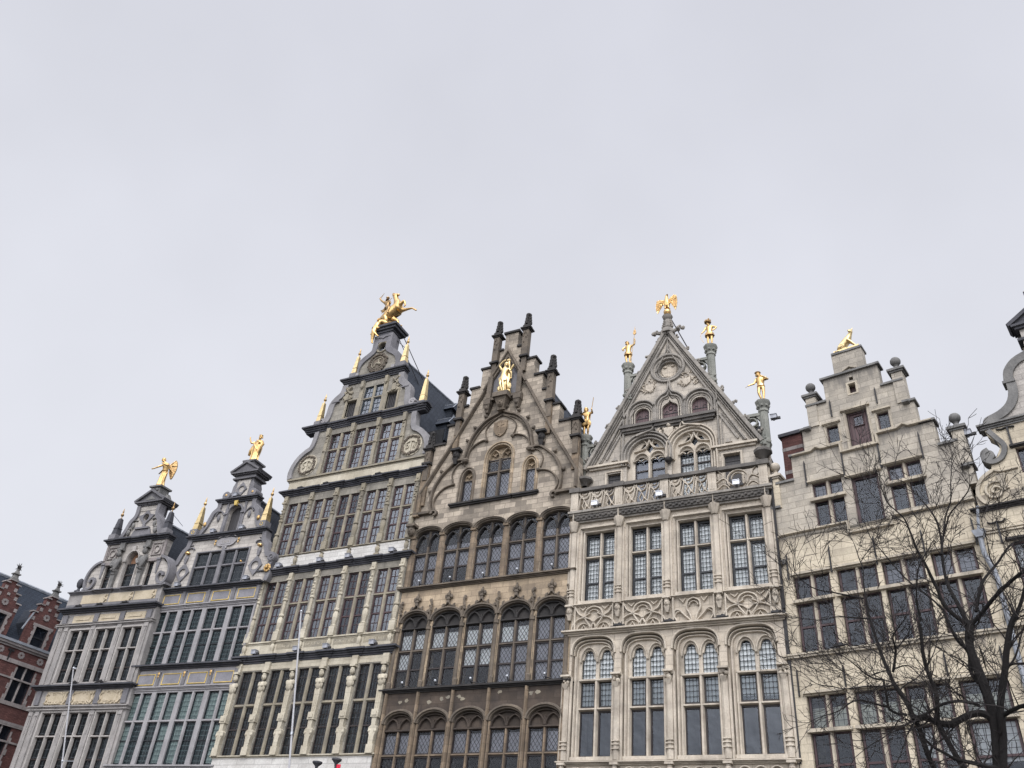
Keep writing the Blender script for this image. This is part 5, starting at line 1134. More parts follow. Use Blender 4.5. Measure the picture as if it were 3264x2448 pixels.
for p, s in ((gl2, 1), (gr2, -1)):
    k = MB(); k.sweep(p, [(-.14*s, -.35), (-.14*s, .08), (.12*s, .08), (.12*s, -.35)]); b.add('scroll_edge', k, 'blue_mid')
    f = (lambda x: x) if s > 0 else (lambda x: 2*cx-x)
    k = MB(); k.rib(smooth([(f(1.75), 21.45), (f(1.95), 21.72), (f(2.2), 21.6), (f(2.35), 21.4)], 3), .08, -.04, .06); k.ball(f(2.0), 21.3, .02, .11, .22, .06, 8); k.ball(f(1.95), 21.72, .05, .1, .1, .06, 7); b.add('strapwork', k, 'blue_mid')
    obelisk(b, f(.72), 20.62, 22.05, .05, .2, .07, bh=.35)
    k = MB(); k.rib(arc(f(.72), 20.45, .09, 0, 360, 10)[:-1], .045, .25, .3, True); b.add('gilt_ring', k, 'gold_line')
k = MB(); k.prism(archhole(2.62, 3.5, 20.3, 21.5, 21.94, 8, 'round'), -.3, -.26); dr = b.add('arched_shutter', k, 'wood_dark')
k = MB(); k.rib([(2.55, 20.3)]+head(2.55, 3.57, 21.5, 22.0, 8, 'round')[::-1]+[(3.57, 20.3)], .13, -.1, .06); k.box(2.4, 2.6, 21.42, 21.5, -.04, .1); k.box(3.52, 3.72, 21.42, 21.5, -.04, .1); k.box(2.36, 2.5, 20.28, 22.2, -.05, .02); k.box(3.62, 3.76, 20.28, 22.2, -.05, .02); b.add('door_surround', k, 'blue_mid', dr)
k = MB(); k.prism([(2.98, 21.9), (3.14, 21.9), (3.18, 22.18), (2.94, 22.18)], 0, .16); b.add('gilt_keystone', k, 'gold_line', dr)
k = MB(); k.cornice(1.75, 4.37, cor(22.14, .24, .24, 3), -.35, ret=.7); b.add('cornice', k, 'blue_dark')
tl = smooth([(2.12, 22.38), (2.12, 22.75), (2.3, 22.85), (2.32, 23.2), (2.42, 23.45), (2.44, 23.7)], 3); tr_ = [(2*cx-x, y) for x, y in tl]
k = MB(); k.plate(tr_+tl[::-1], [], -.75, -.06); b.add('top_gable', k, 'blue_mid')
k = MB(); k.box(2.62, 3.5, 22.4, 23.55, -.06, -.03); b.add('top_panel', k, 'pale_block')
k = MB(); k.plate([(3.04, 23.4), (2.82, 23.12), (2.68, 22.95), (2.82, 22.78), (3.04, 22.5), (3.26, 22.78), (3.42, 22.95), (3.26, 23.12)], [arc(3.05, 22.95, .2, 0, 360, 14)[:-1]], -.03, .03); b.add('strapwork', k, 'blue_mid')
for s in (-1, 1):
    k = MB(); u = cx+s*.92; k.prism(arc(u, 22.62, .25, 0, 360, 16)[:-1], -.5, .1); vo = b.add('volute', k, 'blue_mid'); k = MB(); k.ball(u, 22.64, .1, .07, .08, .05, 7); b.add('gilt_knob', k, 'gold', vo)
k = MB(); k.box(2.25, 3.87, 23.6, 23.7, -.9, .08); k.box(2.35, 3.77, 23.7, 23.86, -.85, 0); k.cornice(2.3, 3.82, [(23.86, 23.93, .1), (23.93, 24.02, .2)], -1.0)
k.prism([(2.1, 24.02), (4.02, 24.02), (cx, 24.62)], -1.0, .12); k.rib([(2.05, 24.04), (cx, 24.64), (4.07, 24.04)], .12, -1.0, .22, cham=1); k.box(2.7, 3.42, 24.45, 24.7, -.75, .0); k.box(2.6, 3.52, 24.7, 24.8, -.85, .1); b.add('pediment', k, 'cap_grey')
k = MB(); k.tube([(3.6, 23.0, -.5), (4.0, 22.2, -1.8)], .02, 5); k.tube([(.85, 21.0, 0), (1.3, 20.95, -.1)], .02, 5); b.add('stay_rod', k, 'iron')
body(b, X0, X1, 17.3, 23.0, cx, 12.0, 'blue_mid', 'slate_dark', inner_top=19)
for i, (u, v, nm) in enumerate(((.62, 17.33, 'main cornice, left one'), (5.19, 17.33, 'main cornice, right one'), (1.99, 20.28, 'gable cornice, left one'), (3.97, 20.28, 'gable cornice, right one'), (2.85, 22.38, 'small top cornice'))):
    spotlight(b, u, v, .05, 'grey box floodlight on the blue-grey gilt-panelled house, '+nm, 'floodlights on the blue-grey house')
GREY = b

# ---------------------------------------------------------------- taupe house with herms and stone obelisks (far left of the row)
b = Bld('taupe_guild_house', 'taupe and grey stone house with cream panels, grey obelisks and a gilded angel on top', -43.48, 29.92, 4.0, 4.0)
bw = [(.88, 2.44), (2.74, 4.3), (4.63, 6.12)]
holes = []
for a, c in bw: holes += [rect(a, c, 6.6, 11.06), rect(a, c, 12.58, 15.3)]
k = MB(); k.plate(rect(-.08, 6.62, 0, 17.4), holes, -.45, 0); b.add('wall', k, 'taupe')
for a, c in bw:
    for v0, v1, tr, nm in ((6.6, 11.06, 9.95, 0), (12.58, 15.3, 14.24, 1)):
        w = window(b, a+.1, c-.1, v0, v1-.02, [(a+c)/2], [tr], .13, .1, .02, -.42, 'taupe_light', 'frame_dark', 'g_dark', wg=-.36, fw=.05, split=(v0+(tr-v0)*.42 if nm else 8.9,))
        k = MB(); k.rib([(a+.04, v0), (a+.04, v1+.06), (c-.04, v1+.06), (c-.04, v0)], .14, -.35, .04); b.add('window_surround', k, 'taupe_light', w)
for u in (.18, .62, 2.6, 4.46, 6.3):
    for v0, v1 in ((6.0, 11.15), (12.5, 15.5)):
        k = MB(); k.box(u-.14, u+.14, v0, v1, 0, .07); k.frustum(u, .06, v1-1.1, v1-.25, .03, .08, .03, .05); k.ball(u-.05, v1-.2, .08, .06); k.ball(u+.05, v1-.2, .08, .06); b.add('pilaster', k, 'taupe')
for v0, v1, pr in ((12.2, 12.42, .32), (16.26, 16.52, .34)):
    k = MB(); k.cornice(-.05, 6.55, cor(v0, v1-v0, pr, 3), -.3, ret=.7); b.add('cornice', k, 'blue_dark')
for v0, v1 in ((11.15, 11.25), (11.3, 11.42), (15.5, 15.6), (15.63, 15.7)):
    k = MB(); k.cornice(-.05, 6.55, cor(v0, v1-v0, .12, 2), -.2); b.add('string_course', k, 'taupe')
for v0, v1, cr in ((11.47, 12.12, 1), (15.73, 16.12, 0)):
    for a, c in bw:
        k = MB(); k.box(a-.03, c-.1, v0, v1, .004, .03); k.box(a+.22, c-.35, v0+.13, v1-.12, .03, .06); pn = b.add('cream_panel', k, 'panel_cream')
        if cr:
            k = MB(); rr = random.Random(int(a*7))
            for q in range(26):
                x = a+.05+(c-a-.25)*rr.random(); y = v0+.05+.06*rr.random() if q % 2 else v1-.05-.1*rr.random(); k.ball(x, y, .05, rr.uniform(.04, .08), .05, .05, 5)
            for e in (a+.03, c-.16): k.rib(smooth([(e-.06, v0+.05), (e+.06, v0+.2), (e-.02, v0+.4), (e+.08, v1-.05)], 3), .06, .03, .1)
            b.add('carved_scrolls', k, 'panel_cream', pn)
    for u in (.3, 2.6, 4.46, 6.3): k = MB(); k.box(u-.16, u+.16, v0, v1+.05, 0, .1); b.add('pilaster', k, 'blue_mid')
for i, (a, c) in enumerate(((.98, 2.88), (3.0, 4.72), (4.8, 6.3))):
    k = MB(); k.box(a, c, 16.78, 17.26, .004, .03); b.add('cream_panel', k, 'panel_cream')
    k = MB(); k.rib(smooth([(c-.08, 17.2), (c-.2, 17.05), (c-.05, 16.95), (c-.18, 16.82)], 3), .06, .03, .09); b.add('carved_scrolls', k, 'panel_cream')
k = MB(); k.cornice(.0, 6.5, cor(17.34, .16, .16, 3), -.3); k.box(-.02, 6.55, 16.52, 16.76, -.1, .05)
for u in (2.5, 4.55): k.cornice(u-.5, u+.5, cor(17.338, .164, .26, 3), -.1)
b.add('cornice', k, 'blue_mid')
# gable: volutes, arched window between herms
cx = 3.8
body_ = [(.85, 17.5), (6.7, 17.5), (6.75, 18.0), (6.55, 18.6), (6.1, 19.0), (5.85, 19.2), (5.98, 20.16), (1.62, 20.16), (1.72, 19.2), (1.45, 19.05), (1.0, 18.7), (.78, 18.2)]
gh = [rect(1.95, 2.48, 17.52, 18.9), archhole(3.38, 4.2, 17.53, 19.15, 19.6, 8, 'round'), rect(5.05, 5.47, 17.52, 18.9)]
k = MB(); k.plate(body_, gh, -.42, -.02); b.add('gable_wall', k, 'pale_block')
for s in (1, -1):
    f = (lambda x: x) if s > 0 else (lambda x: 2*3.8-x)
    pth = smooth([(f(1.62), 19.15), (f(1.2), 18.98), (f(.9), 18.6), (f(.8), 18.15), (f(.88), 17.75), (f(1.12), 17.6), (f(1.42), 17.72), (f(1.52), 18.0), (f(1.4), 18.2), (f(1.2), 18.16), (f(1.15), 18.0)], 4)
    k = MB(); k.rib(pth, .17, -.42, .12, cham=.8); k.box(min(f(.78), f(1.1)), max(f(.78), f(1.1)), 17.5, 17.62, -.4, .1); b.add('volute', k, 'blue_mid')
    k = MB(); k.frustum(f(1.78), .0, 18.2, 19.05, .04, .14, .03, .06); k.box(f(1.78)-.13, f(1.78)+.13, 18.95, 19.05, -.02, .1); b.add('strapwork', k, 'blue_mid')
    k = MB(); k.box(min(f(1.7), f(2.6)), max(f(1.7), f(2.6)), 18.92, 19.1, -.04, .05); k.rib(rect(min(f(1.85), f(2.5)), max(f(1.85), f(2.5)), 19.28, 19.95), .06, -.02, .05, True); k.rib(arc(f(2.18), 19.6, .2, 0, 360, 14)[:-1], .06, -.02, .05, True); k.box(min(f(1.6), f(1.76)), max(f(1.6), f(1.76)), 19.2, 20.16, -.03, .03); b.add('strapwork_panel', k, 'quoin')
    u = f(2.85); k = MB(); k.frustum(u, .05, 17.5, 18.6, .1, .17, .08, .12); k.box(u-.14, u+.14, 18.3, 18.42, 0, .2); k.ball(u, 18.85, .16, .24, .36, .2, 8); k.ball(u-.2, 19.1, .16, .12, .2, .12, 6); k.ball(u+.2, 19.1, .16, .12, .2, .12, 6); k.tube([(u-.22, 19.15, .2), (u-.24, 18.85, .3), (u-.05, 18.7, .38)], .07, 6); k.tube([(u+.22, 19.15, .2), (u+.26, 18.8, .28), (u+.1, 18.55, .3)], .07, 6); face(k, u, 19.48, .18, .15); k.ball(u-.08, 18.55, .26, .09); k.ball(u+.1, 18.5, .22, .1); k.box(u-.2, u+.2, 19.7, 19.8, 0, .25); k.box(u-.17, u+.17, 19.8, 20.16, 0, .14); b.add('herm_figure', k, 'stone_cap')
for a, c in ((1.95, 2.48), (5.05, 5.47)): window(b, a, c, 17.52, 18.9, fr='frame_dark', gl='g_dark', wg=-.36, fw=.05, split=(18.2,))
w = window(b, 3.4, 4.18, 17.53, 18.95, fr='frame_dark', gl='g_dark', wg=-.36, fw=.05, split=(18.3,))
k = MB(); k.prism(archhole(3.42, 4.16, 18.95, 19.15, 19.58, 8, 'round'), -.36, -.32); b.add('arch_board', k, 'ply', w)
k = MB(); k.rib([(3.32, 17.55), (3.32, 19.1)]+head(3.32, 4.26, 19.15, 19.68, 8, 'round')[::-1]+[(4.26, 19.1), (4.26, 17.55)], .13, -.2, .04); k.box(3.68, 3.9, 19.6, 19.9, 0, .1); k.box(3.2, 3.42, 19.02, 19.15, 0, .1); k.box(4.16, 4.38, 19.02, 19.15, 0, .1); b.add('window_surround', k, 'taupe_light', w)
k = MB(); k.cornice(1.6, 6.0, cor(20.16, .26, .28, 3), -.4, ret=.7)
for u in (2.85, 4.75): k.cornice(u-.28, u+.28, cor(20.158, .264, .34, 3), -.1)
b.add('cornice', k, 'blue_dark')
l2 = smooth([(2.15, 20.42), (2.4, 20.6), (2.6, 21.0), (2.75, 21.45), (2.98, 21.7), (3.06, 21.95), (3.04, 22.4)], 3); r2 = [(2*3.84-x, y) for x, y in l2]
k = MB(); k.plate(r2+l2[::-1], [arc(3.84, 21.66, .22, 0, 360, 14)[:-1]], -.45, -.05); b.add('gable_wall', k, 'pale_block')
for p, s in ((l2, 1), (r2, -1)):
    k = MB(); k.sweep(p, [(-.15*s, -.4), (-.15*s, .07), (.08*s, .08), (.08*s, -.4)]); b.add('scroll_edge', k, 'blue_mid')
    f = (lambda x: x) if s > 0 else (lambda x: 2*3.84-x)
    k = MB(); k.ball(f(3.05), 21.2, .03, .1, .2, .07, 7); k.rib(smooth([(f(2.85), 21.45), (f(3.1), 21.55), (f(3.3), 21.48)], 3), .07, -.03, .06); k.ball(f(2.85), 20.8, .04, .12, .2, .08, 7); k.ball(f(2.9), 21.02, .04, .08, .08, .07, 6); b.add('strapwork', k, 'stone_cap')
    obelisk(b, f(1.95)+.02, 20.68, 21.7, .06, .2, .1, 'blue_dark', 'blue_mid', 'gold_dark', .26)
k = MB(); k.plate([(3.84, 22.1), (3.6, 21.86), (3.25, 21.78), (3.5, 21.5), (3.74, 21.3), (3.75, 20.98), (3.93, 20.98), (3.94, 21.3), (4.18, 21.5), (4.43, 21.78), (4.08, 21.86)], [arc(3.84, 21.66, .22, 0, 360, 14)[:-1]], -.05, .03); k.box(3.35, 4.35, 20.92, 21.02, -.05, .16); k.prism([(3.1, 20.44), (4.6, 20.44), (4.42, 20.9), (3.28, 20.9)], -.04, .07); b.add('cartouche', k, 'blue_mid')
k = MB(); k.prism(arc(3.84, 21.66, .22, 0, 360, 14)[:-1], -.3, -.26); b.add('oculus_dark', k, 'interior')
k = MB(); k.box(3.2, 4.46, 22.1, 22.36, -.05, -.02); b.add('top_panel', k, 'pale_block')
k = MB(); k.box(3.0, 4.66, 22.4, 22.46, -.8, .02); k.cornice(2.98, 4.7, [(22.46, 22.55, .08), (22.55, 22.64, .2)], -1.0); k.prism([(2.75, 22.64), (4.92, 22.64), (3.82, 23.3)], -1.0, .08); k.rib([(2.72, 22.66), (3.82, 23.32), (4.96, 22.66)], .13, -1.0, .2, cham=1); k.box(3.2, 4.46, 21.9, 22.4, -.8, -.45); b.add('pediment', k, 'cap_grey')
k = MB(); k.prism([(3.45, 22.72), (4.2, 22.72), (3.82, 22.98)], .08, .11); k.box(3.46, 4.16, 23.15, 23.6, -.75, -.05); k.frustum(4.35, -.6, 22.9, 23.25, .2, .08); k.ball(3.66, 23.4, -.03, .1); k.ball(3.96, 23.4, -.03, .1); k.box(3.36, 4.26, 23.58, 23.68, -.85, .05); b.add('pedestal', k, 'stone_cap')
k = MB(); k.tube([(4.6, 22.4, -.7), (5.0, 21.7, -1.7)], .02, 5); b.add('stay_rod', k, 'steel')
k = MB(); k.lathe(.42, .0, [(.2, 17.5), (.2, 17.56), (.09, 17.62), (.07, 17.72), (.16, 17.82), (.19, 18.0), (.15, 18.18), (.06, 18.28)], 8); b.add('urn', k, 'blue_dark')
body(b, -.06, 6.6, 17.3, 21.95, 3.8, 12.0, 'blue_mid', 'slate_dark', inner_top=18)
for i, (u, v, nm) in enumerate(((1.15, 16.54, 'upper cornice, leftmost'), (2.7, 16.54, 'upper cornice, second from left'), (4.52, 16.54, 'upper cornice, third from left'), (2.7, 12.44, 'lower cornice, left one'), (4.5, 12.44, 'lower cornice, right one'))):
    spotlight(b, u, v, .15, 'small flat dark floodlight on the taupe house with the angel, '+nm, 'floodlights on the taupe house', 'flat')
TAUPE = b

# ---------------------------------------------------------------- cream limestone stepped-gable house (right)
b = Bld('limestone_stepped_house', 'cream limestone stepped-gable house with stone balls, black wall anchors and a gilded fox', -5.07, 30.0, -11.0)
FW = [(.5, 1.75), (2.08, 3.38), (3.62, 4.9), (5.22, 6.5)]
holes = [rect(a-.04, c+.04, v0, v1) for a, c in FW for v0, v1 in ((11.94, 14.76), (7.3, 10.55))]
k = MB(); k.plate(rect(0, 6.86, 0, 16.3), holes, -.45, 0); b.add('wall', k, 'limestone')
W3 = [rect(1.6, 2.72, 16.5, 18.32), rect(3.05, 4.02, 16.16, 18.2), rect(4.36, 5.52, 16.5, 18.32)]
W4 = [rect(2.45, 2.9, 19.88, 20.64), rect(3.25, 4.05, 19.5, 21.06), rect(4.38, 4.8, 19.9, 20.64), rect(3.54, 3.82, 21.87, 22.32), rect(3.62, 3.78, 22.48, 22.64)]
st = [(3.19, 4.26, 23.9), (2.6, 4.75, 22.85), (1.86, 5.5, 21.78), (1.5, 5.76, 20.75), (.93, 6.24, 19.7), (.3, 6.8, 18.62), (.0, 7.1, 17.6)]
out = [(0, 16.3), (6.86, 16.3), (6.86, 16.9), (7.1, 16.9)]
for i in range(len(st)-1, -1, -1):
    out.append((st[i][1], st[i][2]))
    if i: out.append((st[i-1][1], st[i][2]))
for i in range(len(st)):
    out.append((st[i][0], st[i][2]))
    if i < len(st)-1: out.append((st[i][0], st[i+1][2]))
k = MB(); k.plate(out, W3+W4, -.45, 0); b.add('gable_wall', k, 'limestone_grey')
k = MB()
for i, (a, c, v) in enumerate(st):
    if i == 0: k.box(a-.08, c+.08, v, v+.1, -.55, .08)
    else:
        a1, c1 = st[i-1][0], st[i-1][1]
        if i == 1: k.box(a-.1, c+.1, v, v+.09, -.5, .1)
        else: k.box(a-.08, a1+.02, v, v+.09, -.5, .09); k.box(c1-.02, c+.08, v, v+.09, -.5, .09)
b.add('step_coping', k, 'stone_cap')
k = MB(); k.box(3.1, 4.3, 22.94, 23.9, -.4, .03); b.add('top_pedestal', k, 'limestone_grey')
k = MB(); k.rib([(3.45, 22.95), (3.72, 23.1), (3.98, 22.95)], .08, 0, .12); k.prism([(3.6, 22.9), (3.84, 22.9), (3.72, 22.99)], 0, .08); b.add('small_pediment', k, 'lime_trim')
# mouldings
k = MB()
for p in ([(.0, 16.33), (.22, 16.44), (2.7, 16.44), (2.7, 16.0), (4.2, 16.0), (4.2, 16.33), (6.9, 16.33)], [(1.0, 19.72), (1.75, 19.72), (1.95, 19.85), (2.15, 19.72), (2.88, 19.72), (2.88, 19.33), (4.23, 19.33), (4.23, 19.75), (5.0, 19.75), (5.2, 19.88), (5.4, 19.75), (6.2, 19.75)]): k.rib(p, .1, -.02, .12)
for v in (11.8,): k.cornice(.0, 6.86, [(v-.02, v+.06, .1), (v+.06, v+.12, .14)], -.1)
b.add('drip_moulding', k, 'lime_trim')
def flat_hood(k, a, c, v): k.box(a-.14, c+.12, v, v+.07, -.05, .12); k.box(a-.1, c+.08, v-.03, v, -.05, .07)
for r, (v0, v1, tr) in enumerate(((7.3, 10.55, 9.38), (11.94, 14.76, 13.78))):
    for j, (a, c) in enumerate(FW):
        bl = [('blind_cream', a+.04, c-.04, tr+.08, tr+.75)] if r == 0 else [('curtain_grey', a+.05, c-.05, v1-.75, v1-.3)] if j in (2, 3) else None
        if r == 0 and j == 3: bl.append(('curtain', a+.04, c-.04, 8.2, 9.3))
        if r == 0 and j == 2: bl.append(('curtain', a+.3, c-.04, 8.4, 9.2))
        w = window(b, a, c, v0, v1, [(a+c)/2], [tr], .13, .1, -.06, -.36, 'lime_trim', 'frame_plum', 'g_lead', fw=.075, wg=-.28, split=((v0+tr)/2,), blind=bl)
        k = MB(); k.box(a-.12, c+.12, tr-.06, tr+.05, -.3, .11); k.box(a-.1, c+.1, v1, v1+.08, -.1, .13); k.box(a-.07, c+.07, v1-.05, v1, -.3, .02); b.add('drip_ledge', k, 'lime_trim', w)
for j, (a, c, v0, v1, tr) in enumerate(((1.6, 2.72, 16.5, 18.32, 17.6), (4.36, 5.52, 16.5, 18.32, 17.58))):
    w = window(b, a, c, v0, v1, [(a+c)/2], [tr], .13, .1, -.06, -.36, 'lime_trim', 'frame_plum', 'g_lead', fw=.06, wg=-.28, blind=[('curtain_grey', a+.05, c-.05, tr+.08, v1-.1)])
    k = MB(); k.box(a-.12, c+.1, tr-.06, tr+.05, -.3, .12); flat_hood(k, a, c, v1+.04); b.add('drip_ledge', k, 'lime_trim', w)
w = window(b, 3.05, 4.02, 16.16, 18.2, fr='frame_plum', gl='g_lead', fw=.12, wg=-.3, stone_on=False); k = MB(); flat_hood(k, 3.02, 4.05, 18.22); b.add('drip_ledge', k, 'lime_trim', w)
for a, c, v0, v1 in ((2.45, 2.9, 19.88, 20.64), (4.38, 4.8, 19.9, 20.64)):
    w = window(b, a, c, v0, v1, fr='frame_plum', gl='g_lead', fw=.05, wg=-.26, stone_on=False); k = MB(); flat_hood(k, a, c, v1+.08); k.rib(rect(a-.05, c+.05, v0-.04, v1+.04), .09, -.1, .025, True); b.add('drip_ledge', k, 'lime_trim', w)
k = MB(); k.box(3.25, 4.05, 19.5, 21.06, -.22, -.18); dr = b.add('loft_door', k, 'wood_purple')
k = MB(); k.rib(rect(3.3, 4.0, 19.55, 21.0), .08, -.18, -.13, True); k.rib(rect(3.48, 3.84, 20.42, 20.86), .05, -.18, -.13, True); b.add('door_frame', k, 'frame_plum', dr)
g = MB(); g.add([P3(3.48, 20.42, -.17), P3(3.84, 20.42, -.17), P3(3.84, 20.86, -.17), P3(3.48, 20.86, -.17)], [(0,1,2,3)]); b.add('pane', g, 'g_lead', dr)
k = MB(); flat_hood(k, 3.22, 4.08, 21.1); k.rib(rect(3.2, 4.1, 19.44, 21.1), .12, -.1, .03, True); b.add('door_surround', k, 'lime_trim', dr)
k = MB(); k.rib(rect(3.5, 3.86, 21.83, 22.36), .12, -.1, .02, True); sq = b.add('loft_opening', k, 'lime_trim'); k = MB(); k.box(3.54, 3.82, 21.87, 22.32, -.3, -.26); k.box(3.62, 3.78, 22.48, 22.64, -.3, -.26); b.add('dark_board', k, 'frame_plum', sq)
# ball-topped pinnacles
def ballpost(b, u, v0, v1, mat='limestone_grey', cap='stone_cap', r=.2, a=.2):
    k = MB(); k.box(u-a, u+a, v0, v1-.06, -.42, .06); po = b.add('ball_pinnacle', k, mat)
    k = MB(); k.box(u-a-.12, u+a+.12, v1-.06, v1+.04, -.53, .17); k.box(u-a-.05, u+a+.05, v1-.13, v1-.06, -.47, .11); k.lathe(u, -.18, [(.2, v1+.04), (.2, v1+.12), (.13, v1+.18), (.08, v1+.28), (.11, v1+.33), (.07, v1+.36)], 10); k.ball(u, v1+.34+r*.92, -.18, r, n=14); b.add('stone_ball', k, cap, po)
ballpost(b, 2.02, 20.8, 22.3); ballpost(b, 5.4, 20.8, 22.32); ballpost(b, 6.92, 17.6, 19.16); ballpost(b, .18, 17.6, 19.02, 'limestone', 'pale_trim', .2, .17)
for u, v0, v1 in ((4.5, 21.05, 21.7), (2.75, 21.02, 21.72), (1.42, 18.26, 19.26), (2.87, 18.24, 19.3), (4.21, 18.28, 19.3), (5.66, 18.26, 19.28), (.32, 14.64, 15.56), (1.9, 14.64, 15.56), (6.65, 14.7, 15.57), (3.47, 14.64, 15.6), (5.05, 14.64, 15.5), (.25, 10.5, 11.3), (1.83, 10.6, 11.28), (4.96, 10.47, 11.3), (6.54, 10.5, 11.3)): anchor(b, u, v0, v1)
k = MB()
for u, v in ((1.75, 20.72), (5.5, 20.72), (6.9, 17.55)): k.box(u-.12, u+.12, v-.04, v+.05, 0, .22)
k.frustum(.22, .1, 15.25, 15.4, .02, .1); b.add('stone_spout', k, 'stone_cap')
body(b, .02, 6.84, 17.0, 23.0, 3.72, 12.0, 'limestone', 'slate', inner_top=19)
# brick chimney stack at its left
k = MB(); k.box(.1, .95, 17.6, 21.7, -2.6, -1.5); k.box(1.0, 1.5, 17.6, 20.9, -2.9, -1.9); ch = b.add('chimney', k, 'brick')
k = MB(); k.box(.0, 1.05, 21.7, 21.85, -2.7, -1.4); k.box(.95, 1.55, 20.9, 21.0, -2.95, -1.85); b.add('chimney_cap', k, 'blue_dark', ch)
k = MB(); k.box(.09, .96, 21.0, 21.16, -2.61, -1.49); k.box(.09, .96, 19.9, 20.06, -2.61, -1.49); b.add('stone_band', k, 'quoin', ch)
k = MB(); k.box(.3, .95, 15.5, 18.6, -1.6, -.47); k.tube([(.3, 19.0, -.4), (.9, 17.9, -.4)], .05, 5); b.add('roof_gully', k, 'slate_dark')
# zinc downpipe with hopper head at the right edge
k = MB(); k.prism([(6.6, 15.1), (7.0, 15.1), (6.9, 14.85), (6.7, 14.85)], .05, .3); k.tube([(6.8, 14.9, .18), (6.8, 14.3, .18), (6.95, 13.7, .18), (6.98, 13.4, .14), (6.98, 6, .14)], .08, 8); k.tube([(6.95, 16.0, .1), (6.8, 15.1, .15)], .05, 6); b.add('downpipe', k, 'zinc')
LIME = b
spotlight(b, 7.2, 18.72, -.15, 'grey camera-like floodlight beside the right stone ball of the limestone house', None)
spotlight(b, 1.85, 11.9, .15, 'thin dark floodlight on the lower sill ledge of the limestone house', None, 'flat')

# ---------------------------------------------------------------- bell-gabled house at the right edge
g_ = frame(-5.07, 30.0, -11.0) @ Vector((6.9, 0, 0))
b = Bld('bell_gable_house', 'grey-cream house with a scrolled bell gable cut off by the right edge', g_.x, g_.y, -11.0)
cx = 3.75
k = MB(); k.plate(rect(-.04, 7.5, 0, 15.9), [rect(.7, 2.2, 12.2, 14.6), rect(2.9, 4.6, 12.2, 14.6), rect(5.3, 6.8, 12.2, 14.6)], -.45, 0); b.add('wall', k, 'limestone')
L = [(.05, 15.9), (.05, 16.4), (.2, 16.85), (.5, 17.12), (.72, 17.22), (.78, 17.5), (1.0, 17.7), (1.16, 18.0), (1.1, 18.3), (.9, 18.5), (.85, 18.78)]
Lr = [(2*cx-x, y) for x, y in L]
k = MB(); k.plate(Lr+L[::-1], [rect(1.58, 2.4, 16.9, 17.85), rect(5.1, 5.92, 16.9, 17.85)], -.45, 0); b.add('gable_wall', k, 'limestone')
U = smooth([(.85, 18.95), (.95, 19.22), (1.4, 19.38), (1.72, 19.62), (1.88, 20.0), (1.9, 20.42)], 3); U2 = smooth([(1.85, 20.5), (1.95, 20.95), (2.28, 21.33), (2.74, 21.52)], 3)
out = U+U2+[(2.8, 21.55), (2.8, 22.5)]; outr = [(2*cx-x, y) for x, y in out]
k = MB(); k.plate(outr+out[::-1], [], -.42, -.03); b.add('gable_wall', k, 'pale_block')
for s in (1, -1):
    f = (lambda x: x) if s > 0 else (lambda x: 2*cx-x)
    k = MB()
    for pth in (U, U2): k.sweep([(f(x), y) for x, y in pth], [(-.3*s, -.4), (-.3*s, .05), (0, .07), (0, -.4)] if s > 0 else [(0, -.4), (0, .07), (.3, .05), (.3, -.4)])
    k.box(min(f(1.8), f(2.2)), max(f(1.8), f(2.2)), 20.4, 20.5, -.4, .09); b.add('scroll_edge', k, 'stone_cap')
    k = MB(); k.rib(smooth([(f(.95), 18.72), (f(1.15), 18.35), (f(1.3), 18.0), (f(1.15), 17.62), (f(.85), 17.5), (f(.62), 17.65), (f(.62), 17.9), (f(.8), 18.0)], 4), .2, -.42, .09, cham=.8); k.prism(arc(f(.75), 17.78, .2, 0, 360, 14)[:-1], -.4, .06); b.add('volute', k, 'stone_cap')
    k = MB(); k.rib(smooth([(f(.75), 17.2), (f(.35), 16.95), (f(.15), 16.5), (f(.3), 16.1), (f(.65), 16.0)], 4), .14, -.2, .08, cham=.8); k.rib(spiral(f(.68), 16.45, .38, .06, 0, 1.7*s, 30), .09, 0, .07); k.rib(smooth([(f(.78), 17.2), (f(1.0), 17.1), (f(1.5), 17.12)], 3), .06, 0, .07); k.frustum(f(.95), .03, 16.4, 17.0, .04, .14, .03, .07); b.add('strapwork', k, 'lime_trim')
k = MB(); k.cornice(.75, 2*cx-.75, cor(18.78, .2, .16, 3), -.4, ret=.7); b.add('cornice', k, 'stone_cap')
k = MB(); k.cornice(-.05, 7.5, cor(15.78, .16, .16, 3), -.3); b.add('cornice', k, 'soot')
k = MB(); k.cornice(-.05, 7.5, [(15.0, 15.05, .05), (15.1, 15.14, .05), (11.9, 12.0, .12)], -.2); b.add('string_course', k, 'lime_trim')
for a, c in ((1.58, 2.4), (5.1, 5.92)):
    w = window(b, a, c, 16.9, 17.85, fr='frame_plum', gl='g_lead', wg=-.28, stone_on=False); k = MB(); flat_hood(k, a, c, 17.9); b.add('drip_ledge', k, 'soot', w)
for a, c in ((.7, 2.2), (2.9, 4.6), (5.3, 6.8)):
    w = window(b, a, c, 12.2, 14.6, [(a+c)/2], [13.6], .13, .1, -.06, -.36, 'lime_trim', 'frame_plum', 'g_lead', fw=.06, wg=-.28, blind=[('curtain', a+.05, c-.05, 13.65, 14.4)]); k = MB(); flat_hood(k, a, c, 14.66); b.add('drip_ledge', k, 'soot', w)
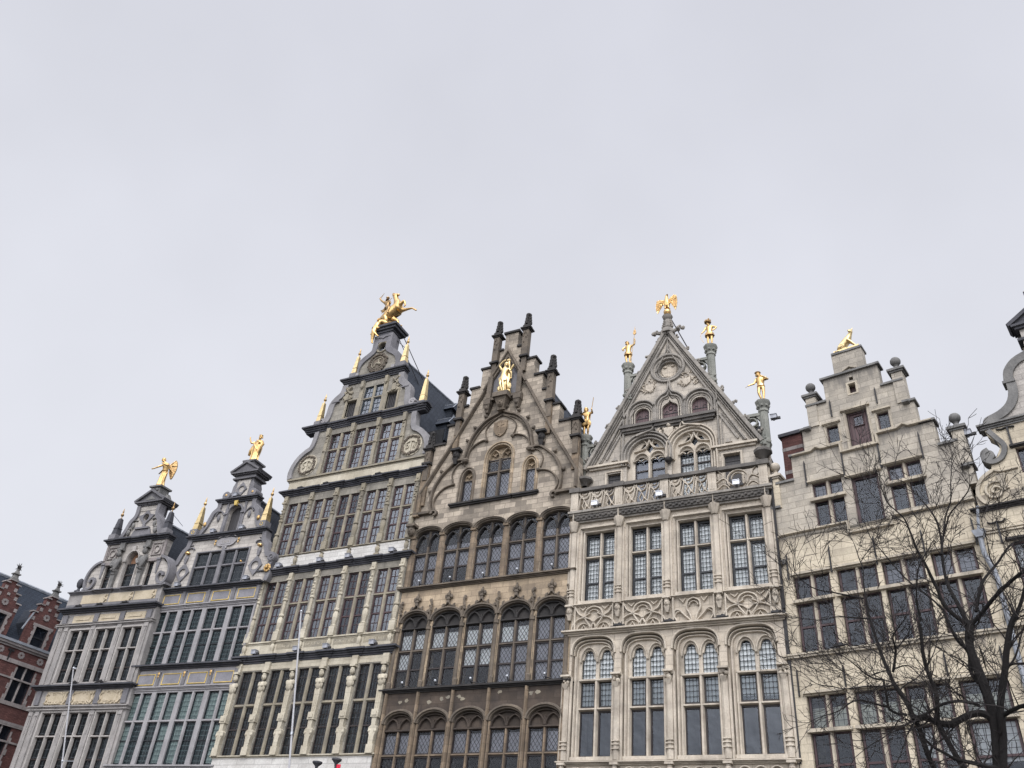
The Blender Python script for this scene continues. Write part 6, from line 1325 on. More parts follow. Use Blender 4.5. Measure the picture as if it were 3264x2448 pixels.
k = MB(); k.box(2.65, 2*cx-2.65, 22.0, 22.1, -.6, .06); k.cornice(2.75, 2*cx-2.75, [(22.5, 22.6, .08), (22.6, 22.7, .16)], -.6); k.prism([(2.55, 22.7), (2*cx-2.55, 22.7), (cx, 23.5)], -.6, .06); k.rib([(2.5, 22.72), (cx, 23.55), (2*cx-2.5, 22.72)], .14, -.6, .17, cham=1); k.box(cx-.35, cx+.35, 23.3, 23.9, -.5, 0); k.box(cx-.45, cx+.45, 23.9, 24.02, -.6, .1); b.add('pediment', k, 'blue_dark')
k = MB(); k.box(2.7, 2*cx-2.7, 21.5, 22.5, -.6, -.42); b.add('neck', k, 'limestone_grey')
for u in (.47, 1.12):
    k = MB(); k.box(u-.03, u+.03, 14.6, 15.36, .02, .07) if u < 1 else k.box(1.5, 1.56, 17.9, 18.7, .02, .07); k.rib(smooth([(u-.28, 15.38), (u-.15, 15.33), (u, 15.36), (u+.15, 15.33), (u+.26, 15.42)], 3) if u < 1 else smooth([(1.2, 18.7), (1.35, 18.66), (1.53, 18.7), (1.75, 18.66)], 3), .05, .02, .08); b.add('wall_anchor', k, 'iron')
body(b, .0, 7.5, 16.3, 22.3, cx, 12.0, 'limestone', 'slate', inner_top=18)
BELL = b

# ---------------------------------------------------------------- red brick house beyond the corner (left edge)
b = Bld('brick_dormer_house', 'red brick house with stone bands and stepped dormers in its slate roof', -47.0, 36.5, 84.3)
U0, U1 = -17.0, 3.0
dw = [-6.52+2.62*i for i in range(-4, 4)]
holes = []; 
for u in [-14.0, -11.5, -9.2, -6.5, -3.5, -.5]: holes += [rect(u+.12, u+1.22, 12.2, 14.12), rect(u+.12, u+1.22, 8.4, 11.0)]
k = MB(); k.plate(rect(U0, U1, 0, 15.05), holes, -.4, 0); b.add('wall', k, 'brick')
for v0, v1 in ((14.12, 14.34), (13.33, 13.42), (12.0, 12.2), (11.0, 11.22), (10.2, 10.3)): k = MB(); k.box(U0, U1, v0, v1, .003, .05); b.add('stone_band', k, 'quoin')
for u in [-14.0, -11.5, -9.2, -6.5, -3.5, -.5]:
    for v0, v1, tr in ((12.2, 14.12, 13.38), (8.4, 11.0, 10.25)):
        w = window(b, u+.12, u+1.22, v0, v1, [u+.67], [tr], .12, .1, -.02, -.3, 'quoin', 'frame_black', 'g_plain', wg=-.24, fw=.04)
        k = MB()
        for q in range(int((v1-v0)/.3)):
            e = .1 if q % 2 else .2; k.box(u+.12-e, u+.12, v0+q*.3, v0+q*.3+.298, -.02, .03); k.box(u+1.22, u+1.22+e, v0+q*.3, v0+q*.3+.298, -.02, .03)
        b.add('quoins', k, 'quoin', w)
def flower(k, u, v, r=.17, w=.012):
    for q in range(8): a = math.pi*q/4; k.box(u+r*.75*math.cos(a)-.07, u+r*.75*math.cos(a)+.07, v+r*.75*math.sin(a)-.055, v+r*.75*math.sin(a)+.055, .0, w+.002*q)
k = MB()
for u in (-12.5, -11.3, -10.1, -8.9, -7.73, -6.47, -5.27, -4.0, -2.8): flower(k, u, 14.65)
b.add('stone_flower', k, 'quoin')
for u in (-9.6, -7.16, -4.66): k = MB(); k.box(u-.04, u+.04, 14.2, 14.75, .02, .07); k.prism([(u-.2, 14.72), (u, 14.66), (u+.2, 14.72), (u+.12, 14.84), (u, 14.8), (u-.12, 14.84)], .02, .07); b.add('wall_anchor', k, 'iron')
k = MB(); k.cornice(U0, U1, [(14.9, 15.02, .06), (15.02, 15.16, .14)], -.2, ret=0); b.add('eaves_moulding', k, 'quoin')
k = MB(); k.box(U0, U1, 15.16, 15.3, -.1, .2); b.add('gutter', k, 'zinc')
k = MB(); D = 5.5; rv = 20.15
k.add([P3(U0, 15.2, -.05), P3(U1, 15.2, -.05), P3(U1, rv, -D), P3(U0, rv, -D), P3(U0, 15.2, -2*D), P3(U1, 15.2, -2*D)], [(0,1,2,3), (3,2,5,4), (0,3,4), (1,2,5)])
ro = b.add('roof', k, 'slate_long')
k = MB(); k.tube([(U0, rv+.03, -D), (U1, rv+.03, -D)], .12, 6); b.add('ridge_cap', k, 'zinc', ro)
for u in (-14.0, -11.3, -8.62, -5.95, -3.3):
    k = MB(); c = u
    prof = [(c-.85, 15.1), (c+.85, 15.1), (c+.85, 16.55), (c+.88, 17.15), (c+.62, 17.15), (c+.62, 17.65), (c+.42, 17.65), (c+.42, 18.12), (c+.2, 18.12), (c+.2, 18.3)]
    prof = prof+[(2*c-x, y) for x, y in prof[2:]][::-1]
    k.plate(prof, [rect(c-.36, c+.42, 15.2, 16.42)], -.35, -.02); dm = b.add('dormer', k, 'brick')
    k = MB(); 
    for a, v in ((.88, 17.15), (.65, 17.65), (.42, 18.12)):
        for s in (-1, 1): x0, x1 = sorted((c+s*(a-.26), c+s*(a+.06))); k.box(x0, x1, v, v+.07, -.42, .05)
    k.box(c-.24, c+.24, 18.3, 18.36, -.45, .06)
    for s in (-1, 1):
        for q in range(7): e = .12 if q % 2 else .18; x0, x1 = sorted((c+.03+s*.39, c+.03+s*(.39+e))); k.box(x0, x1, 15.15+q*.19, 15.15+q*.19+.188, -.05, .02)
        for v in (16.7, 17.3, 17.75): x0, x1 = sorted((c+s*(.9-(v-16.6)*.45), c+s*(.72-(v-16.6)*.45))); k.box(x0, x1, v, v+.2, -.36, .0)
    k.box(c-.6, c+.66, 16.42, 16.58, -.05, .03); b.add('stone_dressing', k, 'quoin', dm)
    k = MB(); flower(k, c, 17.05, .17, .012); k.box(c-.08, c+.08, 17.45, 17.6, -.02, .02); b.add('stone_flower', k, 'quoin', dm)
    window(b, c-.36, c+.42, 15.2, 16.42, [], [], fr='frame_black', gl='g_plain', wg=-.22, fw=.06, split=(15.85,), stone_on=False, parent=dm)
    k = MB(); k.box(c-.19, c+.19, 18.36, 18.5, -.35, 0); k.frustum(c, -.17, 18.5, 18.72, .15, .12); k.box(c-.2, c+.2, 18.72, 18.78, -.37, .03); k.frustum(c, -.17, 18.78, 19.0, .13, .06); k.box(c-.08, c+.08, 19.0, 19.05, -.25, -.09); fn = b.add('finial', k, 'stone_cap', dm)
    k = MB(); k.ball(c, 19.18, -.17, .12, n=8); rr = random.Random(int(u*3))
    for q in range(22):
        d = Vector((rr.uniform(-1, 1), rr.uniform(-.5, 1), rr.uniform(-1, 1))).normalized(); k.tube([(c+d.x*.1, 19.18+d.y*.1, -.17+d.z*.1), (c+d.x*.26, 19.18+d.y*.26, -.17+d.z*.26)], [.02, .005], 4)
    b.add('thistle_head', k, 'soot', dm)
    k = MB(); k.add([P3(c-.8, 16.6, -.3), P3(c-.8, 16.6, -3.0), P3(c, 17.9, -3.2), P3(c, 17.9, -.3), P3(c+.8, 16.6, -.3), P3(c+.8, 16.6, -3.0)], [(0,1,2,3), (3,2,5,4)]); k.add([P3(c-.82, 15.1, -.3), P3(c-.82, 16.6, -.3), P3(c-.82, 16.6, -2.0), P3(c+.82, 15.1, -.3), P3(c+.82, 16.6, -.3), P3(c+.82, 16.6, -2.0)], [(0,1,2), (3,4,5)]); b.add('dormer_roof', k, 'slate_dark', dm)
    k = MB(); k.tube([(c-.84, 17.1, .0), (c-1.15, 16.0, .03)], .05, 5); b.add('lead_pipe', k, 'zinc', dm)
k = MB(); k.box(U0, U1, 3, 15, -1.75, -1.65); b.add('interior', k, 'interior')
k = MB(); k.box(U0, U0+.3, 0, 15.1, -2*D, -.42); k.box(U1-.3, U1, 0, 15.1, -2*D, -.42); b.add('side_wall', k, 'brick')
BRICK = b

# ---------------------------------------------------------------- gilded statues
def skinfig(name, joints, edges, mat, parent, sub=2, root=None):
    names = list(joints); idx = {n: i for i, n in enumerate(names)}
    me = bpy.data.meshes.new(name); me.from_pydata([P3(*joints[n][:3]) for n in names], [(idx[a], idx[c]) for a, c in edges], [])
    o = bpy.data.objects.new(name, me); COL.objects.link(o); o.parent = parent; me.materials.append(mat)
    o.modifiers.new('skin', 'SKIN'); sv = me.skin_vertices[0].data
    for n in names:
        r = joints[n][3]; r = r if hasattr(r, '__len__') else (r, r); sv[idx[n]].radius = r
    sv[idx[root or names[0]]].use_root = True
    s = o.modifiers.new('round', 'SUBSURF'); s.levels = sub; s.render_levels = sub
    me.polygons.foreach_set('use_smooth', [True]*len(me.polygons)); o.modifiers['skin'].use_smooth_shade = True
    return o
def chain(*n): return [(n[i], n[i+1]) for i in range(len(n)-1)]
HUM = {'pelvis': (0, .53, 0, (.085, .07)), 'waist': (0, .62, 0, (.07, .06)), 'chest': (0, .74, 0, (.095, .07)), 'neck': (0, .845, 0, .032), 'jaw': (0, .885, .012, .042), 'skull': (0, .94, .004, .055),
       'sh_l': (-.105, .8, 0, .04), 'el_l': (-.14, .64, 0, .03), 'wr_l': (-.15, .5, .03, .022), 'ha_l': (-.155, .45, .045, .02),
       'sh_r': (.105, .8, 0, .04), 'el_r': (.14, .64, 0, .03), 'wr_r': (.15, .5, .03, .022), 'ha_r': (.155, .45, .045, .02),
       'hip_l': (-.055, .48, 0, .062), 'kn_l': (-.06, .27, .012, .042), 'an_l': (-.06, .05, 0, .025), 'to_l': (-.065, .015, .07, .022),
       'hip_r': (.055, .48, 0, .062), 'kn_r': (.06, .27, .012, .042), 'an_r': (.06, .05, 0, .025), 'to_r': (.065, .015, .07, .022)}
HED = chain('pelvis', 'waist', 'chest', 'neck', 'jaw', 'skull')+chain('chest', 'sh_l', 'el_l', 'wr_l', 'ha_l')+chain('chest', 'sh_r', 'el_r', 'wr_r', 'ha_r')+chain('pelvis', 'hip_l', 'kn_l', 'an_l', 'to_l')+chain('pelvis', 'hip_r', 'kn_r', 'an_r', 'to_r')
def human(H, mat, parent, **ov):
    j = dict(HUM)
    for k_, p in ov.items(): j[k_] = tuple(p)+((j[k_][3],) if len(p) == 3 else ())
    j = {k_: (x*H, y*H, z*H, tuple(q*H for q in r) if hasattr(r, '__len__') else r*H) for k_, (x, y, z, r) in j.items()}
    return skinfig('body', j, HED, mat, parent), j
def facebits(j, H, mat, parent, hair=None):
    x, y, z, _ = j['skull']; jx, jy, jz, _ = j['jaw']
    k = MB(); k.ball(x, y-.022*H, z+.058*H, .011*H, .018*H, .014*H, 6)
    for s in (-1, 1): k.ball(x+s*.022*H, y-.005*H, z+.048*H, .01*H, .007*H, .008*H, 6); k.ball(x+s*.055*H, y-.015*H, z, .01*H, .02*H, .012*H, 6)
    k.ball(jx, jy, jz+.042*H, .02*H, .007*H, .008*H, 6); k.build('face', mat, parent)
    if hair:
        k = MB(); k.ball(x, y+.018*H, z-.014*H, .064*H, .056*H, .062*H, 10)
        for q in range(14): a = q*.8; k.ball(x+.055*H*math.cos(a), y-.01*H+.02*H*math.sin(a*1.7), z-.02*H+.035*H*math.sin(a), .026*H, n=6)
        k.build('hair', mat, parent)
def robe(k, secs, n=30, fold=.1, seed=1):
    rr = random.Random(seed); ph = [rr.uniform(0, 6.3) for _ in range(4)]; pts = []; fs = []
    for i, (v, u, w, ru, rw) in enumerate(secs):
        low = 1-i/(len(secs)-1)
        for q in range(n):
            a = 2*math.pi*q/n; f = 1+fold*(.35+low)*(.6*math.sin(7*a+ph[0]+v*1.5)+.4*math.sin(11*a+ph[1]-v*2))
            pts.append(P3(u+ru*f*math.cos(a), v, w+rw*f*math.sin(a)))
    for i in range(len(secs)-1):
        for q in range(n): r = (q+1) % n; fs.append((i*n+q, i*n+r, (i+1)*n+r, (i+1)*n+q))
    fs += [tuple(range(n)), tuple((len(secs)-1)*n+q for q in range(n))]; k.add(pts, fs)
GO, GD = M['gold'], M['gold_dark']
def wing(k, root, out, t=.05):
    # out: outline in (u, v, w); a thin but solid feathered plate with ribs
    n = len(out); c = Vector(root)
    f = [P3(*p) for p in out]; bk_ = [P3(p[0], p[1], p[2]-t) for p in out]; m = P3(*root); mb = P3(root[0], root[1], root[2]-t*1.6)
    fs = []
    for i in range(n-1): fs += [(0, 2+i, 3+i), (1, 3+n+i, 2+n+i), (2+i, 2+n+i, 3+n+i, 3+i)]
    fs += [(0, 1, 2+n, 2), (0, 1+n, 1+2*n, 1)]
    k.add([m, mb]+f+bk_, fs)
    for i in range(0, n, 2): p = out[i]; k.tube([(root[0]*.6+p[0]*.4, root[1]*.6+p[1]*.4, root[2]*.6+p[2]*.4+.02), (p[0], p[1], p[2]+.01)], [t*.6, t*.35], 5)

# angel on the taupe house (leaning forward, wings spread)
s = empty('angel_statue', 'gilded winged angel bowing forward on the top of the taupe house at the far left', 'statue', 'gilded statues', TAUPE.at(3.78, 23.68, -.35)); H = 1.85
k = MB(); k.box(-.3, .3, 0, .06, -.25, .25); k.lathe(0, 0, [(.3, .06), (.26, .12), (.2, .16)], 10); k.build('plinth', GO, s)
k = MB(); robe(k, [(.1, -.05, 0, .25, .22), (.35, -.06, 0, .21, .19), (.7, -.05, 0, .2, .17), (.98, 0, .0, .19, .15), (1.12, .02, .02, .17, .13), (1.3, .02, .05, .2, .15), (1.45, -.0, .1, .17, .13), (1.52, -.03, .14, .06, .06)], fold=.13, seed=3); k.ball(.0, 1.06, .04, .2, .07, .17, 10); k.ball(-.22, .18, .05, .09, .12, .1, 6); k.build('robe', GO, s)
_, j = human(H, GO, s, pelvis=(0, .53, 0), chest=(0, .76, .05), neck=(-.03, .86, .1), jaw=(-.07, .9, .14), skull=(-.08, .95, .13), sh_l=(-.1, .8, .06), el_l=(-.15, .7, .16), wr_l=(-.28, .62, .22), ha_l=(-.36, .6, .24), sh_r=(.1, .8, .04), el_r=(.16, .72, .1), wr_r=(.05, .76, .2), ha_r=(-.02, .8, .22)); facebits(j, H, GO, s, True)
k = MB(); wing(k, (.1, 1.4, -.05), [(.2, 1.62, -.15), (.28, 1.8, -.22), (.36, 1.86, -.25), (.44, 1.74, -.28), (.5, 1.5, -.3), (.5, 1.2, -.3), (.46, .95, -.28), (.4, .7, -.26), (.33, .62, -.25), (.36, .9, -.2), (.32, 1.15, -.12)]); k.build('wing', GD, s)
k = MB(); wing(k, (-.06, 1.42, -.05), [(-.1, 1.62, -.1), (-.25, 1.5, -.15), (-.45, 1.33, -.2), (-.62, 1.18, -.22), (-.72, 1.1, -.22), (-.6, 1.12, -.16), (-.4, 1.2, -.1), (-.2, 1.25, -.05)]); k.build('wing', GD, s)

# robed figure on the grey house
s = empty('robed_statue', 'gilded robed figure raising one hand, standing on the blue-grey house', 'statue', 'gilded statues', GREY.at(2.98, 24.8, -.35)); H = 1.8
k = MB(); k.box(-.34, .34, 0, .05, -.26, .26); k.box(-.28, .28, .05, .1, -.22, .22); k.build('plinth', GO, s)
k = MB(); robe(k, [(.1, -.02, 0, .27, .22), (.4, -.02, 0, .25, .2), (.75, -.03, 0, .3, .22), (1.0, -.02, .01, .31, .23), (1.2, .0, .02, .25, .2), (1.38, .0, .02, .25, .17), (1.48, .0, .02, .16, .12), (1.53, 0, .02, .06, .06)], fold=.12, seed=5)
k.tube([(.2, 1.42, 0), (.34, 1.2, .05), (.3, .95, .12), (.24, .6, .12)], [.1, .12, .1, .03], 8); k.tube([(-.2, 1.1, .1), (-.36, .8, .1), (-.4, .55, .08), (-.34, .5, .06)], [.1, .09, .07, .02], 8); k.tube([(-.25, 1.3, .16), (0, 1.05, .26), (.2, .75, .24)], [.05, .06, .03], 6); k.build('robe', GO, s)
_, j = human(H, GO, s, neck=(.02, .86, .02), jaw=(.03, .9, .04), skull=(.04, .955, .03), el_l=(-.22, .72, .1), wr_l=(-.26, .86, .16), ha_l=(-.26, .93, .17), el_r=(.17, .68, .05), wr_r=(.09, .72, .15), ha_r=(.05, .78, .17)); facebits(j, H, GO, s, True)
k = MB(); k.lathe(.07, .04, [(.1, 1.76), (.12, 1.84), (.08, 1.84)], 8); k.build('crown', GO, s)

# sitting fox on the limestone house
s = empty('fox_statue', 'gilded fox sitting upright on a gilded slab, on the stepped limestone gable', 'statue', 'gilded statues', LIME.at(3.71, 24.0, -.2))
k = MB(); k.box(-.5, .52, 0, .13, -.2, .2); k.build('plinth', M['gold_obelisk'], s)
jo = {'hip': (-.25, .3, 0, (.14, .15)), 'belly': (-.08, .5, 0, .15), 'chest': (.1, .68, 0, (.135, .14)), 'neck': (.2, .82, .02, .09), 'head': (.27, .93, .06, .085), 'brow': (.27, .98, .1, .075), 'muzzle': (.22, .92, .2, .035),
      'ear_l': (.2, 1.06, .05, .03), 'tip_l': (.18, 1.13, .05, .008), 'ear_r': (.33, 1.06, .04, .03), 'tip_r': (.36, 1.16, .03, .008),
      'sh_n': (.12, .58, .11, .06), 'el_n': (.24, .42, .12, .04), 'paw_n': (.38, .18, .12, .03), 'toe_n': (.43, .15, .12, .03), 'sh_f': (.14, .58, -.11, .06), 'el_f': (.27, .42, -.12, .04), 'paw_f': (.4, .18, -.12, .03),
      'th_n': (-.22, .28, .13, .11), 'kn_n': (-.04, .3, .16, .07), 'hk_n': (-.18, .17, .15, .04), 'ft_n': (.02, .15, .15, .03), 'th_f': (-.22, .28, -.13, .11), 'kn_f': (-.04, .3, -.16, .07), 'hk_f': (-.18, .17, -.15, .04), 'ft_f': (.02, .15, -.15, .03),
      't1': (-.38, .2, .0, .06), 't2': (-.47, .1, .08, .08), 't3': (-.36, .04, .22, .07), 't4': (-.26, .05, .26, .02)}
skinfig('body', jo, chain('hip', 'belly', 'chest', 'neck', 'head', 'brow', 'muzzle')+chain('brow', 'ear_l', 'tip_l')+chain('brow', 'ear_r', 'tip_r')+chain('chest', 'sh_n', 'el_n', 'paw_n', 'toe_n')+chain('chest', 'sh_f', 'el_f', 'paw_f')+chain('hip', 'th_n', 'kn_n', 'hk_n', 'ft_n')+chain('hip', 'th_f', 'kn_f', 'hk_f', 'ft_f')+chain('hip', 't1', 't2', 't3', 't4'), M['gold_obelisk'], s)
k = MB(); k.ball(.22, .995, .165, .012, n=6); k.ball(.3, .995, .165, .012, n=6); k.ball(.215, .925, .235, .016, n=6); k.build('face', GD, s)

# eagle on the finial
s = empty('eagle_statue', 'gilded eagle with spread wings on a ball, on the finial of the pale Gothic gable', 'statue', 'gilded statues', GOTH.at(4.23, 29.3, -.62))
k = MB(); k.lathe(0, 0, [(.14, 0), (.2, .03), (.18, .06)], 10); k.ball(0, .22, 0, .19, n=14); k.build('ball', GO, s)
jo = {'body': (0, .72, .03, (.14, .13)), 'breast': (0, .9, .07, (.15, .13)), 'neck': (-.01, 1.1, .05, .085), 'head': (.0, 1.27, .06, .075), 'beak': (.07, 1.28, .14, .035), 'hook': (.09, 1.24, .19, .012), 'tail': (.02, .5, -.1, .1), 'tail2': (.03, .34, -.16, .06), 'leg_l': (-.08, .56, .06, .07), 'foot_l': (-.09, .41, .08, .035), 'leg_r': (.08, .56, .06, .07), 'foot_r': (.09, .41, .08, .035)}
skinfig('body', jo, chain('body', 'breast', 'neck', 'head', 'beak', 'hook')+chain('body', 'tail', 'tail2')+chain('body', 'leg_l', 'foot_l')+chain('body', 'leg_r', 'foot_r'), GO, s)
for sg, nm in ((-1, 'l'), (1, 'r')):
    k = MB(); dy = 0 if sg < 0 else .1; f = lambda x: sg*x
    wing(k, (f(.14), .9, .05), [(f(.08), 1.0, .03), (f(.22), 1.05+dy, .05), (f(.38), 1.08+dy*1.4, .06), (f(.5), 1.02+dy*1.4, .08), (f(.54), .82+dy, .1), (f(.55), .55+dy, .12), (f(.5), .32, .13), (f(.46), .14, .14), (f(.4), .3, .12), (f(.34), .56, .1), (f(.24), .72, .08), (f(.14), .74, .06)], .045)
    for q in range(6):
        for p in range(2): k.ball(f(.18+q*.06), .97+dy*q/5-p*.09, .07+.008*q, .045, .05, .025, 6)
    for q in range(4): k.tube([(f(.34+q*.06), .78+dy, .11), (f(.4+q*.04), .34+.04*(q % 3), .14)], [.028, .016], 5)
    k.build('wing', GO, s)

# four small figures on the slender columns of the Gothic house
def tunic(k, H, l=.38, w=.13): robe(k, [(l*H, 0, 0, w*1.12*H, w*.95*H), (.5*H, 0, 0, w*H, .095*H), (.6*H, 0, 0, .078*H, .068*H), (.72*H, 0, 0, .108*H, .082*H), (.81*H, 0, 0, .115*H, .07*H), (.845*H, 0, 0, .045*H, .04*H)], 22, .07, 4)
s = empty('youth_statue', 'gilded half-draped youth with a long staff on the column beside the brown gable', 'statue', 'gilded statues', GOTH.at(.14, 23.05, -.65)); H = 1.62
_, j = human(H, GO, s, el_l=(-.16, .72, .08), wr_l=(-.02, .76, .16), ha_l=(.06, .77, .17), el_r=(.2, .74, .05), wr_r=(.2, .82, .13), ha_r=(.19, .86, .14), skull=(-.03, .95, .02), jaw=(-.03, .9, .035)); facebits(j, H, GO, s, True)
k = MB(); robe(k, [(.34*H, -.02, 0, .14*H, .1*H), (.44*H, 0, .01, .15*H, .12*H), (.54*H, 0, 0, .11*H, .09*H)], 20, .2, 2); k.ball(-.12, .42*H, .12, .13, .17, .08, 7); k.build('loincloth', GO, s)
k = MB(); k.tube([(.14, .02, .12), (.28, 1.05, .2), (.42, 1.98, .26)], .017, 6); k.build('staff', M['gold_dark'], s)
k = MB(); k.box(-.14, .16, -.02, .03, -.12, .14); k.build('plinth', GO, s)
s = empty('halberdier_statue', 'gilded halberdier lifting his halberd on a tall Gothic column', 'statue', 'gilded statues', GOTH.at(2.2, 26.78, -.65)); H = 1.42
_, j = human(H, GO, s, el_l=(-.2, .68, .06), wr_l=(-.15, .56, .13), ha_l=(-.1, .54, .15), el_r=(.23, .82, .02), wr_r=(.26, .98, .06), ha_r=(.25, 1.04, .08), skull=(-.04, .95, .02), jaw=(-.05, .9, .035), to_l=(-.09, .015, .07), kn_l=(-.075, .27, .02), an_l=(-.04, .05, .0)); facebits(j, H, GO, s, True)
k = MB(); tunic(k, H, .4, .13); k.ball(-.05*H, .985*H, .02, .1, .05, .09, 10); k.build('tunic', GO, s)
k = MB(); k.tube([(.2, .0, .13), (.26, .8, .14), (.36, 1.7, .13)], .014, 6); k.frustum(.365, .13, 1.7, 1.75, .04, .07, .02, .02); k.frustum(.37, .13, 1.75, 1.98, .085, .05, .02, .02); k.frustum(.38, .13, 1.98, 2.22, .02, .004); k.build('halberd', M['gold_dark'], s)
k = MB(); k.box(-.13, .22, -.02, .03, -.12, .16); k.build('plinth', GO, s)
s = empty('plumed_statue', 'gilded man in a large plumed hat, hand on hip, on a tall Gothic column', 'statue', 'gilded statues', GOTH.at(6.25, 26.85, -.65)); H = 1.45
_, j = human(H, GO, s, el_r=(.24, .72, .0), wr_r=(.15, .6, .05), ha_r=(.11, .57, .06), el_l=(-.16, .66, .03), wr_l=(-.22, .54, .08), ha_l=(-.24, .5, .1), skull=(-.04, .94, .02), jaw=(-.045, .9, .035), to_l=(-.1, .015, .07)); facebits(j, H, GO, s)
k = MB(); tunic(k, H, .41, .14); k.build('tunic', GO, s)
k = MB(); k.lathe(-.05, .03, [(.16, 1.4), (.17, 1.43), (.1, 1.45), (.12, 1.52), (.09, 1.55)], 10)
for q in range(6): k.ball(-.05+.12*math.cos(q), 1.53+.03*math.sin(q*2), .03+.1*math.sin(q), .05, .05, .05, 6)
k.build('hat', GD, s)
k = MB(); k.tube([(-.34, .72, .16), (-.4, .55, .18), (-.34, .3, .2), (-.24, .12, .18)], .009, 5); k.build('whip', GO, s)
k = MB(); k.box(-.16, .16, -.03, .02, -.1, .14); k.build('plinth', GO, s)
s = empty('cap_statue', 'gilded man in a flat cap holding sticks, on the column nearest the chimney', 'statue', 'gilded statues', GOTH.at(8.35, 23.2, -.65)); H = 1.55
_, j = human(H, GO, s, el_r=(.23, .68, .05), wr_r=(.1, .74, .16), ha_r=(.04, .77, .18), el_l=(-.17, .62, .04), wr_l=(-.3, .55, .1), ha_l=(-.34, .52, .12), skull=(-.05, .94, .02), jaw=(-.055, .9, .035), kn_l=(-.07, .27, .03), an_l=(-.01, .05, -.02), to_l=(-.01, .015, .05), an_r=(.05, .05, .02)); facebits(j, H, GO, s, True)
k = MB(); robe(k, [(.5*H, 0, 0, .11*H, .095*H), (.6*H, 0, 0, .09*H, .075*H), (.72*H, 0, 0, .118*H, .088*H), (.81*H, 0, 0, .125*H, .075*H), (.845*H, 0, 0, .05*H, .045*H)], 22, .05, 4); k.ball(-.08, 1.54, .02, .14, .05, .13, 10); k.ball(-.09*H, .72*H, 0, .09, .09, .08, 7); k.ball(.14*H, .76*H, 0, .1, .1, .09, 7); k.build('tunic_and_cap', GO, s)
k = MB(); k.tube([(-.52, .8, .2), (-.62, .7, .24)], .01, 5); k.build('stick', GD, s); k = MB(); k.tube([(-.12, 1.36, .2), (.3, 1.02, .2)], .013, 5); k.build('stick', GD, s)
k = MB(); k.box(-.1, .16, -.04, .02, -.12, .12); k.build('plinth', GO, s)

# bound saint in the niche
s = empty('bound_figure_statue', 'gilded half-naked figure bound to a tree, in the niche of the brown stepped gable', 'statue', 'gilded statues', SAND.at(4.28, 25.87, .3)); H = 1.95
_, j = human(H, M['gold_obelisk'], s, pelvis=(-.02, .53, .03), waist=(-.01, .62, .03), chest=(0, .74, .04), neck=(.02, .84, .06), jaw=(.045, .87, .09), skull=(.05, .92, .07), el_l=(-.17, .93, .06), wr_l=(-.05, 1.03, .08), ha_l=(.03, 1.06, .08), el_r=(.17, .68, -.02), wr_r=(.16, .55, -.06), ha_r=(.15, .5, -.06), hip_l=(-.07, .48, .03), kn_l=(-.06, .28, .09), an_l=(0, .05, .05), to_l=(.02, .015, .12), kn_r=(.05, .27, .04)); facebits(j, H, M['gold_obelisk'], s, True)
k = MB(); robe(k, [(.38*H, .0, .05, .11*H, .09*H), (.47*H, -.02, .05, .13*H, .1*H), (.55*H, -.02, .04, .1*H, .085*H)], 20, .16, 7); k.tube([(.16, .95, .1), (.26, .75, .06), (.24, .5, .05), (.3, .35, .04)], [.08, .1, .07, .02], 7); k.tube([(.0, .8, .2), (.06, .5, .2), (.12, .1, .18)], [.06, .06, .04], 7); k.build('loincloth', M['gold_obelisk'], s)
k = MB(); k.tube([(.26, .0, -.08), (.24, .5, -.1), (.18, 1.0, -.1), (.14, 1.6, -.1), (.12, 2.15, -.06)], [.14, .1, .085, .08, .07], 9); k.tube([(.16, 1.45, -.08), (.36, 1.6, 0), (.48, 1.74, .02)], [.075, .07, .06], 8); k.tube([(.2, 1.35, -.05), (.4, 1.48, .05)], [.05, .035], 7); k.ball(.3, .45, 0, .14, .22, .1, 7); k.ball(-.26, .42, 0, .11, .16, .08, 7); k.ball(-.2, .3, .06, .09, .14, .08, 6); k.lathe(.1, -.05, [(.1, 2.1), (.12, 2.18), (.05, 2.26)], 8); k.build('tree_stump', M['gold_obelisk'], s)
k = MB(); k.box(-.34, .42, -.02, .06, -.12, .24); k.ball(0, .06, .1, .3, .07, .16, 10); k.build('plinth', M['gold_obelisk'], s)

